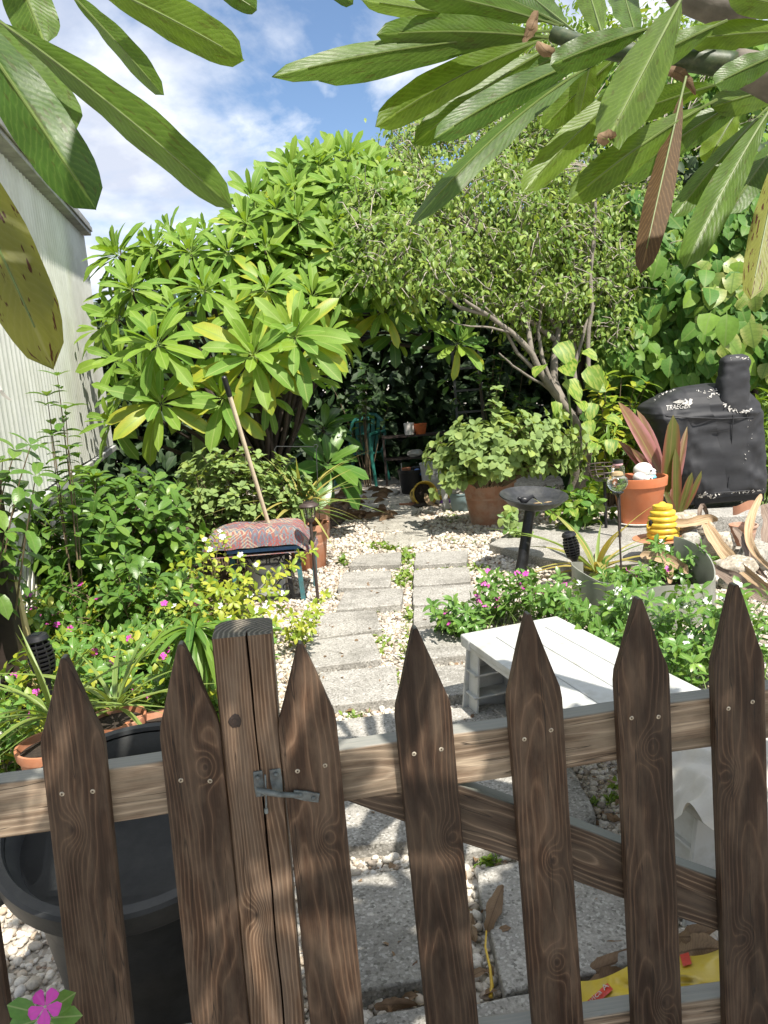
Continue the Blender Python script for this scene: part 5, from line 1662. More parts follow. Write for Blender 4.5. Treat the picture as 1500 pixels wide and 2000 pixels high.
leafy_bush('seedling', 'bright green seedling in front of the big clay pot', 'plant', G(1005, 1050),
           [D(x, y, 5.9) for x, y in ((985, 1010), (1000, 1000), (1010, 1030), (1020, 1045), (995, 1030))], K_PLECT + K_SHRUB[:1], .10, 2, M['greenstem'], limit=40, sr=.003, start=.6)
# wine red ti plant
cd = thing('ti_plant', 'wine red and olive ti plant in front of the covered smoker', 'plant', tuple(G(1315, 1005) + V((0, .12, 0))))
f = Foliage(cd, 40)
K_CO = leaf_kind('leaf', M['cord'], .19, .45, 8, .45, .12, .02)
K_COG = leaf_kind('leaf', M['cord_g'], .21, .5, 8, .4, .06, .02)
for (bx_, by_), (tx_, ty_), d0, d1, kd, w in (((1290, 930), (1222, 785), 5.75, 5.6, K_CO, 1.1), ((1292, 930), (1254, 800), 5.8, 5.75, K_CO, .95), ((1300, 970), (1318, 815), 5.7, 5.5, K_COG, 1.0),
                                         ((1310, 990), (1342, 832), 5.75, 5.75, K_CO, .55), ((1300, 960), (1216, 862), 5.8, 5.7, K_CO, .8), ((1318, 1010), (1322, 880), 5.7, 5.55, K_COG, .7),
                                         ((1330, 1005), (1372, 922), 5.7, 5.6, K_COG, .7), ((1325, 1010), (1352, 925), 5.7, 5.6, K_COG, .9), ((1290, 940), (1240, 880), 5.8, 5.6, K_CO, .9), ((1320, 1015), (1300, 960), 5.7, 5.5, K_COG, .9)):
    a, b = D(bx_, by_, d0 + .40), D(tx_, ty_, d1 + .40)
    f.add(kd, LM(a, b - a, V((RF(-.4, .4), -.9, .35)), (b - a).length * 1.02, w))
f.finish()
MB().tube([G(1315, 1005) + V((0, .12, 0)), D(1308, 975, 6.15), D(1298, 935, 6.18)], [.018, .015, .012], 7).build('stem', M['greenstem'], cd)
# dark low plants in the hollow
for x, y, lab in ((950, 720, 'dim leafy plant on the shelf in the shaded hollow'), (705, 770, 'dim leafy plant behind the green chair'), (1010, 790, 'dim leafy plant beside the ladder')):
    r = D(x, y, 9.6)
    leafy_bush('shade_plant', lab, 'plant', V((r.x, r.y + .1, 0)), leaf_blob_px(x, y, 9.6, 50, 50, .3, 12), K_DARK + K_VINE[:1], .17, 3, M['brownstem'], limit=30, sr=.006, start=.6, hang=.4)
# weeds between the slabs
wt = thing('weeds', 'small green weeds growing in the joints between the slabs', 'weeds', (0, 4.5, 0))
fw = Foliage(wt, 0, mass='weed_mass')
for x, y, w, h, n, s in ((795, 1090, 16, 14, 190, .05), (790, 1130, 22, 18, 240, .05), (755, 1185, 20, 8, 120, .045), (800, 1205, 12, 14, 80, .04), (760, 1070, 26, 6, 110, .05), (740, 1066, 26, 6, 90, .05), (670, 1095, 8, 12, 50, .06), (930, 1110, 30, 8, 70, .045), (745, 1260, 14, 20, 60, .04), (795, 1270, 14, 40, 90, .04), (860, 1218, 30, 7, 110, .045), (690, 1398, 18, 5, 40, .03), (775, 1330, 10, 22, 40, .03), (955, 1685, 20, 6, 70, .03), (1205, 1545, 14, 14, 40, .035), (1195, 1565, 12, 10, 40, .03), (880, 1110, 40, 3, 60, .03), (640, 1165, 16, 6, 40, .04), (855, 1146, 40, 3, 40, .03), (905, 1060, 30, 8, 60, .04), (880, 1010, 16, 14, 60, .05), (1160, 1570, 10, 10, 25, .03)):
    for _ in range(n):
        p = G(x + random.gauss(0, w * .55), y + random.gauss(0, h * .55), .008)
        fw.add(random.choice(K_GRASS + K_WEED), LM(p, V((RF(-1, 1), RF(-1, 1), RF(.2, 1.2))), V((0, 0, 1)), s * RF(.4, 1.1)))
fw.finish()
wt['kind'] = 'stuff'
# ================================================================== things about the garden
M['terra'] = simple('terracotta', (0.42, 0.17, 0.085), 0.75, 0, 0.15, 10, 0.25, 90, 0.002, (0.50, 0.36, 0.27), 0.5, 7)
M['terra_new'] = simple('fresh terracotta', (0.50, 0.155, 0.06), 0.6, 0, 0.08, 8, 0.1, 90, 0.001, (0.52, 0.27, 0.16), 0.3, 5)
M['terra_old'] = simple('weathered terracotta', (0.40, 0.20, 0.125), 0.85, 0, 0.2, 9, 0.3, 80, 0.003, (0.52, 0.43, 0.35), 0.7, 5)
M['soil'] = simple('potting soil', (0.030, 0.021, 0.014), 0.95, 0, 0.5, 60, 0.9, 80, 0.01)
M['blackmetal'] = simple('black metal', (0.018, 0.018, 0.020), 0.38, 0.4, 0.3, 40, 0.25, 120, 0.002, (0.06, 0.06, 0.06), .4, 20)
M['blackplastic'] = simple('black plastic', (0.012, 0.012, 0.014), 0.4, 0, 0.3, 30, 0.15, 100)
M['canvas'] = simple('black canvas cover', (0.030, 0.031, 0.035), 0.62, 0, 0.15, 5, 0.2, 300, 0.001, (0.06, 0.06, 0.06), 0.25, 5, spec=.28)
M['fray'] = simple('frayed lining', (0.55, 0.53, 0.50), 0.9, 0, 0.25, 60, .4, 200)
M['greyplastic'] = simple('grey green plastic', (0.17, 0.24, 0.25), 0.5, 0, 0.1, 10, 0.1, 90)
M['yellowpaint'] = simple('yellow glaze', (0.72, 0.48, 0.045), 0.4, 0, 0.07, 9, 0.1, 60, 0.001, (0.30, 0.18, 0.03), .5, 16)
M['yellowtub'] = simple('yellow tub', (0.62, 0.42, 0.06), 0.45, 0, 0.08, 9, 0.1, 60)
M['chair'] = simple('green resin', (0.02, 0.13, 0.105), 0.4, 0, 0.1, 9, 0.1, 90)
M['alu'] = simple('dull aluminium', (0.10, 0.105, 0.11), 0.4, 0.7, 0.1, 20, 0.1, 90)
M['wand'] = simple('pale pole wood', (0.60, 0.50, 0.36), 0.6, 0, 0.12, 12, 0.2, 120)
M['teal'] = simple('teal painted metal', (0.055, 0.17, 0.19), 0.45, 0.1, 0.2, 30, 0.2, 90, 0.001, (0.14, 0.09, 0.06), .4, 25)
M['cobalt'] = simple('blue painted metal', (0.08, 0.20, 0.42), 0.42, 0.1, 0.2, 30, 0.1, 90)
M['bronze'] = simple('bronze plastic', (0.060, 0.042, 0.036), 0.5, 0.2, 0.2, 30, 0.1, 90)
M['ceramic'] = simple('white ceramic', (0.74, 0.71, 0.67), 0.25, 0, 0.05, 12, 0.05, 60)
M['cyan'] = simple('pale cyan glaze', (0.20, 0.58, 0.66), 0.3)
M['pinkg'] = simple('pink glaze', (0.62, 0.36, 0.38), 0.3)
M['sheetgrey'] = simple('cloudy grey edging', (0.42, 0.43, 0.38), 0.4, 0, 0.12, 6, 0.1, 60, 0.002, (0.24, 0.24, 0.19), .6, 7, trans=.45)
M['orange'] = simple('orange plastic', (0.55, 0.13, 0.03), .5)
M['bluep'] = simple('blue plastic', (0.06, 0.16, 0.42), .4)
M['purple'] = simple('purple wrapper', (0.16, 0.03, 0.30), .35)
M['panel'] = simple('solar panel', (0.010, 0.011, 0.02), .2, spec=.7)
def glass_mat(name, col, rough=.08):
    m, t, p, out = new_mat(name)
    p.inputs['Base Color'].default_value = (*col, 1)
    p.inputs['Roughness'].default_value = rough
    p.inputs['Transmission Weight'].default_value = 1.0
    p.inputs['IOR'].default_value = 1.3
    tc = N(t, 'ShaderNodeTexCoord')
    v = N(t, 'ShaderNodeTexVoronoi', i_Scale=70.0, feature='DISTANCE_TO_EDGE')
    L(t, tc.outputs['Object'], v.inputs['Vector'])
    bump(t, v.outputs['Distance'], p, .6, .004)
    return m
M['glass'] = glass_mat('crackled glass', (0.86, 0.92, 0.88))
M['jarglass'] = glass_mat('jar glass', (0.88, 0.92, 0.92), .03)

def pot(name, label, c, r, h, mat, group=None, soil=True, rim=.16, sc=1.0, tilt=None, cat='pot'):
    t = thing(name, label, cat, tuple(c), group)
    rb = r * .72
    rot = tilt
    m = MB().lathe([(0, 0), (rb * .95, 0), (rb, .008), (r * .93, h * (1 - rim)), (r * .935, h * (1 - rim) + .003)], c, 40, rot)
    m.build('body', mat, t)
    m = MB().lathe([(r * .93, h * (1 - rim)), (r, h * (1 - rim) + .004), (r * 1.03, h - .01), (r * 1.025, h), (r * .95, h), (r * .93, h - .012), (r * .86, h * .55)], c, 40, rot)
    m.build('rim', mat, t)
    if soil:
        MB().lathe([(0, h * .9), (r * .5, h * .905), (r * .925, h * .885), (r * .88, h * .86), (0, h * .86)], c, 24, rot, wob=.1).build('soil', M['soil'], t)
    return t
def px_size(px, d):
    return px * d / FPX
c = G(967, 1032); c.y += .25
pot('clay_pot', 'big weathered clay pot under the felty herb', c, .245, .43, M['terra_old'])
c = G(602, 1122); c.y += .2
pot('clay_pot', 'large orange clay pot beside the cushioned stool, against the gravel', c, .165, .34, M['terra'])
c = G(618, 1060); c.y += .15
pot('clay_pot', 'tall pale clay pot behind the large orange one, beside the path', c, .155, .42, M['terra_old'], rim=.1)
SLZ = .075
c = G(1250, 1031, SLZ); c = CAM + (c - CAM) * ((c.y + .17) / c.y); c.z = SLZ
POT_R = c.copy()
pot('clay_pot', 'bright new clay pot on a saucer holding the white figurine', c + V((0, 0, .012)), px_size(52, c.y + .1), .36, M['terra_new'], rim=.20)
sau = MB().lathe([(0, 0), (.155, 0), (.185, .022), (.180, .026), (.15, .010), (0, .010)], c, 36)
tag(sau.build('saucer', M['ceramic'], None, origin=c), 'pale saucer under the bright new clay pot', 'saucer')
for (x, y, d, r, h), lab in zip(((225, 1400, 2.5, .095, .2), (100, 1450, 2.3, .10, .2), (310, 1415, 2.45, .12, .2)),
                                ('small clay pot behind the dark bin, strap-leaved plant growing in it', 'clay pot at the left edge beside the dark bin', 'wide clay pot just behind the bin, left of the second picket')):
    c = D(x, y, d); c.z = max(0, c.z - h)
    pot('clay_pot', lab, c, r, h, M['terra'])
# upturned crates and stands under the pots behind the bin
for x, y, d, h_ in ((225, 1400, 2.5, .2), (100, 1450, 2.3, .2), (310, 1415, 2.45, .2)):
    c = D(x, y, d); z = max(0, c.z - h_)
    if z > .02:
        o = MB().box((c.x, c.y, z / 2 - .002), (.24, .2, z - .004)).build('stone_block', M['stone'], None, origin=(c.x, c.y, 0), bevel=.01)
        tag(o, {225: 'stone block under the small clay pot behind the bin', 100: 'stone block under the clay pot at the left edge', 310: 'stone block under the wide clay pot behind the bin'}[x], 'block')
# concrete slab on the right that carries pot, ti plant and smoker
sl = structure(MB().prism([V((p.x, p.y, SLZ)) for p in (G(955, 1062, SLZ), G(1125, 1108, SLZ), G(1390, 1098, SLZ), G(1620, 1090, SLZ), G(1640, 985, SLZ), G(1180, 1012, SLZ), G(1010, 1030, SLZ))][::-1][::-1], (0, 0, -.13)).build('terrace_slab', M['paver'], None, bevel=.008, origin=G(1250, 1050)))

# ---- cushioned stool
st = thing('garden_stool', 'low stool of teal legs and black scrollwork under the patterned cushion', 'stool', tuple(G(540, 1172)))
sd = 4.85
SZ = D(540, 1068, sd).z
def sp_(x, z, dy=0.0):
    p = D(x, 1000, sd + dy)
    return V((p.x, p.y + 0, z))
x0, x1 = D(455, 1100, sd).x, D(590, 1100, sd).x
y0 = D(520, 1100, sd).y
for k, (x, dy) in enumerate(((x1 - .02, 0), (x1 + .05, .30), (x0, 0), (x0 - .05, .30), (x1 - .09, .02))):
    p = V((x, y0 + dy, 0))
    m = MB().box((p.x, p.y, SZ / 2), (.030, .012, SZ), Matrix.Rotation(R(3 if k % 2 else -2), 3, 'Y'))
    m.build('leg', M['teal'] if k != 4 else M['blackmetal'], st, bevel=.002)
MB().box(((x0 + x1) / 2, y0 - .01, SZ + .0), (x1 - x0 + .06, .014, .035)).build('top_bar', M['cobalt'], st, bevel=.003)
MB().box(((x0 + x1) / 2, y0 + .16, SZ + .012), (x1 - x0 + .16, .36, .012)).build('seat_plate', M['blackmetal'], st)
def scroll(c, r, turns, ph, sgn=1):
    pts = []
    for i in range(34):
        t = i / 33
        a = ph + sgn * turns * 2 * math.pi * t
        pts.append(c + V((math.cos(a) * r * (1 - .8 * t), 0, math.sin(a) * r * (1 - .8 * t))))
    return pts
for k, (cx, cz, r, ph, sg) in enumerate(((.18, .62, .05, 0, 1), (.42, .62, .05, math.pi, -1), (.62, .60, .05, 0, 1), (.80, .60, .05, math.pi, -1), (.74, .28, .07, 1, 1), (.12, .25, .07, 1, -1))):
    c = V((x0 + (x1 - x0) * cx, y0 - .02, SZ * cz + (.06 if k < 4 else 0)))
    MB().tube(scroll(c, r, 1.4, ph, sg), .005, 6).build('scroll', M['blackmetal'], st)
MB().box(((x0 + x1) / 2, y0 - .015, SZ - .10), (x1 - x0, .012, .012)).build('stretcher', M['blackmetal'], st)
MB().box(((x0 + x1) / 2 + .03, y0 + .02, .035), (x1 - x0 - .05, .02, .02)).build('stretcher', M['blackmetal'], st)

def kilim():
    m, t, p, out = new_mat('woven kilim cloth')
    tc = N(t, 'ShaderNodeTexCoord')
    s = N(t, 'ShaderNodeSeparateXYZ')
    L(t, tc.outputs['Object'], s.inputs[0])
    x, y = s.outputs[0], s.outputs[1]
    # broad bands with zigzags, lozenges and thin stripes
    zig = mth(t, 'MULTIPLY', mth(t, 'PINGPONG', mth(t, 'MULTIPLY', x, 22.0), 0.5), 0.10)
    b = mth(t, 'FRACT', mth(t, 'ADD', mth(t, 'MULTIPLY', mth(t, 'ADD', y, zig), 7.0), .2))
    band = ramp(t, b, [(0.0, (0.28, 0.07, 0.055)), (0.22, (0.36, 0.30, 0.22)), (0.30, (0.06, 0.10, 0.17)), (0.52, (0.30, 0.16, 0.12)), (0.60, (0.42, 0.37, 0.30)), (0.68, (0.22, 0.04, 0.06)), (0.86, (0.10, 0.15, 0.20))], 'CONSTANT')
    v = N(t, 'ShaderNodeTexVoronoi', i_Scale=9.0, distance='MANHATTAN')
    L(t, tc.outputs['Object'], v.inputs['Vector'])
    ringf = ramp(t, mth(t, 'FRACT', mth(t, 'MULTIPLY', v.outputs['Distance'], 4.0)), [(0.0, 0.0), (0.55, 1.0)], 'CONSTANT')
    vc = N(t, 'ShaderNodeSeparateColor')
    L(t, v.outputs['Color'], vc.inputs[0])
    loz = ramp(t, vc.outputs[0], [(0.0, (0.34, 0.05, 0.05)), (0.3, (0.05, 0.09, 0.16)), (0.55, (0.42, 0.35, 0.25)), (0.8, (0.13, 0.17, 0.20))], 'CONSTANT')
    c = mixc(t, mth(t, 'MULTIPLY', ringf, .75), band, loz)
    n = N(t, 'ShaderNodeTexNoise', i_Scale=220.0, i_Detail=3.0)
    L(t, tc.outputs['Object'], n.inputs['Vector'])
    c = mixc(t, .5, c, mixc(t, 1.0, c, ramp(t, n.outputs[0], [(0.3, .5), (0.7, 1.6)]), 'MULTIPLY'))
    c = mixc(t, .38, c, (0.16, 0.13, 0.11))
    L(t, c, p.inputs['Base Color'])
    p.inputs['Roughness'].default_value = .95
    bump(t, n.outputs[0], p, .6, .003)
    return m
M['kilim'] = kilim()
cu = MB()
rows = []
cx0, cx1, cyc = D(392, 1060, sd).x, D(612, 1060, sd).x, y0 + .17
nu, nv = 40, 26
for j in range(nv + 1):
    row = []
    for i in range(nu + 1):
        u, v = i / nu * 2 - 1, j / nv * 2 - 1
        px_ = (cx0 + cx1) / 2 + u * (cx1 - cx0) / 2
        py_ = cyc + v * .22
        ed = max(abs(u) ** 4, abs(v) ** 5)
        z = SZ + .02 + .11 * (1 - ed) ** .55 + .012 * mnoise.noise(V((u * 3, v * 3, 1)))
        if u > .72:
            z -= (u - .72) * .30
        if u < -.85:
            z -= (-.85 - u) * -.0 + (-u - .85) * .3
        row.append(V((px_ + .01 * mnoise.noise(V((u * 2, v * 2, 5))), py_, z)))
    rows.append(row)
cu.sheet(rows)
c_ = V(((cx0 + cx1) / 2, cyc, SZ + .02))
und = [[V((p.x, p.y, SZ + .019 - (.05 if abs(p.x - c_.x) > (cx1 - cx0) * .36 else 0))) for p in (r[0], r[-1])] for r in rows]
cu.sheet(und)
tag(cu.build('cushion', M['kilim'], None, origin=c_, angle=180), 'patterned red, blue and cream woven cushion on the low stool', 'cushion')
c = D(525, 1150, 5.05); c.z = 0
t = thing('grey_bucket', 'pale grey bucket standing under the cushioned stool', 'bucket', tuple(c))
MB().lathe([(0, 0), (.10, 0), (.105, .005), (.13, .27), (.138, .275), (.138, .285), (.126, .285), (.10, .02), (0, .02)], c, 32).build('body', M['white'], t)
MB().tube(arc(c + V((-.132, 0, .26)), c + V((0, -.26, .10)), c + V((.132, 0, .26)), 10), .003, 6).build('handle', M['alu'], t)

# ---- leaning pole with a black grip
a, b = D(521, 1012, 5.0), D(437, 735, 4.55)
g = a + (a - b).normalized() * ((a.z - .0) / (b.z - a.z) * (b - a).length)
t = thing('broom_pole', 'pale wooden pole with black grip leaning in the herbs behind the stool', 'pole', (g.x, g.y, 0))
k = a.lerp(b, .87)
MB().tube([g, k], .0135, 12).build('shaft', M['wand'], t)
MB().tube([k, k.lerp(b, .1), k.lerp(b, .95), b], [.0150, .0165, .0165, .011], 12).build('grip', M['blackplastic'], t)
# ---- wire plant hanger
a = D(618, 1000, 5.7); a.z = 0
top = D(617, 872, 5.7)
t = thing('plant_hanger', 'thin wire plant hanger rod beside the spiky striped plant', 'hanger', tuple(a))
pts = [a, V((top.x, top.y, top.z - .02))] + [top + V((math.cos(x) * .016 - .016 + .016, 0, math.sin(x) * .016)) for x in (.2, 1.2, 2.2, 3.2)] + [D(540, 872, 5.7), D(536, 878, 5.7), D(538, 884, 5.7)]
MB().tube(pts, .0035, 6).build('rod', M['alu'], t)

# ---- path lantern
c = D(616, 1120, 4.75); c.z = 0
hd = D(616, 985, 4.75)
t = thing('path_lantern', 'brown solar path lantern in front of the tall pale clay pot', 'lantern', tuple(c))
MB().tube([c, V((c.x, c.y, hd.z - .09))], .010, 10).build('stake', M['bronze'], t)
h0 = V((c.x, c.y, hd.z))
MB().lathe([(0, -.095), (.018, -.095), (.030, -.075), (.030, -.068), (0, -.068)], h0, 20).build('cup', M['bronze'], t)
MB().lathe([(.0, -.067), (.028, -.067), (.033, -.001), (0, -.001)], h0, 20).build('glass', M['jarglass'], t)
for k in range(6):
    a = k * math.pi / 3
    MB().tube([h0 + V((math.cos(a) * .031, math.sin(a) * .031, -.07)), h0 + V((math.cos(a) * .037, math.sin(a) * .037, 0))], .003, 5).build('bar', M['bronze'], t)
MB().lathe([(0, 0), (.060, 0), (.062, .006), (.058, .014), (.034, .026), (.034, .032), (.030, .034), (0, .034)], h0, 28).build('cap', M['bronze'], t)
MB().box((h0.x, h0.y, h0.z + .0355), (.038, .038, .002)).build('solar_panel', M['panel'], t)

# ---- solar torch lights
def torch(label, px, dep, size, tilt, grp='solar torch lights'):
    h0 = D(*px, dep)
    t = thing('torch_light', label, 'solar light', (h0.x, h0.y, 0), grp)
    rot = Matrix.Rotation(R(tilt), 3, 'Y')
    def T(p):
        return h0 + rot @ (V(p) * size)
    foot = T((0, 0, -.08))
    MB().tube([V((foot.x - math.tan(R(tilt)) * foot.z * .6, foot.y, 0)), foot], .011 * size * 1.2, 8).build('stake', M['blackplastic'], t)
    MB().lathe([(0, -.09), (.014, -.09), (.018, -.075), (.030, -.055), (.030, -.05), (0, -.05)], h0, 18, rot * size).build('cup', M['blackplastic'], t)
    for k in range(7):
        z0 = -.045 + k * .017
        r = .032 + .016 * math.sin(math.pi * (k + .8) / 8.5)
        MB().lathe([(r - .005, z0), (r, z0 + .001), (r + .001, z0 + .008), (r - .004, z0 + .0095), (r - .005, z0)], h0, 20, rot * size).build('ring', M['blackplastic'], t)
    for k in range(8):
        a = k * math.pi / 4 + .2
        pts = [T((math.cos(a) * (.030 + .016 * math.sin(math.pi * (j + .8) / 8.5)), math.sin(a) * (.030 + .016 * math.sin(math.pi * (j + .8) / 8.5)), -.05 + j * .0165)) for j in range(9)]
        MB().tube(pts, .003 * size, 4).build('rib', M['blackplastic'], t)
    MB().lathe([(0, -.05), (.018, -.05), (.024, 0), (.02, .075), (0, .075)], h0, 14, rot * size).build('core', M['dark'], t)
    MB().lathe([(0, .078), (.040, .078), (.044, .084), (.038, .100), (.030, .104), (0, .104)], h0, 24, rot * size).build('cap', M['blackplastic'], t)
    MB().box(T((0, 0, .1052)), (.036 * size, .036 * size, .002), rot).build('solar_panel', M['panel'], t)
torch('black solar torch light tilted in front of the grey edging ring', (1117, 1072), 4.6, 1.0, -10)
torch('black solar torch light among the leaves at the left edge', (82, 1290), 2.75, .95, -4)
# ---- globe light
h0 = D(1206, 943, 4.35)
t = thing('globe_light', 'crackled glass globe light on a thin stake in front of the new clay pot', 'solar light', (h0.x, h0.y, 0))
MB().tube([V((h0.x + .01, h0.y, 0)), V((h0.x, h0.y, h0.z - .055))], .006, 8).build('stake', M['bronze'], t)
MB().lathe([(0, -.085), (.007, -.085), (.012, -.07), (.034, -.055), (.032, -.050), (0, -.050)], h0, 20).build('holder', M['blackplastic'], t)
MB().lathe([(0, -.052), (.02, -.050), (.042, -.036), (.056, -.012), (.058, .008), (.050, .030), (.034, .046), (.018, .052), (0, .053)], h0, 28).build('globe', M['glass'], t)
MB().lathe([(0, .035), (.03, .035), (.036, .042), (.030, .060), (.016, .066), (0, .067)], h0, 20).build('top', M['straw'], t)

# ---- birdbath
bs, bt = G(1014, 1132), D(1037, 985, 5.05)
bs = V((D(1016, 1130, 5.05).x, D(1016, 1130, 5.05).y, 0))
t = thing('birdbath', 'dark metal birdbath dish on a leaning black post', 'birdbath', tuple(bs))
ax = (bt - bs).normalized()
MB().tube([bs, bs.lerp(bt, .5), bt], [.040, .036, .034], 16).build('post', M['blackmetal'], t)
rot = Matrix.Rotation(R(4), 3, 'Y') @ Matrix.Rotation(R(7), 3, 'X')
bc_ = D(1042, 975, 5.05)
M['dish'] = simple('dark grey dish', (0.028, 0.030, 0.034), .5, .2, .35, 30, .35, 120, .002, (0.11, 0.11, 0.10), .4, 14)
MB().lathe([(0, -.062), (.05, -.062), (.10, -.055), (.17, -.024), (.215, .018), (.224, .024), (.222, .032), (.212, .029), (.165, -.008), (.09, -.036), (0, -.044)], bc_, 56, rot).build('dish', M['dish'], t)
bd = MB()
bd.blob(bc_ + rot @ V((-.065, -.02, .0)), (.030, .020, .022), seed=3)
bd.blob(bc_ + rot @ V((-.098, -.03, .014)), (.014, .012, .013), seed=4)
bd.tube([bc_ + rot @ V((-.05, -.02, .005)), bc_ + rot @ V((-.01, -.01, .024)), bc_ + rot @ V((.02, -.01, .0))], [.016, .012, .002], 7)
tag(bd.build('bird_ornament', M['blackplastic'], None, origin=bc_), 'small black bird ornament in the birdbath dish', 'ornament')
for k, (x, y) in enumerate(((.02, -.05), (.09, -.03))):
    m = MB().blob(bc_ + rot @ V((x, y, -.012)), (.03, .008, .004), Matrix.Rotation(.3 * k, 3, 'Z'), 1, .3, k)
    tag(m.build('twig_scrap', M['straw'], None, origin=bc_ + rot @ V((x, y, -.012))), ('pale scrap lying in the middle of the birdbath dish', 'brown scrap lying at the right of the birdbath dish')[k], 'scrap')

# ---- grey edging ring
rc = D(1258, 1195, 4.2); rc.z = 0
RR = .36
t = thing('edging_ring', 'curled grey plastic edging ring behind the white periwinkles', 'edging', tuple(rc))
def ring_seg(a0, a1, zf, rad, name, cx=0, cy=0):
    n = 30
    o, i = [], []
    for k in range(n + 1):
        a = a0 + (a1 - a0) * k / n
        z = zf(k / n)
        o.append((rc + V((cx + math.cos(a) * rad, cy + math.sin(a) * rad, 0)), z))
    m = MB()
    m.sheet([[p + V((0, 0, z)) for p, z in o], [p for p, z in o]])
    m.sheet([[p for p, z in o], [p + (rc + V((cx, cy, 0)) - p).normalized() * .006 for p, z in o], [p + (rc + V((cx, cy, 0)) - p).normalized() * .006 + V((0, 0, z)) for p, z in o], [p + V((0, 0, z)) for p, z in o]])
    m.build(name, M['sheetgrey'], t, angle=50)
ring_seg(-2.1, .75, lambda u: .215 + .13 * max(0, u - .55) * 2 + .018 * math.sin(u * 9), RR, 'sheet')
ring_seg(2.3, 3.9, lambda u: .22 + .05 * math.sin(u * 3), RR * .98, 'sheet', -.02, .02)
ring_seg(-2.75, -2.12, lambda u: .235, RR * .93, 'sheet', -.03, 0)
MB().lathe([(0, .10), (RR * .6, .105), (RR * .97, .09), (RR * .95, 0), (0, 0)], rc, 30, wob=.05).build('soil', M['soil'], t)

# ---- white figurine in the clay pot
fc = POT_R + V((0, 0, .345))
t = thing('figurine', 'white ceramic pair of round animal heads in the new clay pot', 'figurine', tuple(fc))
q = D(1256, 918, (POT_R - CAM).dot(Fv) - .06)
m = MB()
m.blob(q, (.075, .065, .06), sub=3, jit=.03)
m.blob(q + V((.055, -.03, -.02)), (.038, .036, .034), sub=2, jit=.03)
m.blob(q + V((-.04, -.03, -.05)), (.05, .05, .045), sub=2, jit=.05)
m.build('body', M['ceramic'], t)
m = MB().blob(q + V((.012, -.075, -.065)), (.036, .030, .030), sub=2, jit=.03).build('small_head', M['ceramic'], t)
for e in ((.082, -.058, -.012), (.022, -.103, -.058), (.042, -.062, .0)):
    MB().blob(q + V(e), (.008, .006, .008), sub=1, jit=0).build('eye', M['blackplastic'], t)
MB().blob(q + V((.055, -.05, -.055)), (.032, .022, .018), sub=2, jit=.1).build('scarf', M['cyan'], t)
MB().blob(q + V((-.02, -.085, -.072)), (.012, .008, .008), sub=1, jit=0).build('nose', M['pinkg'], t)

# ---- yellow beehive
hc = D(1295, 1050, 4.9)
t = thing('beehive_ornament', 'yellow ceramic beehive with a dark door on a flat saucer', 'ornament', tuple(hc))
hw = px_size(31, 4.9)
prof = [(0, 0)]
NZ = 6
for k in range(NZ):
    f0 = k / NZ
    rr = hw * math.cos(f0 ** 1.35 * 1.18)
    z0, dzz = hw * 2.15 * f0, hw * 2.15 / NZ
    prof += [(rr * .90, z0 + .001), (rr * .985, z0 + dzz * .2), (rr, z0 + dzz * .5), (rr * .97, z0 + dzz * .82)]
prof += [(hw * .25, hw * 2.17), (hw * .12, hw * 2.28), (0, hw * 2.31)]
MB().lathe(prof, hc, 36).build('body', M['yellowpaint'], t, angle=60)
MB().blob(hc + V((-hw * .86, -hw * .30, hw * 1.05)), (hw * .12, hw * .14, hw * .22), sub=2, jit=0).build('door', M['dark'], t)
MB().tube(scroll(hc + V((-hw * .98, -hw * .32, hw * .85)), hw * .16, .8, 2), hw * .05, 6).build('handle', M['yellowpaint'], t)
o = MB().lathe([(0, -.012), (.12, -.014), (.16, -.004), (.158, .0), (.11, -.004), (0, -.003)], hc - V((.03, 0, 0)), 30).build('saucer', M['terra'], None, origin=hc)
tag(o, 'flat brown saucer under the yellow beehive', 'saucer')
o = MB().lathe([(0, 0), (.09, 0), (.10, hc.z * .5), (.085, hc.z - .015), (0, hc.z - .015)], (hc.x - .03, hc.y, 0), 20, wob=.15).build('stone_block', M['rock'], None, origin=(hc.x, hc.y, 0))
tag(o, 'rough stone holding up the saucer of the yellow beehive', 'stone')

# ---- smoker grill under its black cover
gd = 6.6
gb = D(1385, 975, gd)
gz = SLZ
gr = thing('covered_smoker', 'smoker grill under a worn black canvas cover with white lettering', 'grill', (gb.x, gb.y, gz))
def gx(px, d=gd):
    return D(px, 850, d).x
def gzz(py, px=1390, d=gd):
    return D(px, py, d).z
KEY = [  # py, left px, right px, depth
    (968, 1338, 1479, .50), (950, 1318, 1479, .52), (900, 1296, 1477, .54), (850, 1280, 1475, .55), (815, 1268, 1472, .55), (798, 1256, 1468, .53), (785, 1262, 1460, .50), (772, 1282, 1450, .44), (762, 1305, 1438, .36), (754, 1330, 1424, .24), (751, 1350, 1412, .10)]
LV = []
for i in range(len(KEY) - 1):
    for s in range(9):
        LV.append([KEY[i][k] + (KEY[i + 1][k] - KEY[i][k]) * s / 9 for k in range(4)])
LV.append(list(KEY[-1]))
NS = 130
gy = gb.y + .12
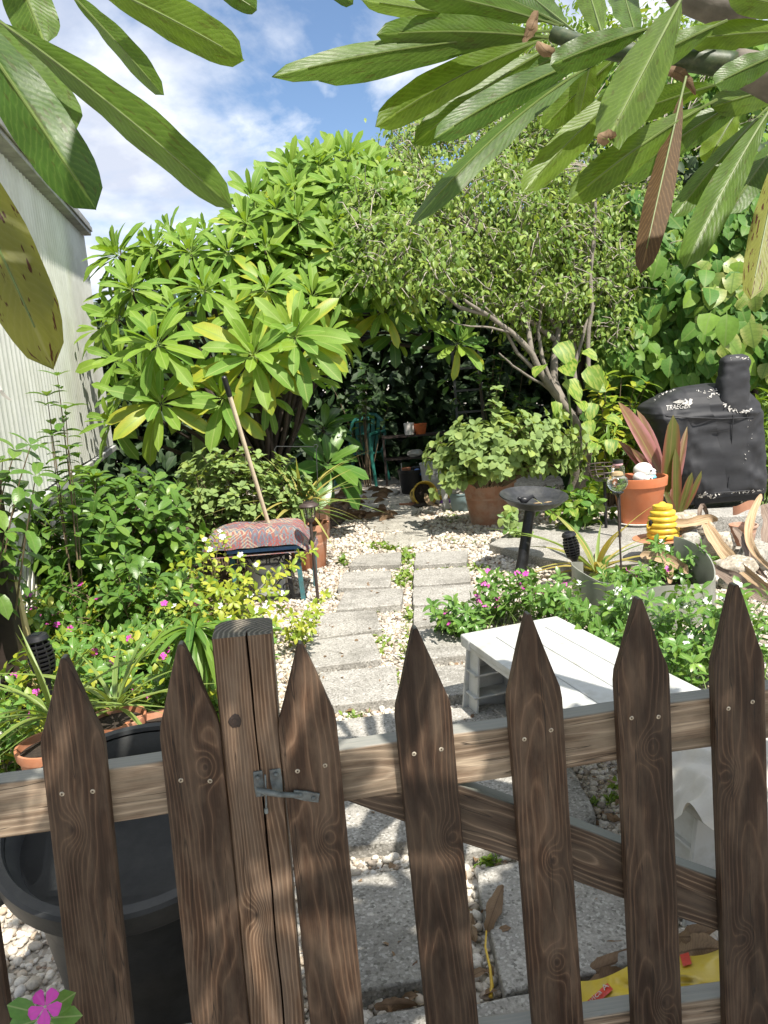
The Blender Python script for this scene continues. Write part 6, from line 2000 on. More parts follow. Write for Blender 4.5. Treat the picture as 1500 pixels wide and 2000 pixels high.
def cover_pt(lv, a):
    py, lx, rx, dep = lv
    z = gzz(py, 1370)
    xl, xr = gx(lx), gx(rx)
    cx, hx = (xl + xr) / 2, (xr - xl) / 2
    e = .36
    cc, ss = math.cos(a), math.sin(a)
    x = cx + hx * math.copysign(abs(cc) ** e, cc)
    y = gy + dep / 2 * math.copysign(abs(ss) ** e, ss)
    p = V((x, y, z))
    w = .022 * mnoise.noise(V((x * 4, z * 4, y * 3))) + .046 * (.45 - abs(mnoise.noise(V((x * 5.2 + z * 3.0, z * 4.4 - x * 3.4, 4))))) + .030 * (.4 - abs(mnoise.noise(V((x * 11 - z * 5, z * 8 + x * 4, 9)))))
    w += .014 * math.exp(-((py - 808 + (lx - 1290) * .02) / 5) ** 2) * (1 if 1330 < 1e9 else 0)
    w *= min(1, max(.25, (968 - py) / 40 + .4))
    n = V((cc * .5, ss, 0))
    return p + n * w
m = MB()
m.sheet([[cover_pt(lv, -math.pi / 2 + 2 * math.pi * k / NS) for k in range(NS + 1)] for lv in LV])
top = [cover_pt(LV[-1], -math.pi / 2 + 2 * math.pi * k / NS) for k in range(NS)]
ctr = sum(top, V((0, 0, 0))) / NS + V((0, 0, .01))
m.add(top + [ctr], [(k, (k + 1) % NS, NS) for k in range(NS)])
m.build('cover', M['canvas'], gr, angle=180)
# chimney sock
CK = [(800, 1396, 1452, .17), (780, 1392, 1452, .17), (755, 1393, 1451, .17), (735, 1397, 1452, .165), (718, 1399, 1453, .16), (706, 1400, 1454, .15), (698, 1404, 1451, .12), (693, 1412, 1440, .07)]
LVc = []
for i in range(len(CK) - 1):
    for s in range(4):
        LVc.append([CK[i][k] + (CK[i + 1][k] - CK[i][k]) * s / 4 for k in range(4)])
LVc.append(list(CK[-1]))
def sock(lv, a):
    py, lx, rx, dep = lv
    z = gzz(py, 1420)
    xl, xr = gx(lx, gd - .1), gx(rx, gd - .1)
    cc, ss = math.cos(a), math.sin(a)
    e = .55
    p = V(((xl + xr) / 2 + (xr - xl) / 2 * math.copysign(abs(cc) ** e, cc), gy - .205 + dep / 2 * math.copysign(abs(ss) ** e, ss), z))
    w = .014 * mnoise.noise(V((p.x * 14, z * 13, 2))) + .008 * mnoise.noise(V((p.x * 25 + z * 8, z * 20, 6)))
    return p + V((cc, ss, 0)) * w
m = MB()
NC = 40
m.sheet([[sock(lv, 2 * math.pi * k / NC) for k in range(NC + 1)] for lv in LVc])
top = [sock(LVc[-1], 2 * math.pi * k / NC) for k in range(NC)]
ctr = sum(top, V((0, 0, 0))) / NC
m.add(top + [ctr], [(k, (k + 1) % NC, NC) for k in range(NC)])
m.build('chimney_cover', M['canvas'], gr, angle=180)
# frayed seams round the chimney and hem
def front_y(x, z):
    best = None
    for lv in LV:
        zz = gzz(lv[0], 1370)
        if best is None or abs(zz - z) < best[0]:
            best = (abs(zz - z), lv)
    lv = best[1]
    xl, xr = gx(lv[1]), gx(lv[2])
    u = max(-.999, min(.999, (x - (xl + xr) / 2) / ((xr - xl) / 2)))
    cc = math.copysign(abs(u) ** (1 / .36), u)
    return cover_pt(lv, -math.acos(cc) if cc < 1 else 0).y
def on_cover(px, py, off=.006):
    p = D(px, py, gd)
    return V((p.x, front_y(p.x, p.z) - off, p.z))
fr_ = MB()
def flakes(pxs, n, spread, size):
    for _ in range(n):
        t = RF(0, len(pxs) - 1.001)
        k = int(t); f = t - k
        x = pxs[k][0] + (pxs[k + 1][0] - pxs[k][0]) * f + random.gauss(0, spread)
        y = pxs[k][1] + (pxs[k + 1][1] - pxs[k][1]) * f + random.gauss(0, spread * .7)
        a = RF(0, 6.28); l = size * RF(.4, 1.5); w = l * RF(.15, .5)
        ca, sa = math.cos(a), math.sin(a)
        q = [on_cover(x + (u * l * ca - v * w * sa), y + (u * l * sa + v * w * ca), RF(.004, .012)) for u, v in ((-1, 0), (-.3, -1), (.8, -.6), (1, .3), (.1, 1))]
        fr_.add(q, [(0, 1, 2, 3, 4)])
flakes(((1384, 788), (1394, 797), (1408, 801), (1424, 801), (1434, 797)), 36, 2.4, 2.8)
flakes(((1384, 788), (1388, 778), (1380, 768), (1366, 768)), 18, 2.0, 2.2)
flakes(((1366, 766), (1360, 774), (1354, 776)), 16, 1.2, 2.0)
flakes(((1338, 761), (1350, 766), (1372, 760), (1390, 758)), 30, 1.6, 1.8)
flakes(((1352, 964), (1366, 960), (1380, 964)), 34, 3.0, 3.0)
flakes(((1380, 962), (1410, 957), (1444, 955), (1478, 950)), 26, 1.5, 2.2)
flakes(((1425, 802), (1432, 820), (1438, 860), (1430, 900)), 14, 3, 1.3)
flakes(((1262, 784), (1285, 768), (1310, 760)), 20, 1.0, 1.6)
for _ in range(26):
    x = RF(1412, 1448); y = 699 + abs(x - 1426) * .12 + RF(-2, 4)
    p = V((gx(x, gd - .1), gy - .275 + RF(-.01, .01), gzz(y, 1420)))
    s_ = RF(.004, .012)
    fr_.add([p + V((-s_, 0, 0)), p + V((0, 0, -s_ * .5)), p + V((s_, 0, .001)), p + V((0, 0, s_ * .5))], [(0, 1, 2, 3)])
o = fr_.build('frayed_seam', M['fray'], gr, angle=180, smooth=False); o['kind'] = 'stuff'
# faded lettering and its wing mark, lying on the cloth
def lettering():
    cu = bpy.data.curves.new('txt', 'FONT')
    cu.body = 'TRAEGER'
    cu.size = 1.0
    cu.shear = .35
    ob = bpy.data.objects.new('txt', cu)
    SC.collection.objects.link(ob)
    bpy.context.view_layer.update()
    me = bpy.data.meshes.new_from_object(ob.evaluated_get(bpy.context.evaluated_depsgraph_get()))
    bpy.data.objects.remove(ob)
    return me
lm = lettering()
vs = np.empty(len(lm.vertices) * 3); lm.vertices.foreach_get('co', vs); vs = vs.reshape(-1, 3)
vs[:, 0] -= vs[:, 0].min(); vs[:, 0] /= vs[:, 0].max(); vs[:, 1] -= vs[:, 1].min(); vs[:, 1] /= vs[:, 1].max()
for i, (x, y, _) in enumerate(vs):
    p = on_cover(1279 + x * 42 , 799 - y * 9 - x * 5 , .007)
    lm.vertices[i].co = p - V(gr['_loc'])
lm.materials.clear(); lm.materials.append(M['fray'])
lo = bpy.data.objects.new('lettering', lm); SC.collection.objects.link(lo); lo.parent = gr
wg = MB()
for pts in (((1291, 784), (1302, 779), (1312, 781), (1304, 786), (1297, 786)), ((1306, 786), (1313, 777), (1318, 782), (1315, 788)), ((1317, 787), (1322, 777), (1327, 778), (1322, 788)), ((1310, 789), (1318, 786), (1327, 784), (1320, 789))):
    wg.add([on_cover(x, y, .008) for x, y in pts], [tuple(range(len(pts)))])
wg.build('emblem', M['fray'], gr, smooth=False)
for pts in (((1400, 806), (1402, 840), (1404, 890), (1406, 950)), ((1275, 808), (1320, 812), (1380, 814), (1440, 812), (1468, 808)), ((1320, 960), (1380, 957), (1440, 953), (1476, 950))):
    MB().tube([on_cover(x, y, .002) for x, y in pts for _ in (0,)], .0045, 5).build('seam', M['canvas'], gr)
# legs and the dark box below
gxl, gxr = gx(1345), gx(1468)
for x in (gxl, gxr):
    for y in (gy - .18, gy + .18):
        MB().box((x, y, (gz + gzz(955)) / 2), (.05, .05, gzz(955) - gz)).build('leg', M['blackmetal'], gr)
MB().box(((gxl + gxr) / 2 - .02, gy, gz + .08), (gxr - gxl + .10, .40, .13)).build('bottom_shelf', M['blackplastic'], gr, bevel=.008)

# ---- rocks, dry banana leaves, clay shards right of the beehive
for k, (x, y, d, rx, ry, rz, mt, lab) in enumerate((
        (1405, 1062, 4.75, .105, .085, .075, 'rock', 'smooth round tan rock below the long dry leaves'),
        (1335, 1018, 4.95, .11, .09, .06, 'rock', 'flat grey rock between the beehive and the dry leaves'),
        (1480, 1085, 4.75, .12, .10, .09, 'stone', 'rough grey rock at the right edge under the dry leaves'),
        (1372, 1030, 5.1, .08, .07, .05, 'rock', 'small pale rock behind the round tan rock'),
        (1350, 1055, 4.8, .07, .06, .05, 'stone', 'grey rock just right of the yellow beehive saucer'),
        (1440, 1108, 4.4, .11, .09, .07, 'rock', 'mossy tan rock in front of the rough grey one'))):
    c = D(x, y, d)
    c.z = max(c.z, rz * .7)
    m = MB().blob(c, (rx, ry, rz), None, 3, .22, k * 3.3)
    o = m.build('rock', M[mt], None, origin=(c.x, c.y, c.z - rz))
    tag(o, lab, 'rock', 'rocks at the right')
    if c.z - rz * .9 > .06:
        hgt = c.z - rz * .8
        b_ = MB().blob((c.x + .01, c.y + .02, hgt / 2), (rx * .95, ry * .95, hgt / 2 + .03), None, 3, .2, k * 5.1).build('rock', M['stone'], None, origin=(c.x, c.y, 0))
        tag(b_, 'half-hidden rock holding up the ' + lab.split(' in front')[0].split(' below')[0].split(' between')[0].split(' at the')[0].split(' behind')[0].split(' just')[0], 'rock', 'rocks at the right')
kb = MB().prism([V((p.x, p.y, .24)) for p in (D(1330, 1000, 5.3), D(1560, 975, 5.2), D(1570, 975, 5.5), D(1335, 990, 5.6))], (0, 0, -.24))
tag(kb.build('concrete_kerb', M['paver'], None, bevel=.01, origin=D(1440, 985, 5.4)), 'pale concrete kerb block behind the dry leaves', 'kerb')
def ribbon(pts, w, mat, name, label, cat, bend=.3, curl=0.0, n=18, parent=None, group=None):
    """long dry leaf: a folded strip along picked points"""
    pp = [V(p) for p in pts]
    dense = []
    nn = len(pp) - 1
    for i in range(n + 1):
        t = i / n * nn
        k = min(int(t), nn - 1)
        f = t - k
        p0, p1, p2, p3 = pp[max(k - 1, 0)], pp[k], pp[k + 1], pp[min(k + 2, nn)]
        dense.append(.5 * ((2 * p1) + (p2 - p0) * f + (2 * p0 - 5 * p1 + 4 * p2 - p3) * f * f + (3 * p1 - p0 - 3 * p2 + p3) * f ** 3))
    vs, fs, uv = [], [], []
    for i, p in enumerate(dense):
        tg = (dense[min(i + 1, n)] - dense[max(i - 1, 0)]).normalized()
        view = (CAM - p).normalized()
        tw = Matrix.Rotation(curl * (i / n - .5), 3, tg)
        sd_ = tw @ tg.cross(view).normalized()
        nr = sd_.cross(tg)
        t = i / n
        ww = w(t) if callable(w) else w
        wob = 1 + .38 * mnoise.noise(V((t * 7, w(0.5) * 99 if callable(w) else w * 99, len(label))))
        for s in (-1, -.5, 0, .5, 1):
            vs.append(p + sd_ * s * ww * wob * .5 + nr * (abs(s) * bend * ww * .5 + .22 * ww * mnoise.noise(V((t * 9, s * 3, 3 + len(label))))))
            uv.append((.5 + s * .5, t))
    for i in range(n):
        for k in range(4):
            a = i * 5 + k
            fs.append((a, a + 1, a + 6, a + 5))
    idx = [q for f in fs for q in f]
    org = dense[n // 2] if parent is None else V(parent['_loc'])
    me = np_mesh(name, np.array([tuple(v - org) for v in vs]), idx, [4] * len(fs), [mat], uvs=np.array(uv)[idx])
    o = bpy.data.objects.new(name, me)
    SC.collection.objects.link(o)
    if parent is None:
        o.location = org
        o['_loc'] = tuple(org)
        tag(o, label, cat, group)
    else:
        o.parent = parent
    return o
def lens(w, a=.25):
    return lambda t: w * (max(.001, math.sin(math.pi * min(1, max(0, t)) ** .8)) ** .6 * .85 + .15)
def straw_mat(name, a, b, c_):
    m, t, p, out = new_mat(name)
    tc = N(t, 'ShaderNodeTexCoord')
    oi = N(t, 'ShaderNodeObjectInfo')
    mp = N(t, 'ShaderNodeMapping')
    mp.inputs['Scale'].default_value = (16.0, 1.6, 1.0)
    L(t, tc.outputs['UV'], mp.inputs[0])
    va = N(t, 'ShaderNodeVectorMath', operation='ADD')
    cx = N(t, 'ShaderNodeCombineXYZ')
    L(t, mth(t, 'MULTIPLY', oi.outputs['Random'], 60.0), cx.inputs[2])
    L(t, mp.outputs[0], va.inputs[0]); L(t, cx.outputs[0], va.inputs[1])
    n = N(t, 'ShaderNodeTexNoise', i_Scale=1.0, i_Detail=6.0, i_Roughness=.65)
    L(t, va.outputs[0], n.inputs['Vector'])
    n2 = N(t, 'ShaderNodeTexNoise', i_Scale=4.0, i_Detail=5.0)
    L(t, tc.outputs['UV'], n2.inputs['Vector'])
    c = ramp(t, n.outputs[0], [(0.28, a), (0.5, b), (0.72, c_)])
    c = mixc(t, mth(t, 'MULTIPLY', ramp(t, n2.outputs[0], [(0.5, 0.0), (0.7, 1.0)]), .55), c, [x * .35 for x in a])
    L(t, c, p.inputs['Base Color'])
    p.inputs['Roughness'].default_value = .8
    p.inputs['Specular IOR Level'].default_value = .2
    bump(t, n.outputs[0], p, .8, .006)
    return m
M['banana'] = straw_mat('dry banana leaf', (0.26, 0.165, 0.09), (0.43, 0.30, 0.18), (0.54, 0.42, 0.29))
M['banana_g'] = straw_mat('grey dry banana leaf', (0.12, 0.085, 0.065), (0.23, 0.175, 0.14), (0.33, 0.265, 0.21))
M['old_banana'] = leaf_mat('dry banana leaf', [(0.42, 0.29, 0.155), (0.36, 0.25, 0.14), (0.47, 0.34, 0.20)], .7, .15, veins=.5, nv=4, rib=(0.25, 0.13, 0.05), tcol=(1.1, .8, .5))
M['old_banana_g'] = leaf_mat('grey dry banana leaf', [(0.24, 0.19, 0.155), (0.30, 0.235, 0.18)], .75, .12, veins=.5, nv=4, rib=(0.13, 0.09, 0.07), tcol=(1.1, .8, .5))
GRB = 'dry banana leaves at the right'
for pts, w, mt, lab in (
        ([D(1372, 1012, 4.9), D(1400, 1060, 4.6), D(1445, 1110, 4.35), D(1500, 1150, 4.1), D(1570, 1190, 3.95)], .075, 'banana', 'long tan dry leaf slanting from the rocks to the right edge'),
        ([D(1487, 965, 4.9), D(1470, 1000, 4.75), D(1462, 1045, 4.6), D(1480, 1085, 4.4), D(1525, 1125, 4.2)], .05, 'banana', 'bent tan dry leaf stalk standing up at the right edge'),
        ([D(1432, 1030, 4.7), D(1455, 1060, 4.6), D(1470, 1100, 4.45), D(1500, 1130, 4.3)], .05, 'banana_g', 'dark grey-brown dry leaf between the two tan ones'),
        ([D(1378, 1105, 4.25), D(1430, 1130, 4.1), D(1490, 1165, 3.95), D(1560, 1200, 3.85)], .07, 'banana_g', 'grey dry leaf stalk lying lowest at the right edge'),
        ([D(1300, 1020, 4.85), D(1340, 1022, 4.8), D(1385, 1012, 4.85), D(1400, 1018, 4.9)], .06, 'banana', 'crinkled pale dry leaf across the rocks beside the beehive'),
        ([D(1368, 1030, 4.9), D(1367, 1000, 4.9), D(1372, 988, 4.95), D(1380, 1000, 5.0), D(1384, 1020, 5.0)], .03, 'banana_g', 'hooked dry leaf stalk rising from the rocks'),
        ([D(1490, 985, 5.0), D(1505, 1020, 4.95), D(1500, 1060, 4.85), D(1520, 1085, 4.8)], .09, 'banana_g', 'broad crumpled dry leaf at the right edge'),
        ([D(1250, 1085, 4.35), D(1290, 1088, 4.3), D(1330, 1105, 4.25), D(1345, 1120, 4.2)], .06, 'banana', 'dry leaf lying inside the edging ring'),
        ([D(1302, 1090, 4.3), D(1308, 1115, 4.22), D(1310, 1140, 4.15)], .045, 'banana', 'short dry stalk hanging inside the edging ring')):
    ribbon(pts, lens(w), M[mt], 'dry_leaf', lab, 'dry leaf', .45, .9, 18, None, GRB)
# clay shard and cracked pot at the right
c = D(1452, 1045, 4.95)
pot('clay_pot', 'small dusty clay pot among the dry leaves at the right', V((c.x, c.y, c.z - .06)), .085, .13, M['terra_old'], soil=False)
tag(MB().lathe([(0, 0), (.10, 0), (.12, c.z - .063), (0, c.z - .063)], (c.x, c.y, 0), 18, wob=.2).build('stone_block', M['stone'], None, origin=(c.x, c.y, 0)), 'stone under the small dusty clay pot', 'stone')
sh_ = MB()
c = D(1455, 985, 5.1)
rows = [[c + V((math.cos(a) * .11, math.sin(a) * .08, z + .02 * math.sin(a * 3))) for a in [math.pi * (.10 + .5 * k / 12) + 3.3 for k in range(13)]] for z in (-.04, -.02, 0, .02)]
sh_.sheet(rows); sh_.sheet([[p * 1.0 + (c - p).normalized() * .010 for p in r] for r in rows][::-1])
tag(sh_.build('clay_shard', M['terra_old'], None, origin=c), 'curved clay shard leaning on the kerb block', 'shard')
# wire basket and dark-lidded jar behind the globe light
c = D(1180, 915, 5.9)
t = thing('wire_basket', 'dark wire basket hooked by the fig trunk behind the globe light', 'basket', (c.x, c.y, c.z - .1))
for z, r in ((-.06, .10), (-.02, .115), (.03, .125)):
    MB().tube([c + V((math.cos(a) * r, math.sin(a) * r, z)) for a in [2 * math.pi * k / 20 for k in range(21)]], .005, 5).build('hoop', M['bronze'], t)
for k in range(10):
    a = 2 * math.pi * k / 10
    MB().tube([c + V((math.cos(a) * .06, math.sin(a) * .06, -.09)), c + V((math.cos(a) * .10, math.sin(a) * .10, -.06)), c + V((math.cos(a) * .126, math.sin(a) * .126, .035))], .003, 4).build('wire', M['bronze'], t)
c2 = c + V((0, 0, -.092))
tag(MB().lathe([(0, -c2.z), (.05, -c2.z), (.012, -c2.z + .02), (.012, -.01), (.07, 0), (0, 0)], c2, 16).build('plant_stand', M['blackmetal'], None, origin=(c2.x, c2.y, 0)), 'dark stand under the wire basket', 'stand')
c = D(1207, 918, 5.55)
t = thing('glass_jar', 'glass jar with a black lid left of the new clay pot', 'jar', (c.x, c.y, c.z - .06))
MB().lathe([(0, -.06), (.04, -.06), (.046, -.05), (.046, .02), (.034, .035), (.034, .05), (0, .05)], c, 24).build('jar_body', M['jarglass'], t)
MB().lathe([(0, .05), (.037, .05), (.037, .075), (0, .077)], c, 20).build('lid', M['blackplastic'], t)
MB().lathe([(.0345, .036), (.036, .037), (.036, .048), (.0345, .049)], c, 20).build('band', M['pinkg'], t)
tag(MB().lathe([(0, -c.z + .0), (.06, -c.z), (.012, -c.z + .02), (.012, -.075), (.055, -.066), (0, -.063)], c, 18).build('plant_stand', M['blackmetal'], None, origin=(c.x, c.y, 0)), 'thin black stand under the glass jar', 'stand')

# ================================================================== the shaded hollow at the path's end
# green resin chair
cc = G(718, 948); CH = thing('garden_chair', 'dark green resin armchair in the shaded hollow', 'chair', (cc.x - .05, cc.y + .2, 0))
c0 = V(CH['_loc'])
cr = Matrix.Rotation(R(-22), 3, 'Z')
def ct(x, y, z):
    return c0 + cr @ V((x, y, z))
for x, y, lx, ly in ((-.24, -.24, -.05, -.04), (.24, -.24, .05, -.04), (-.22, .20, -.04, .08), (.22, .20, .04, .08)):
    top_z = .66 if y < 0 else .44
    MB().tube([ct(x + lx, y + ly, 0), ct(x, y, .42), ct(x, y + .01, top_z)], [.018, .026, .022], 8).build('leg', M['chair'], CH)
MB().prism([ct(-.25, -.26, .43), ct(.25, -.26, .43), ct(.22, .22, .405), ct(-.22, .22, .405)], (0, 0, -.022)).build('seat', M['chair'], CH, bevel=.006)
arcb = [ct(-.235, .20, .42), ct(-.255, .25, .62), ct(-.22, .29, .80), ct(-.12, .315, .885), ct(0, .32, .905), ct(.12, .315, .885), ct(.22, .29, .80), ct(.255, .25, .62), ct(.235, .20, .42)]
MB().tube(arcb, .022, 8).build('back_frame', M['chair'], CH)
for x in (-.15, -.075, 0, .075, .15):
    zt = .90 - abs(x) * .35
    MB().tube([ct(x * .8, .215, .41), ct(x, .265, .62), ct(x * 1.05, .315, zt)], [.026, .038, .03], 4).build('slat', M['chair'], CH)
for s in (-1, 1):
    MB().tube([ct(s * .24, -.26, .66), ct(s * .265, -.05, .67), ct(s * .25, .25, .66)], [.026, .028, .022], 8).build('armrest', M['chair'], CH)
# black pot full of small pots
c = G(808, 966); c.y += .15
t = thing('nursery_tub', 'black nursery tub filled with small pots beside the green chair', 'tub', tuple(c))
MB().lathe([(0, 0), (.125, 0), (.13, .01), (.158, .255), (.168, .26), (.168, .285), (.155, .285), (.125, .02), (0, .02)], c, 32).build('body', M['blackplastic'], t)
MB().lathe([(0, .2), (.15, .2), (.15, .19), (0, .19)], c, 20).build('soil', M['soil'], t)
c2 = c + V((-.06, -.06, .20))
pot('clay_pot', 'little clay pot with a white tag standing in the black tub', c2, .055, .11, M['terra'], soil=False)
tag(MB().box(tuple(c2 + V((-.055, .01, .11))), (.014, .003, .12)).build('plant_tag', M['white'], None, origin=c2), 'white plant tag stuck in the black tub', 'tag')
c3 = c + V((.07, -.03, .20))
tag(MB().lathe([(0, 0), (.045, 0), (.06, .09), (.063, .11), (.055, .11), (.04, .01), (0, .01)], c3, 20).build('small_pot', M['alu'], None, origin=c3), 'grey small pot stacked in the black tub', 'pot')
c4 = c + V((.06, -.10, .20))
tag(MB().blob(c4 + V((0, 0, .045)), (.06, .035, .045), None, 2, .3, 2).build('blue_bag', M['bluep'], None, origin=c4), 'crumpled blue bag in the black tub', 'bag')
tag(MB().blob(c + V((.01, -.11, .245)), (.04, .03, .03), None, 2, .4, 7).build('paper_scrap', M['white'], None, origin=c + V((.01, -.11, .25))), 'crumpled white paper on the edge of the black tub', 'paper')
# rough shelf with cup and orange pot, ladder, bucket
sc_ = D(815, 848, 9.7)
t = thing('shelf_rack', 'low dark rack in the shaded hollow behind the black tub', 'rack', (sc_.x, sc_.y + .1, 0))
for z in (.35, sc_.z):
    MB().box((sc_.x, sc_.y + .1, z - .015), (.9, .28, .02)).build('shelf_board', M['brownpost'], t)
for x in (-.43, .43):
    for y in (-.02, .22):
        MB().box((sc_.x + x, sc_.y + y, sc_.z / 2), (.03, .03, sc_.z)).build('upright', M['brownpost'], t)
b_ = V((D(800, 845, 9.7).x, sc_.y + .05, sc_.z - .004))
t = thing('white_cup', 'white cup on the rack in the shaded hollow', 'cup', tuple(b_))
MB().lathe([(0, 0), (.055, 0), (.06, .005), (.066, .15), (.06, .15), (.05, .01), (0, .01)], b_, 20).build('body', M['ceramic'], t)
MB().tube(arc(b_ + V((.06, 0, .03)), b_ + V((.12, 0, .08)), b_ + V((.063, 0, .12)), 8), .008, 6).build('handle', M['orange'], t)
b_ = V((D(822, 845, 9.7).x, sc_.y + .05, sc_.z - .004))
tag(MB().lathe([(0, 0), (.06, 0), (.08, .10), (.085, .13), (.078, .13), (.06, .01), (0, .01)], b_, 20).build('orange_pot', M['orange'], None, origin=b_), 'orange plastic pot on the rack beside the white cup', 'pot')
b_ = V((D(812, 880, 9.5).x, sc_.y + .05, .336))
tag(MB().blob(b_ + V((0, 0, .05)), (.10, .07, .05), None, 2, .35, 5).build('paper_scrap', M['cloth'], None, origin=b_), 'crumpled pale sheet on the lower board of the rack', 'paper')
lx = D(945, 800, 9.9)
t = thing('step_ladder', 'aluminium ladder standing in the shaded hollow', 'ladder', (lx.x - .15, lx.y, 0))
for x in (0, -.34):
    MB().box((lx.x + x, lx.y + .12, .86), (.028, .06, 1.73), Matrix.Rotation(R(-6), 3, 'X')).build('rail', M['alu'], t)
for z in (.28, .56, .84, 1.12, 1.4):
    MB().box((lx.x - .17, lx.y + .12 + (z - .86) * .105, z), (.33, .07, .025)).build('rung', M['alu'], t)
c = D(848, 955, 8.9); c.z = 0
t = thing('grey_bucket', 'tall pale grey bucket behind the tipped yellow tub', 'bucket', tuple(c))
MB().lathe([(0, 0), (.115, 0), (.12, .006), (.145, .34), (.153, .345), (.153, .36), (.14, .36), (.115, .02), (0, .02)], c, 32).build('body', M['white'], t)
MB().tube(arc(c + V((-.145, 0, .33)), c + V((0, -.3, .15)), c + V((.145, 0, .33)), 10), .003, 6).build('handle', M['alu'], t)
# tipped yellow tub spilling soil
yc = G(833, 990); yc.y += .14
t = thing('yellow_tub', 'tipped yellow tub spilling soil beside the path', 'tub', tuple(yc))
rot = Matrix.Rotation(R(14), 3, 'Z') @ Matrix.Rotation(R(78), 3, 'X')
q = yc + V((0, -.10, .135))
MB().lathe([(0, -.26), (.095, -.26), (.10, -.25), (.125, -.02), (.135, -.018), (.137, .0), (.128, .004), (.118, -.01), (.095, -.24), (0, -.24)], q, 32, rot).build('body', M['yellowtub'], t)
MB().lathe([(0, -.09), (.112, -.07), (.108, -.12), (0, -.2)], q, 20, rot, wob=.3).build('soil', M['soil'], t)
MB().blob(yc + V((-.02, -.16, .015)), (.13, .09, .03), None, 3, .4, 3).build('spilt_soil', M['soil'], t)
for pts, w, lab in (([yc + V((.0, -.10, .14)), yc + V((.02, -.2, .06)), yc + V((.10, -.28, .015))], .05, 'tan dry leaf hanging out of the tipped yellow tub'),
                    ([yc + V((.03, -.12, .10)), yc + V((.07, -.22, .03)), yc + V((.16, -.33, .012))], .035, 'yellow dry leaf in front of the tipped tub')):
    ribbon(pts, lens(w), M['banana'], 'dry_leaf', lab, 'dry leaf', .4, .6, 10)
tag(MB().blob(yc + V((.24, -.10, .03)), (.09, .05, .03), None, 2, .35, 8).build('purple_wrapper', M['purple'], None, origin=yc + V((.24, -.1, 0))), 'crumpled purple wrapper between the tub and the grey-green pot', 'wrapper')
tag(MB().blob(yc + V((.22, -.02, .07)), (.08, .05, .04), None, 2, .35, 9).build('yellow_wrapper', M['yellowpaint'], None, origin=yc + V((.22, -.02, .03))), 'crumpled yellow wrapper behind the purple one', 'wrapper')
sh = MB()
q = G(800, 990)
sh.sheet([[q + V((math.cos(a) * .09 - .02, math.sin(a) * .05, z)) for a in [math.pi * k / 8 + 3.4 for k in range(9)]] for z in (.004, .05)])
sh.sheet([[q + V((math.cos(a) * .083 - .02, math.sin(a) * .043, z)) for a in [math.pi * k / 8 + 3.4 for k in range(9)]] for z in (.05, .004)])
tag(sh.build('clay_shard', M['terra'], None, origin=q), 'red clay shard on the path left of the tipped yellow tub', 'shard')
# grey-green pot with a crumpled white bag
c = G(903, 1003); c.y += .12
t = thing('plastic_pot', 'grey-green plastic pot at the foot of the big clay pot', 'pot', tuple(c))
MB().lathe([(0, 0), (.075, 0), (.085, .01), (.105, .17), (.112, .175), (.112, .19), (.102, .19), (.08, .02), (0, .02)], c, 32).build('body', M['greyplastic'], t)
MB().lathe([(0, .15), (.095, .15), (.09, .14), (0, .14)], c, 16).build('soil', M['soil'], t)
tag(MB().blob(c + V((.0, .0, .215)), (.085, .07, .07), None, 3, .55, 4, fq=2.6).build('white_bag', M['cloth'], None, origin=c + V((0, 0, .16))), 'crumpled white bag stuffed in the grey-green pot', 'bag')
tag(MB().box((c.x - .14, c.y + .06, .12), (.06, .02, .24), Matrix.Rotation(R(-8), 3, 'Y')).build('white_board', M['white'], None, origin=(c.x - .14, c.y + .06, 0), bevel=.003), 'white board offcut left of the grey-green pot', 'board')
# cactus stems behind the felty herb
for k, (x, y, h_) in enumerate(((392, 850, .26), (370, 880, .2), (410, 880, .18))):
    p = D(x, y + 40, 6.2)
    t = MB()
    z1 = p.z + h_ * .8
    n = 14
    prof = [(0, 0), (.05, .02)] + [(.055 + .004 * (i % 2), .05 + (z1 - .08) * i / 8) for i in range(9)] + [(.04, z1 - .012), (0, z1)]
    t.lathe(prof, (p.x, p.y, 0), n, wob=.1, seed=k)
    tag(t.build('cactus', M['dark_l'] if False else M['greenstem'], None, origin=(p.x, p.y, 0)), ('tall cactus column in the shade left of the leaning pole', 'leftmost of the cactus columns in the shade', 'short cactus column nearest the leaning pole')[k], 'cactus', 'cactus columns in the shade')
# dead leaves on the ground in the shade and by the path
GL = 'fallen leaves under the shaded plants'
for k in range(46):
    x, y = (RF(640, 760), RF(958, 1018)) if k < 34 else (RF(270, 345), RF(1165, 1230))
    p = G(x, y, .02)
    a = RF(0, 6.28)
    d = V((math.cos(a), math.sin(a), RF(-.05, .15)))
    ln = RF(.09, .17)
    o = ribbon([p - d * ln, p + V((0, 0, RF(.01, .04))), p + d * ln], lens(RF(.05, .08)), M['dry'], 'fallen_leaf', 'brown fallen leaf littered in the shade left of the path' if k < 34 else 'brown fallen leaf littered under the glossy shrub', 'fallen leaf', .5, 1.2, 6, None, GL if k < 34 else 'fallen leaves under the glossy shrub')

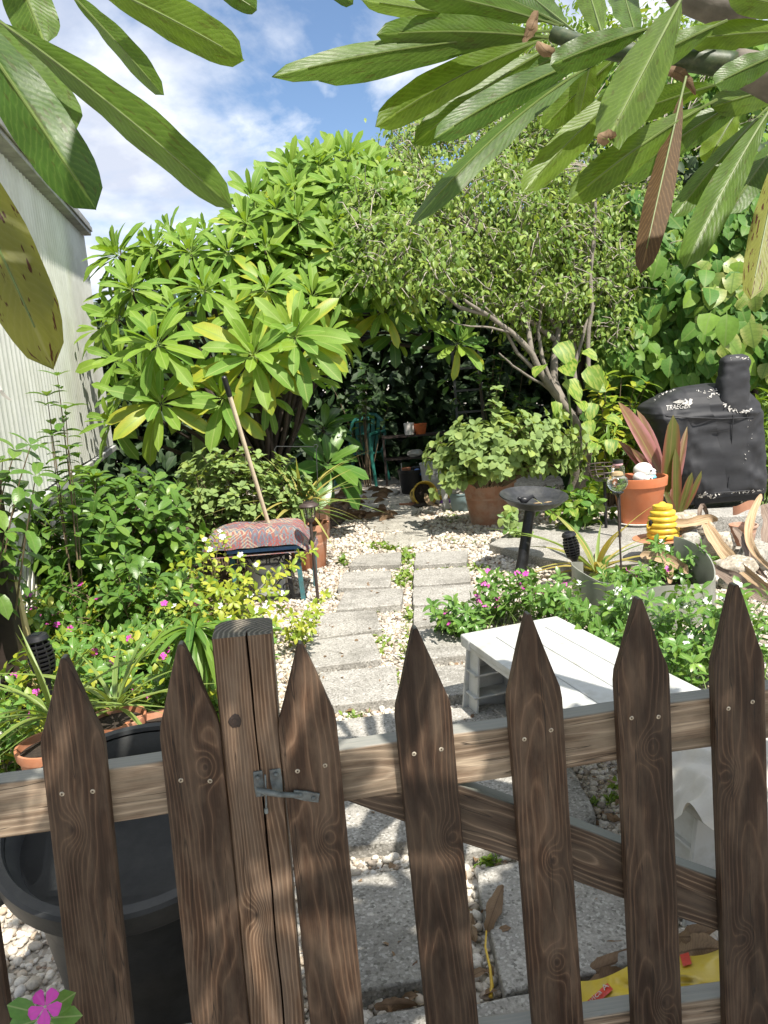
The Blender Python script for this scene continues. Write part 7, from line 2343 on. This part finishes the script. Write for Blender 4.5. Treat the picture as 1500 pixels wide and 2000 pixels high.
# ================================================================== near ground behind the gate
o = ribbon([G(983, 1728, .05), G(965, 1775, .075), G(950, 1820, .045)], lens(.034), M['dry'], 'dry_leaf', 'brown curled dry leaf with a yellow stalk on the slab behind the gate', 'dry leaf', -.5, .5, 14)
MB_ = MB().tube([G(950, 1818, .045), G(948, 1850, .05), G(957, 1890, .04), G(961, 1925, .02), G(958, 1948, .012)], [.002, .0025, .003, .004, .0045], 7)
st_ = MB_.build('stalk', M['yellowpaint'], None, origin=tuple(o['_loc'])); st_.parent = o; st_.location = (0, 0, 0)
for pts, w, lab in (([G(935, 1538, .035), G(970, 1532, .05), G(1010, 1525, .04)], .035, 'thin brown dry leaf on the slab under the gate rail'),
                    ([G(1120, 1830, .04), G(1180, 1838, .06), G(1240, 1835, .05)], .06, 'tan dry leaf with rolled edge lying before the yellow bag'),
                    ([G(1120, 1890, .04), G(1170, 1868, .08), G(1230, 1855, .06), G(1290, 1850, .05)], .07, 'dark brown dry leaf behind the yellow bag'),
                    ([G(1130, 1905, .05), G(1175, 1895, .10), G(1225, 1880, .09)], .10, 'broad grey-brown dry leaf over the yellow bag'),
                    ([G(1310, 1815, .05), G(1350, 1805, .09), G(1400, 1800, .06)], .08, 'dark dry leaf at the foot of the brace'),
                    ([G(1320, 1850, .05), G(1360, 1835, .07), G(1410, 1840, .05)], .09, 'tan dry leaf right of the yellow bag'),
                    ([G(1210, 1895, .06), G(1225, 1920, .10), G(1215, 1960, .05)], .08, 'curled dark dry leaf next to the red label of the bag'),
                    ([G(925, 1770, .02), G(920, 1800, .04), G(928, 1835, .02)], .04, 'small brown dry leaf in the gravel joint behind the gate'),
                    ([G(1178, 1578, .02), G(1195, 1590, .03), G(1212, 1600, .02)], .04, 'small tan dry leaf on the dark gravel under the bench'),
                    ([G(730, 1955, .03), G(770, 1950, .04), G(815, 1955, .03)], .04, 'dark dry leaf between the two nearest slabs')):
    ribbon([p - V((0, 0, p.z * .35)) for p in pts], lens(w * .62), M['dry'], 'dry_leaf', lab, 'dry leaf', -.5, 1.6, 16, None, 'dry leaves behind the gate')
# yellow soil bag with red label
def bag_mat():
    return simple('yellow bag film', (0.55, 0.41, 0.04), 0.35, 0, 0.08, 10, 0.2, 60, 0.004)
M['bagy'] = bag_mat()
M['redlab'] = simple('red print', (0.55, 0.045, 0.03), .35)
bag = thing('plastic_bag', 'crumpled yellow plastic bag with red label behind the gate', 'bag', tuple(G(1270, 1930)))
def bag_pt(px, py):
    p = G(px, py, 0)
    w = (.5 - abs(mnoise.noise(V((p.x * 9, p.y * 9, 2))))) * .08 + (.4 - abs(mnoise.noise(V((p.x * 24, p.y * 24, 5))))) * .035
    edge = min(1, max(0, min((px - 1110) / 70, (1420 - px) / 70, (py - 1850) / 50, (2060 - py) / 60)))
    return G(px, py, .02 + .07 * edge ** .5 + w * edge)
rows = []
for j in range(25):
    row = []
    for i in range(37):
        u, v = i / 36, j / 24
        px = 1115 + u * 300
        py = 1915 - 70 * u + v * 150 + 10 * math.sin(u * 9)
        row.append(bag_pt(px, py))
    rows.append(row)
MB().sheet(rows).build('film', M['bagy'], bag, angle=180)
def decal(pts, lift=.006):
    return [bag_pt(x, y) + V((0, 0, lift)) for x, y in pts]
def strip(x0_, y0_, x1_, y1_, w, n=8):
    dx, dy = x1_ - x0_, y1_ - y0_
    l = math.hypot(dx, dy)
    nx, ny = -dy / l * w / 2, dx / l * w / 2
    return [[bag_pt(x0_ + dx * k / n + nx * s, y0_ + dy * k / n + ny * s) + V((0, 0, .005)) for s in (-1, -.3, .3, 1)] for k in range(n + 1)]
MB().sheet(strip(1150, 1968, 1192, 1930, 17)).build('red_label', M['redlab'], bag, angle=180)
MB().sheet(strip(1331, 1880, 1348, 1875, 24)).build('red_label', M['redlab'], bag, angle=180)
def text_mesh(body):
    cu = bpy.data.curves.new('txt', 'FONT')
    cu.body = body
    ob = bpy.data.objects.new('txt', cu)
    SC.collection.objects.link(ob)
    bpy.context.view_layer.update()
    me = bpy.data.meshes.new_from_object(ob.evaluated_get(bpy.context.evaluated_depsgraph_get()))
    bpy.data.objects.remove(ob)
    v = np.empty(len(me.vertices) * 3); me.vertices.foreach_get('co', v); v = v.reshape(-1, 3)
    v[:, :2] -= v[:, :2].min(0); v[:, :2] /= v[:, :2].max(0)
    return me, v
me, v = text_mesh('wica A')
a0, a1 = V((1154, 1972)), V((1192, 1936))
ax_ = (a1 - a0); nx_ = V((-ax_.y, ax_.x)).normalized() * -11
for i, (x, y, _) in enumerate(v):
    q = a0 + ax_ * float(x) + nx_ * float(y) * (1) + V((-2, -2))
    me.vertices[i].co = bag_pt(q.x, q.y) + V((0, 0, .009)) - V(bag['_loc'])
me.materials.clear(); me.materials.append(M['white'])
lo = bpy.data.objects.new('lettering', me); SC.collection.objects.link(lo); lo.parent = bag
# blue hose end at the left edge
hp = MB().tube([G(-60, 1700, .03), G(-20, 1712, .03), G(8, 1722, .03), G(12, 1738, .03), G(-10, 1745, .02), G(-60, 1752, .02)], .007, 8)
tag(hp.build('hose', M['cobalt'], None, origin=G(0, 1725)), 'thin blue hose on the gravel at the left edge beside the bin', 'hose')

# bits of dry litter on gravel and slabs
K_LIT = [leaf_kind('leaf', M['dry'], .5, .5, 3, .3, .5), leaf_kind('leaf', M['dry'], .25, .5, 3, .5, .9)]
lt = thing('leaf_litter', 'bits of brown leaf litter scattered over the gravel and slabs', 'leaf litter', (0, 4, 0))
lt['kind'] = 'stuff'
fl = Foliage(lt, 0, mass='litter_mass')
for _ in range(1500):
    y = 1.3 + 7.2 * random.random() ** 1.3
    x = RF(-1, 1) * (.3 + .28 * y)
    z = .022
    for poly in PAVE_XY:
        if inside(np.array([x]), np.array([y]), poly)[0]:
            z = PTOP + .003
    if z > .03 and random.random() < .6:
        continue
    a = RF(0, 6.28)
    fl.add(random.choice(K_LIT), LM(V((x, y, z)), V((math.cos(a), math.sin(a), RF(-.1, .3))), V((RF(-.5, .5), RF(-.5, .5), 1)), RF(.012, .045)))
fl.finish()

# ================================================================== plumerias overhanging the gate
def near_leaf(root, base, tip, w, d0, d1, mat, face=0.0, sag=.0, fold=.16, tipcut=False, mid=None, n=18):
    """leaf from a picked stalk end to a picked tip; face turns the blade about its rib"""
    a, b = D(*base, d0), D(*tip, d1)
    dr = b - a
    ln = dr.length
    m0 = (a + b) / 2 + V((0, 0, sag * ln)) if mid is None else D(*mid, (d0 + d1) / 2)
    view = (CAM - (a + b) / 2).normalized()
    vs, fs, uv = [], [], []
    seed = base[0] * .013 + tip[1] * .007
    wid = w * .9 * ((d0 + d1) / 2) / FPX
    for i in range(n + 1):
        t = i / n
        p = a * (1 - t) ** 2 + m0 * 2 * t * (1 - t) + b * t * t
        if mid is not None:
            p = a * (1 - t) ** 2 + (m0 * 2 - (a + b) * .5) * 2 * t * (1 - t) + b * t * t
        tg = ((m0 - a) * (1 - t) + (b - m0) * t).normalized()
        sd = tg.cross(view).normalized()
        sd = Matrix.Rotation(face + .15 * mnoise.noise(V((t * 2, seed, 0))), 3, tg) @ sd
        nr = sd.cross(tg)
        st = .10
        if t < st:
            ww = .045 + .05 * t / st
        else:
            u = (t - st) / (1 - st)
            ww = max(.06 * (1 - u), (u ** .85 * (1 - u) ** .48) / .535)
            if tipcut and u > .93:
                ww = max(ww, .36 * (1 + .3 * math.sin(u * 120)))
        edge_w = 1 + .05 * mnoise.noise(V((t * 9, seed, 3)))
        for s in (-1, -.6, -.2, 0, .2, .6, 1):
            q = p + sd * (s * ww * wid / 2 * edge_w) - nr * (abs(s) * fold * ww * wid) + nr * (.035 * wid * math.sin(t * 26 + s * 2 + seed * 9) * abs(s) * (1 if t > st else 0))
            vs.append(q)
            uv.append((.5 + .5 * s, t))
    for i in range(n):
        for k in range(6):
            c = i * 7 + k
            fs.append((c, c + 1, c + 8, c + 7))
    idx = [q for f in fs for q in f]
    me = np_mesh('leaf', np.array([tuple(v - V(root['_loc'])) for v in vs]), idx, [4] * len(fs), [mat], uvs=np.array(uv)[idx])
    o = bpy.data.objects.new('leaf', me)
    SC.collection.objects.link(o)
    o.parent = root
    o['_loc'] = (0, 0, 0)
    # raised rib under the blade
    rb = MB()
    pts = []
    for i in range(0, n - 1):
        t = i / n
        p = (vs[i * 7 + 3])
        pts.append(p + (CAM - p).normalized() * .0008)
    rb.tube(pts, [.0030 * (1 - .75 * i / len(pts)) * (wid / .09) ** .5 for i in range(len(pts))], 5)
    ro = rb.build('midrib', M['rib'], root)
    ro.parent = o
    ro.location = (0, 0, 0)
    return o
M['rib'] = simple('leaf rib', (0.16, 0.22, 0.06), .45, 0, .2, 20, .1, 80, trans=.3)
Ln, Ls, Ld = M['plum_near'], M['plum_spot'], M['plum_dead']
tR = thing('plumeria_tree', 'plumeria with a grey branch overhanging the gate at the upper right', 'tree', (1.75, .75, 0))
tL = thing('plumeria_tree', 'plumeria whose long leaves hang over the left of the gate', 'tree', (-1.75, .35, 0))
# right branch
brk = [V((1.75, .75, 0)), V((1.72, .78, 1.1)), V((1.5, .85, 1.75)), D(1640, 215, 1.26), D(1500, 150, 1.26), D(1430, 128, 1.26)]
m = MB(); limb(m, brk, .06, .0245, 12, .010)
m.build('branch', M['plumbark'], tR, angle=180)
m = MB(); limb(m, [D(1436, 129, 1.26), D(1360, 118, 1.26), D(1290, 112, 1.27), D(1160, 92, 1.30), D(1080, 66, 1.33)], .0205, .0125, 12, .003)
m.build('shoot', M['plumshoot'], tR, angle=180)
m = MB(); limb(m, [V((1.72, .78, 1.1)), V((1.5, .95, 2.0)), D(1560, -40, 1.5), D(1420, 20, 1.5), D(1330, -10, 1.5), D(1250, -120, 1.5)], .05, .022, 10, .006)
m.build('branch', M['plumbark'], tR, angle=180)
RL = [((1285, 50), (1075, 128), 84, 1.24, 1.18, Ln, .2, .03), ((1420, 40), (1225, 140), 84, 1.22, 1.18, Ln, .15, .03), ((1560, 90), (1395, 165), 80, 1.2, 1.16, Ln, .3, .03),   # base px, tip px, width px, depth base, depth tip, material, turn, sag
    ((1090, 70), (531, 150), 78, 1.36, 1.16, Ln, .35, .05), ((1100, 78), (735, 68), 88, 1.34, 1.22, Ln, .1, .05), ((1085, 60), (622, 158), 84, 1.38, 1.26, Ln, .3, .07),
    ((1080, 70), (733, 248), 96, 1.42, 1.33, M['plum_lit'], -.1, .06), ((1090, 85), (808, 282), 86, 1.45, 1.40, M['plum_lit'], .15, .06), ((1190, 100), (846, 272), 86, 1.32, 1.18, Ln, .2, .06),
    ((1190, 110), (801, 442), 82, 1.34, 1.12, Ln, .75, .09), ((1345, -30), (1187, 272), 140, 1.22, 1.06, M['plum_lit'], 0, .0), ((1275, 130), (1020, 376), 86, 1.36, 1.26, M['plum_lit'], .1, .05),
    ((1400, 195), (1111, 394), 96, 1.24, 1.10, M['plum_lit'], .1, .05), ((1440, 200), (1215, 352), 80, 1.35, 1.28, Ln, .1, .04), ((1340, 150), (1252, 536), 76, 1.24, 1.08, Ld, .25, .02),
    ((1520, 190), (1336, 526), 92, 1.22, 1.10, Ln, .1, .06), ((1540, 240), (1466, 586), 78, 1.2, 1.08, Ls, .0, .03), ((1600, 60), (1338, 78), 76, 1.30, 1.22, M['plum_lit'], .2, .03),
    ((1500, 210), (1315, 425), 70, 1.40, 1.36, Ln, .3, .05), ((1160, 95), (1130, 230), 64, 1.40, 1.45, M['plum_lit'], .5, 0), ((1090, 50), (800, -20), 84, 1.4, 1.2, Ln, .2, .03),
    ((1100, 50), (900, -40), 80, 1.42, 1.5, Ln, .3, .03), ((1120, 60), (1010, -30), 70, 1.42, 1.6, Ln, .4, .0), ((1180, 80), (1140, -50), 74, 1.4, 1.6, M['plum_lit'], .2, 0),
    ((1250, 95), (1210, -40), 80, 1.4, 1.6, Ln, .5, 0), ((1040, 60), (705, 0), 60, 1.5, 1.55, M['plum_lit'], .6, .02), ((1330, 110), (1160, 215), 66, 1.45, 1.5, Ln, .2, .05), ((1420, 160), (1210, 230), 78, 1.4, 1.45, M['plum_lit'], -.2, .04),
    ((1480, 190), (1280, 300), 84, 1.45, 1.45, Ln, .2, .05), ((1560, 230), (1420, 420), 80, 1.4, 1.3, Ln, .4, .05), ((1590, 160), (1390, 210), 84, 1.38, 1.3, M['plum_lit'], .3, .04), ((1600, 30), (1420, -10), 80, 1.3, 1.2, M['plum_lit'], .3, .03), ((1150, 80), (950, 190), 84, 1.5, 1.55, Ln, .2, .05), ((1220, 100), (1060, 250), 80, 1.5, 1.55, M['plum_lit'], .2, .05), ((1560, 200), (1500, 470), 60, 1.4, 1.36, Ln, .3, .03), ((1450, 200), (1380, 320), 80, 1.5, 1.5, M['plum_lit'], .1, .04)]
for i, (b_, t_, w, d0, d1, mt, fc_, sg) in enumerate(RL):
    near_leaf(tR, b_, t_, w, d0, d1, mt, fc_, sg, tipcut=(i == 10))
# brown scar of the broken tip and dry sheaths at the shoot
for pts, w in (([D(1052, 22, 1.30), D(1040, 50, 1.30), D(1020, 82, 1.31)], .022), ([D(1050, 80, 1.31), D(1068, 100, 1.31), D(1090, 108, 1.31)], .018), ([D(1168, 262, 1.062), D(1186, 268, 1.06), D(1204, 266, 1.06)], .020), ([D(1290, 132, 1.26), D(1330, 145, 1.25), D(1358, 186, 1.25)], .016)):
    ribbon(pts, lens(w), M['dry'], 'dry_sheath', 'x', 'x', -.5, 1.8, 10, tR)
# left leaves
LL = [((-40, 15), (457, 408), 118, 1.16, 1.06, Ln, .35, .04), ((110, -40), (319, 186), 70, 1.25, 1.2, Ln, .5, .03), ((120, -60), (477, 117), 112, 1.2, 1.12, M['plum_lit'], .1, .04), ((380, -60), (502, 19), 60, 1.3, 1.3, Ln, .1, 0),
      ((-120, -40), (149, 262), 150, 1.2, 1.15, Ln, .1, .0), ((-130, -60), (187, 410), 165, 1.1, 1.04, Ln, .05, .02), ((-10, -160), (88, 87), 130, 1.3, 1.25, M['plum_lit'], .0, 0),
      ((-190, 120), (104, 722), 180, .98, .92, Ls, .1, .08), ((-200, 260), (95, 632), 150, .97, .94, Ls, .2, .05), ((-10, -130), (60, -10), 90, 1.3, 1.3, Ln, 0, 0), ((560, -120), (690, 8), 60, 1.4, 1.4, Ln, 0, 0)]
for b_, t_, w, d0, d1, mt, fc_, sg in LL:
    near_leaf(tL, b_, t_, w, d0, d1, mt, fc_, sg)
hub = D(-140, -120, 1.2)
m = MB(); limb(m, [V((-1.75, .35, 0)), V((-1.70, .4, 1.2)), V((-1.35, .7, 1.95)), hub], .06, .022, 10, .006)
m.build('branch', M['plumbark'], tL, angle=180)
m = MB(); limb(m, [V((-1.35, .7, 1.95)), V((-.8, .8, 2.4)), D(300, -260, 1.3)], .035, .016, 8, .006)
m.build('branch', M['plumbark'], tL, angle=180)
# the rest of both crowns, above and behind the viewer, which shades the gate
cR, cL = Foliage(tR, 0), Foliage(tL, 0)
m1, m2 = MB(), MB()
for k in range(46):
    p = V((RF(-.45, 1.9), RF(-.85, .95), RF(2.15, 2.75)))
    if p.y > .42 and k % 3:
        p.y = RF(-.7, .4)
    rosette(cR, p, V((RF(-.4, .4), RF(-.4, .4), 1)), .33, 17, K_PL, None, 0, 25, 110)
    limb(m1, [V((1.6, .8, 1.5)), V((1.6, .8, 1.5)).lerp(p, .55) + V((0, 0, -.1)), p + V((0, 0, -.05))], .03, .012, 6, .01)
for k in range(9):
    p = V((RF(-1.9, -.9), RF(-.5, .9), RF(2.3, 2.8)))
    rosette(cL, p, V((RF(-.4, .4), RF(-.4, .4), 1)), .33, 15, K_PL, None, 0, 25, 110)
    limb(m2, [V((-1.5, .6, 1.8)), V((-1.5, .6, 1.8)).lerp(p, .55), p + V((0, 0, -.05))], .03, .012, 6, .01)
m1.build('upper_branches', M['plumbark'], tR, angle=180)['kind'] = 'stuff'
m2.build('upper_branches', M['plumbark'], tL, angle=180)['kind'] = 'stuff'
cR.finish(); cL.finish()
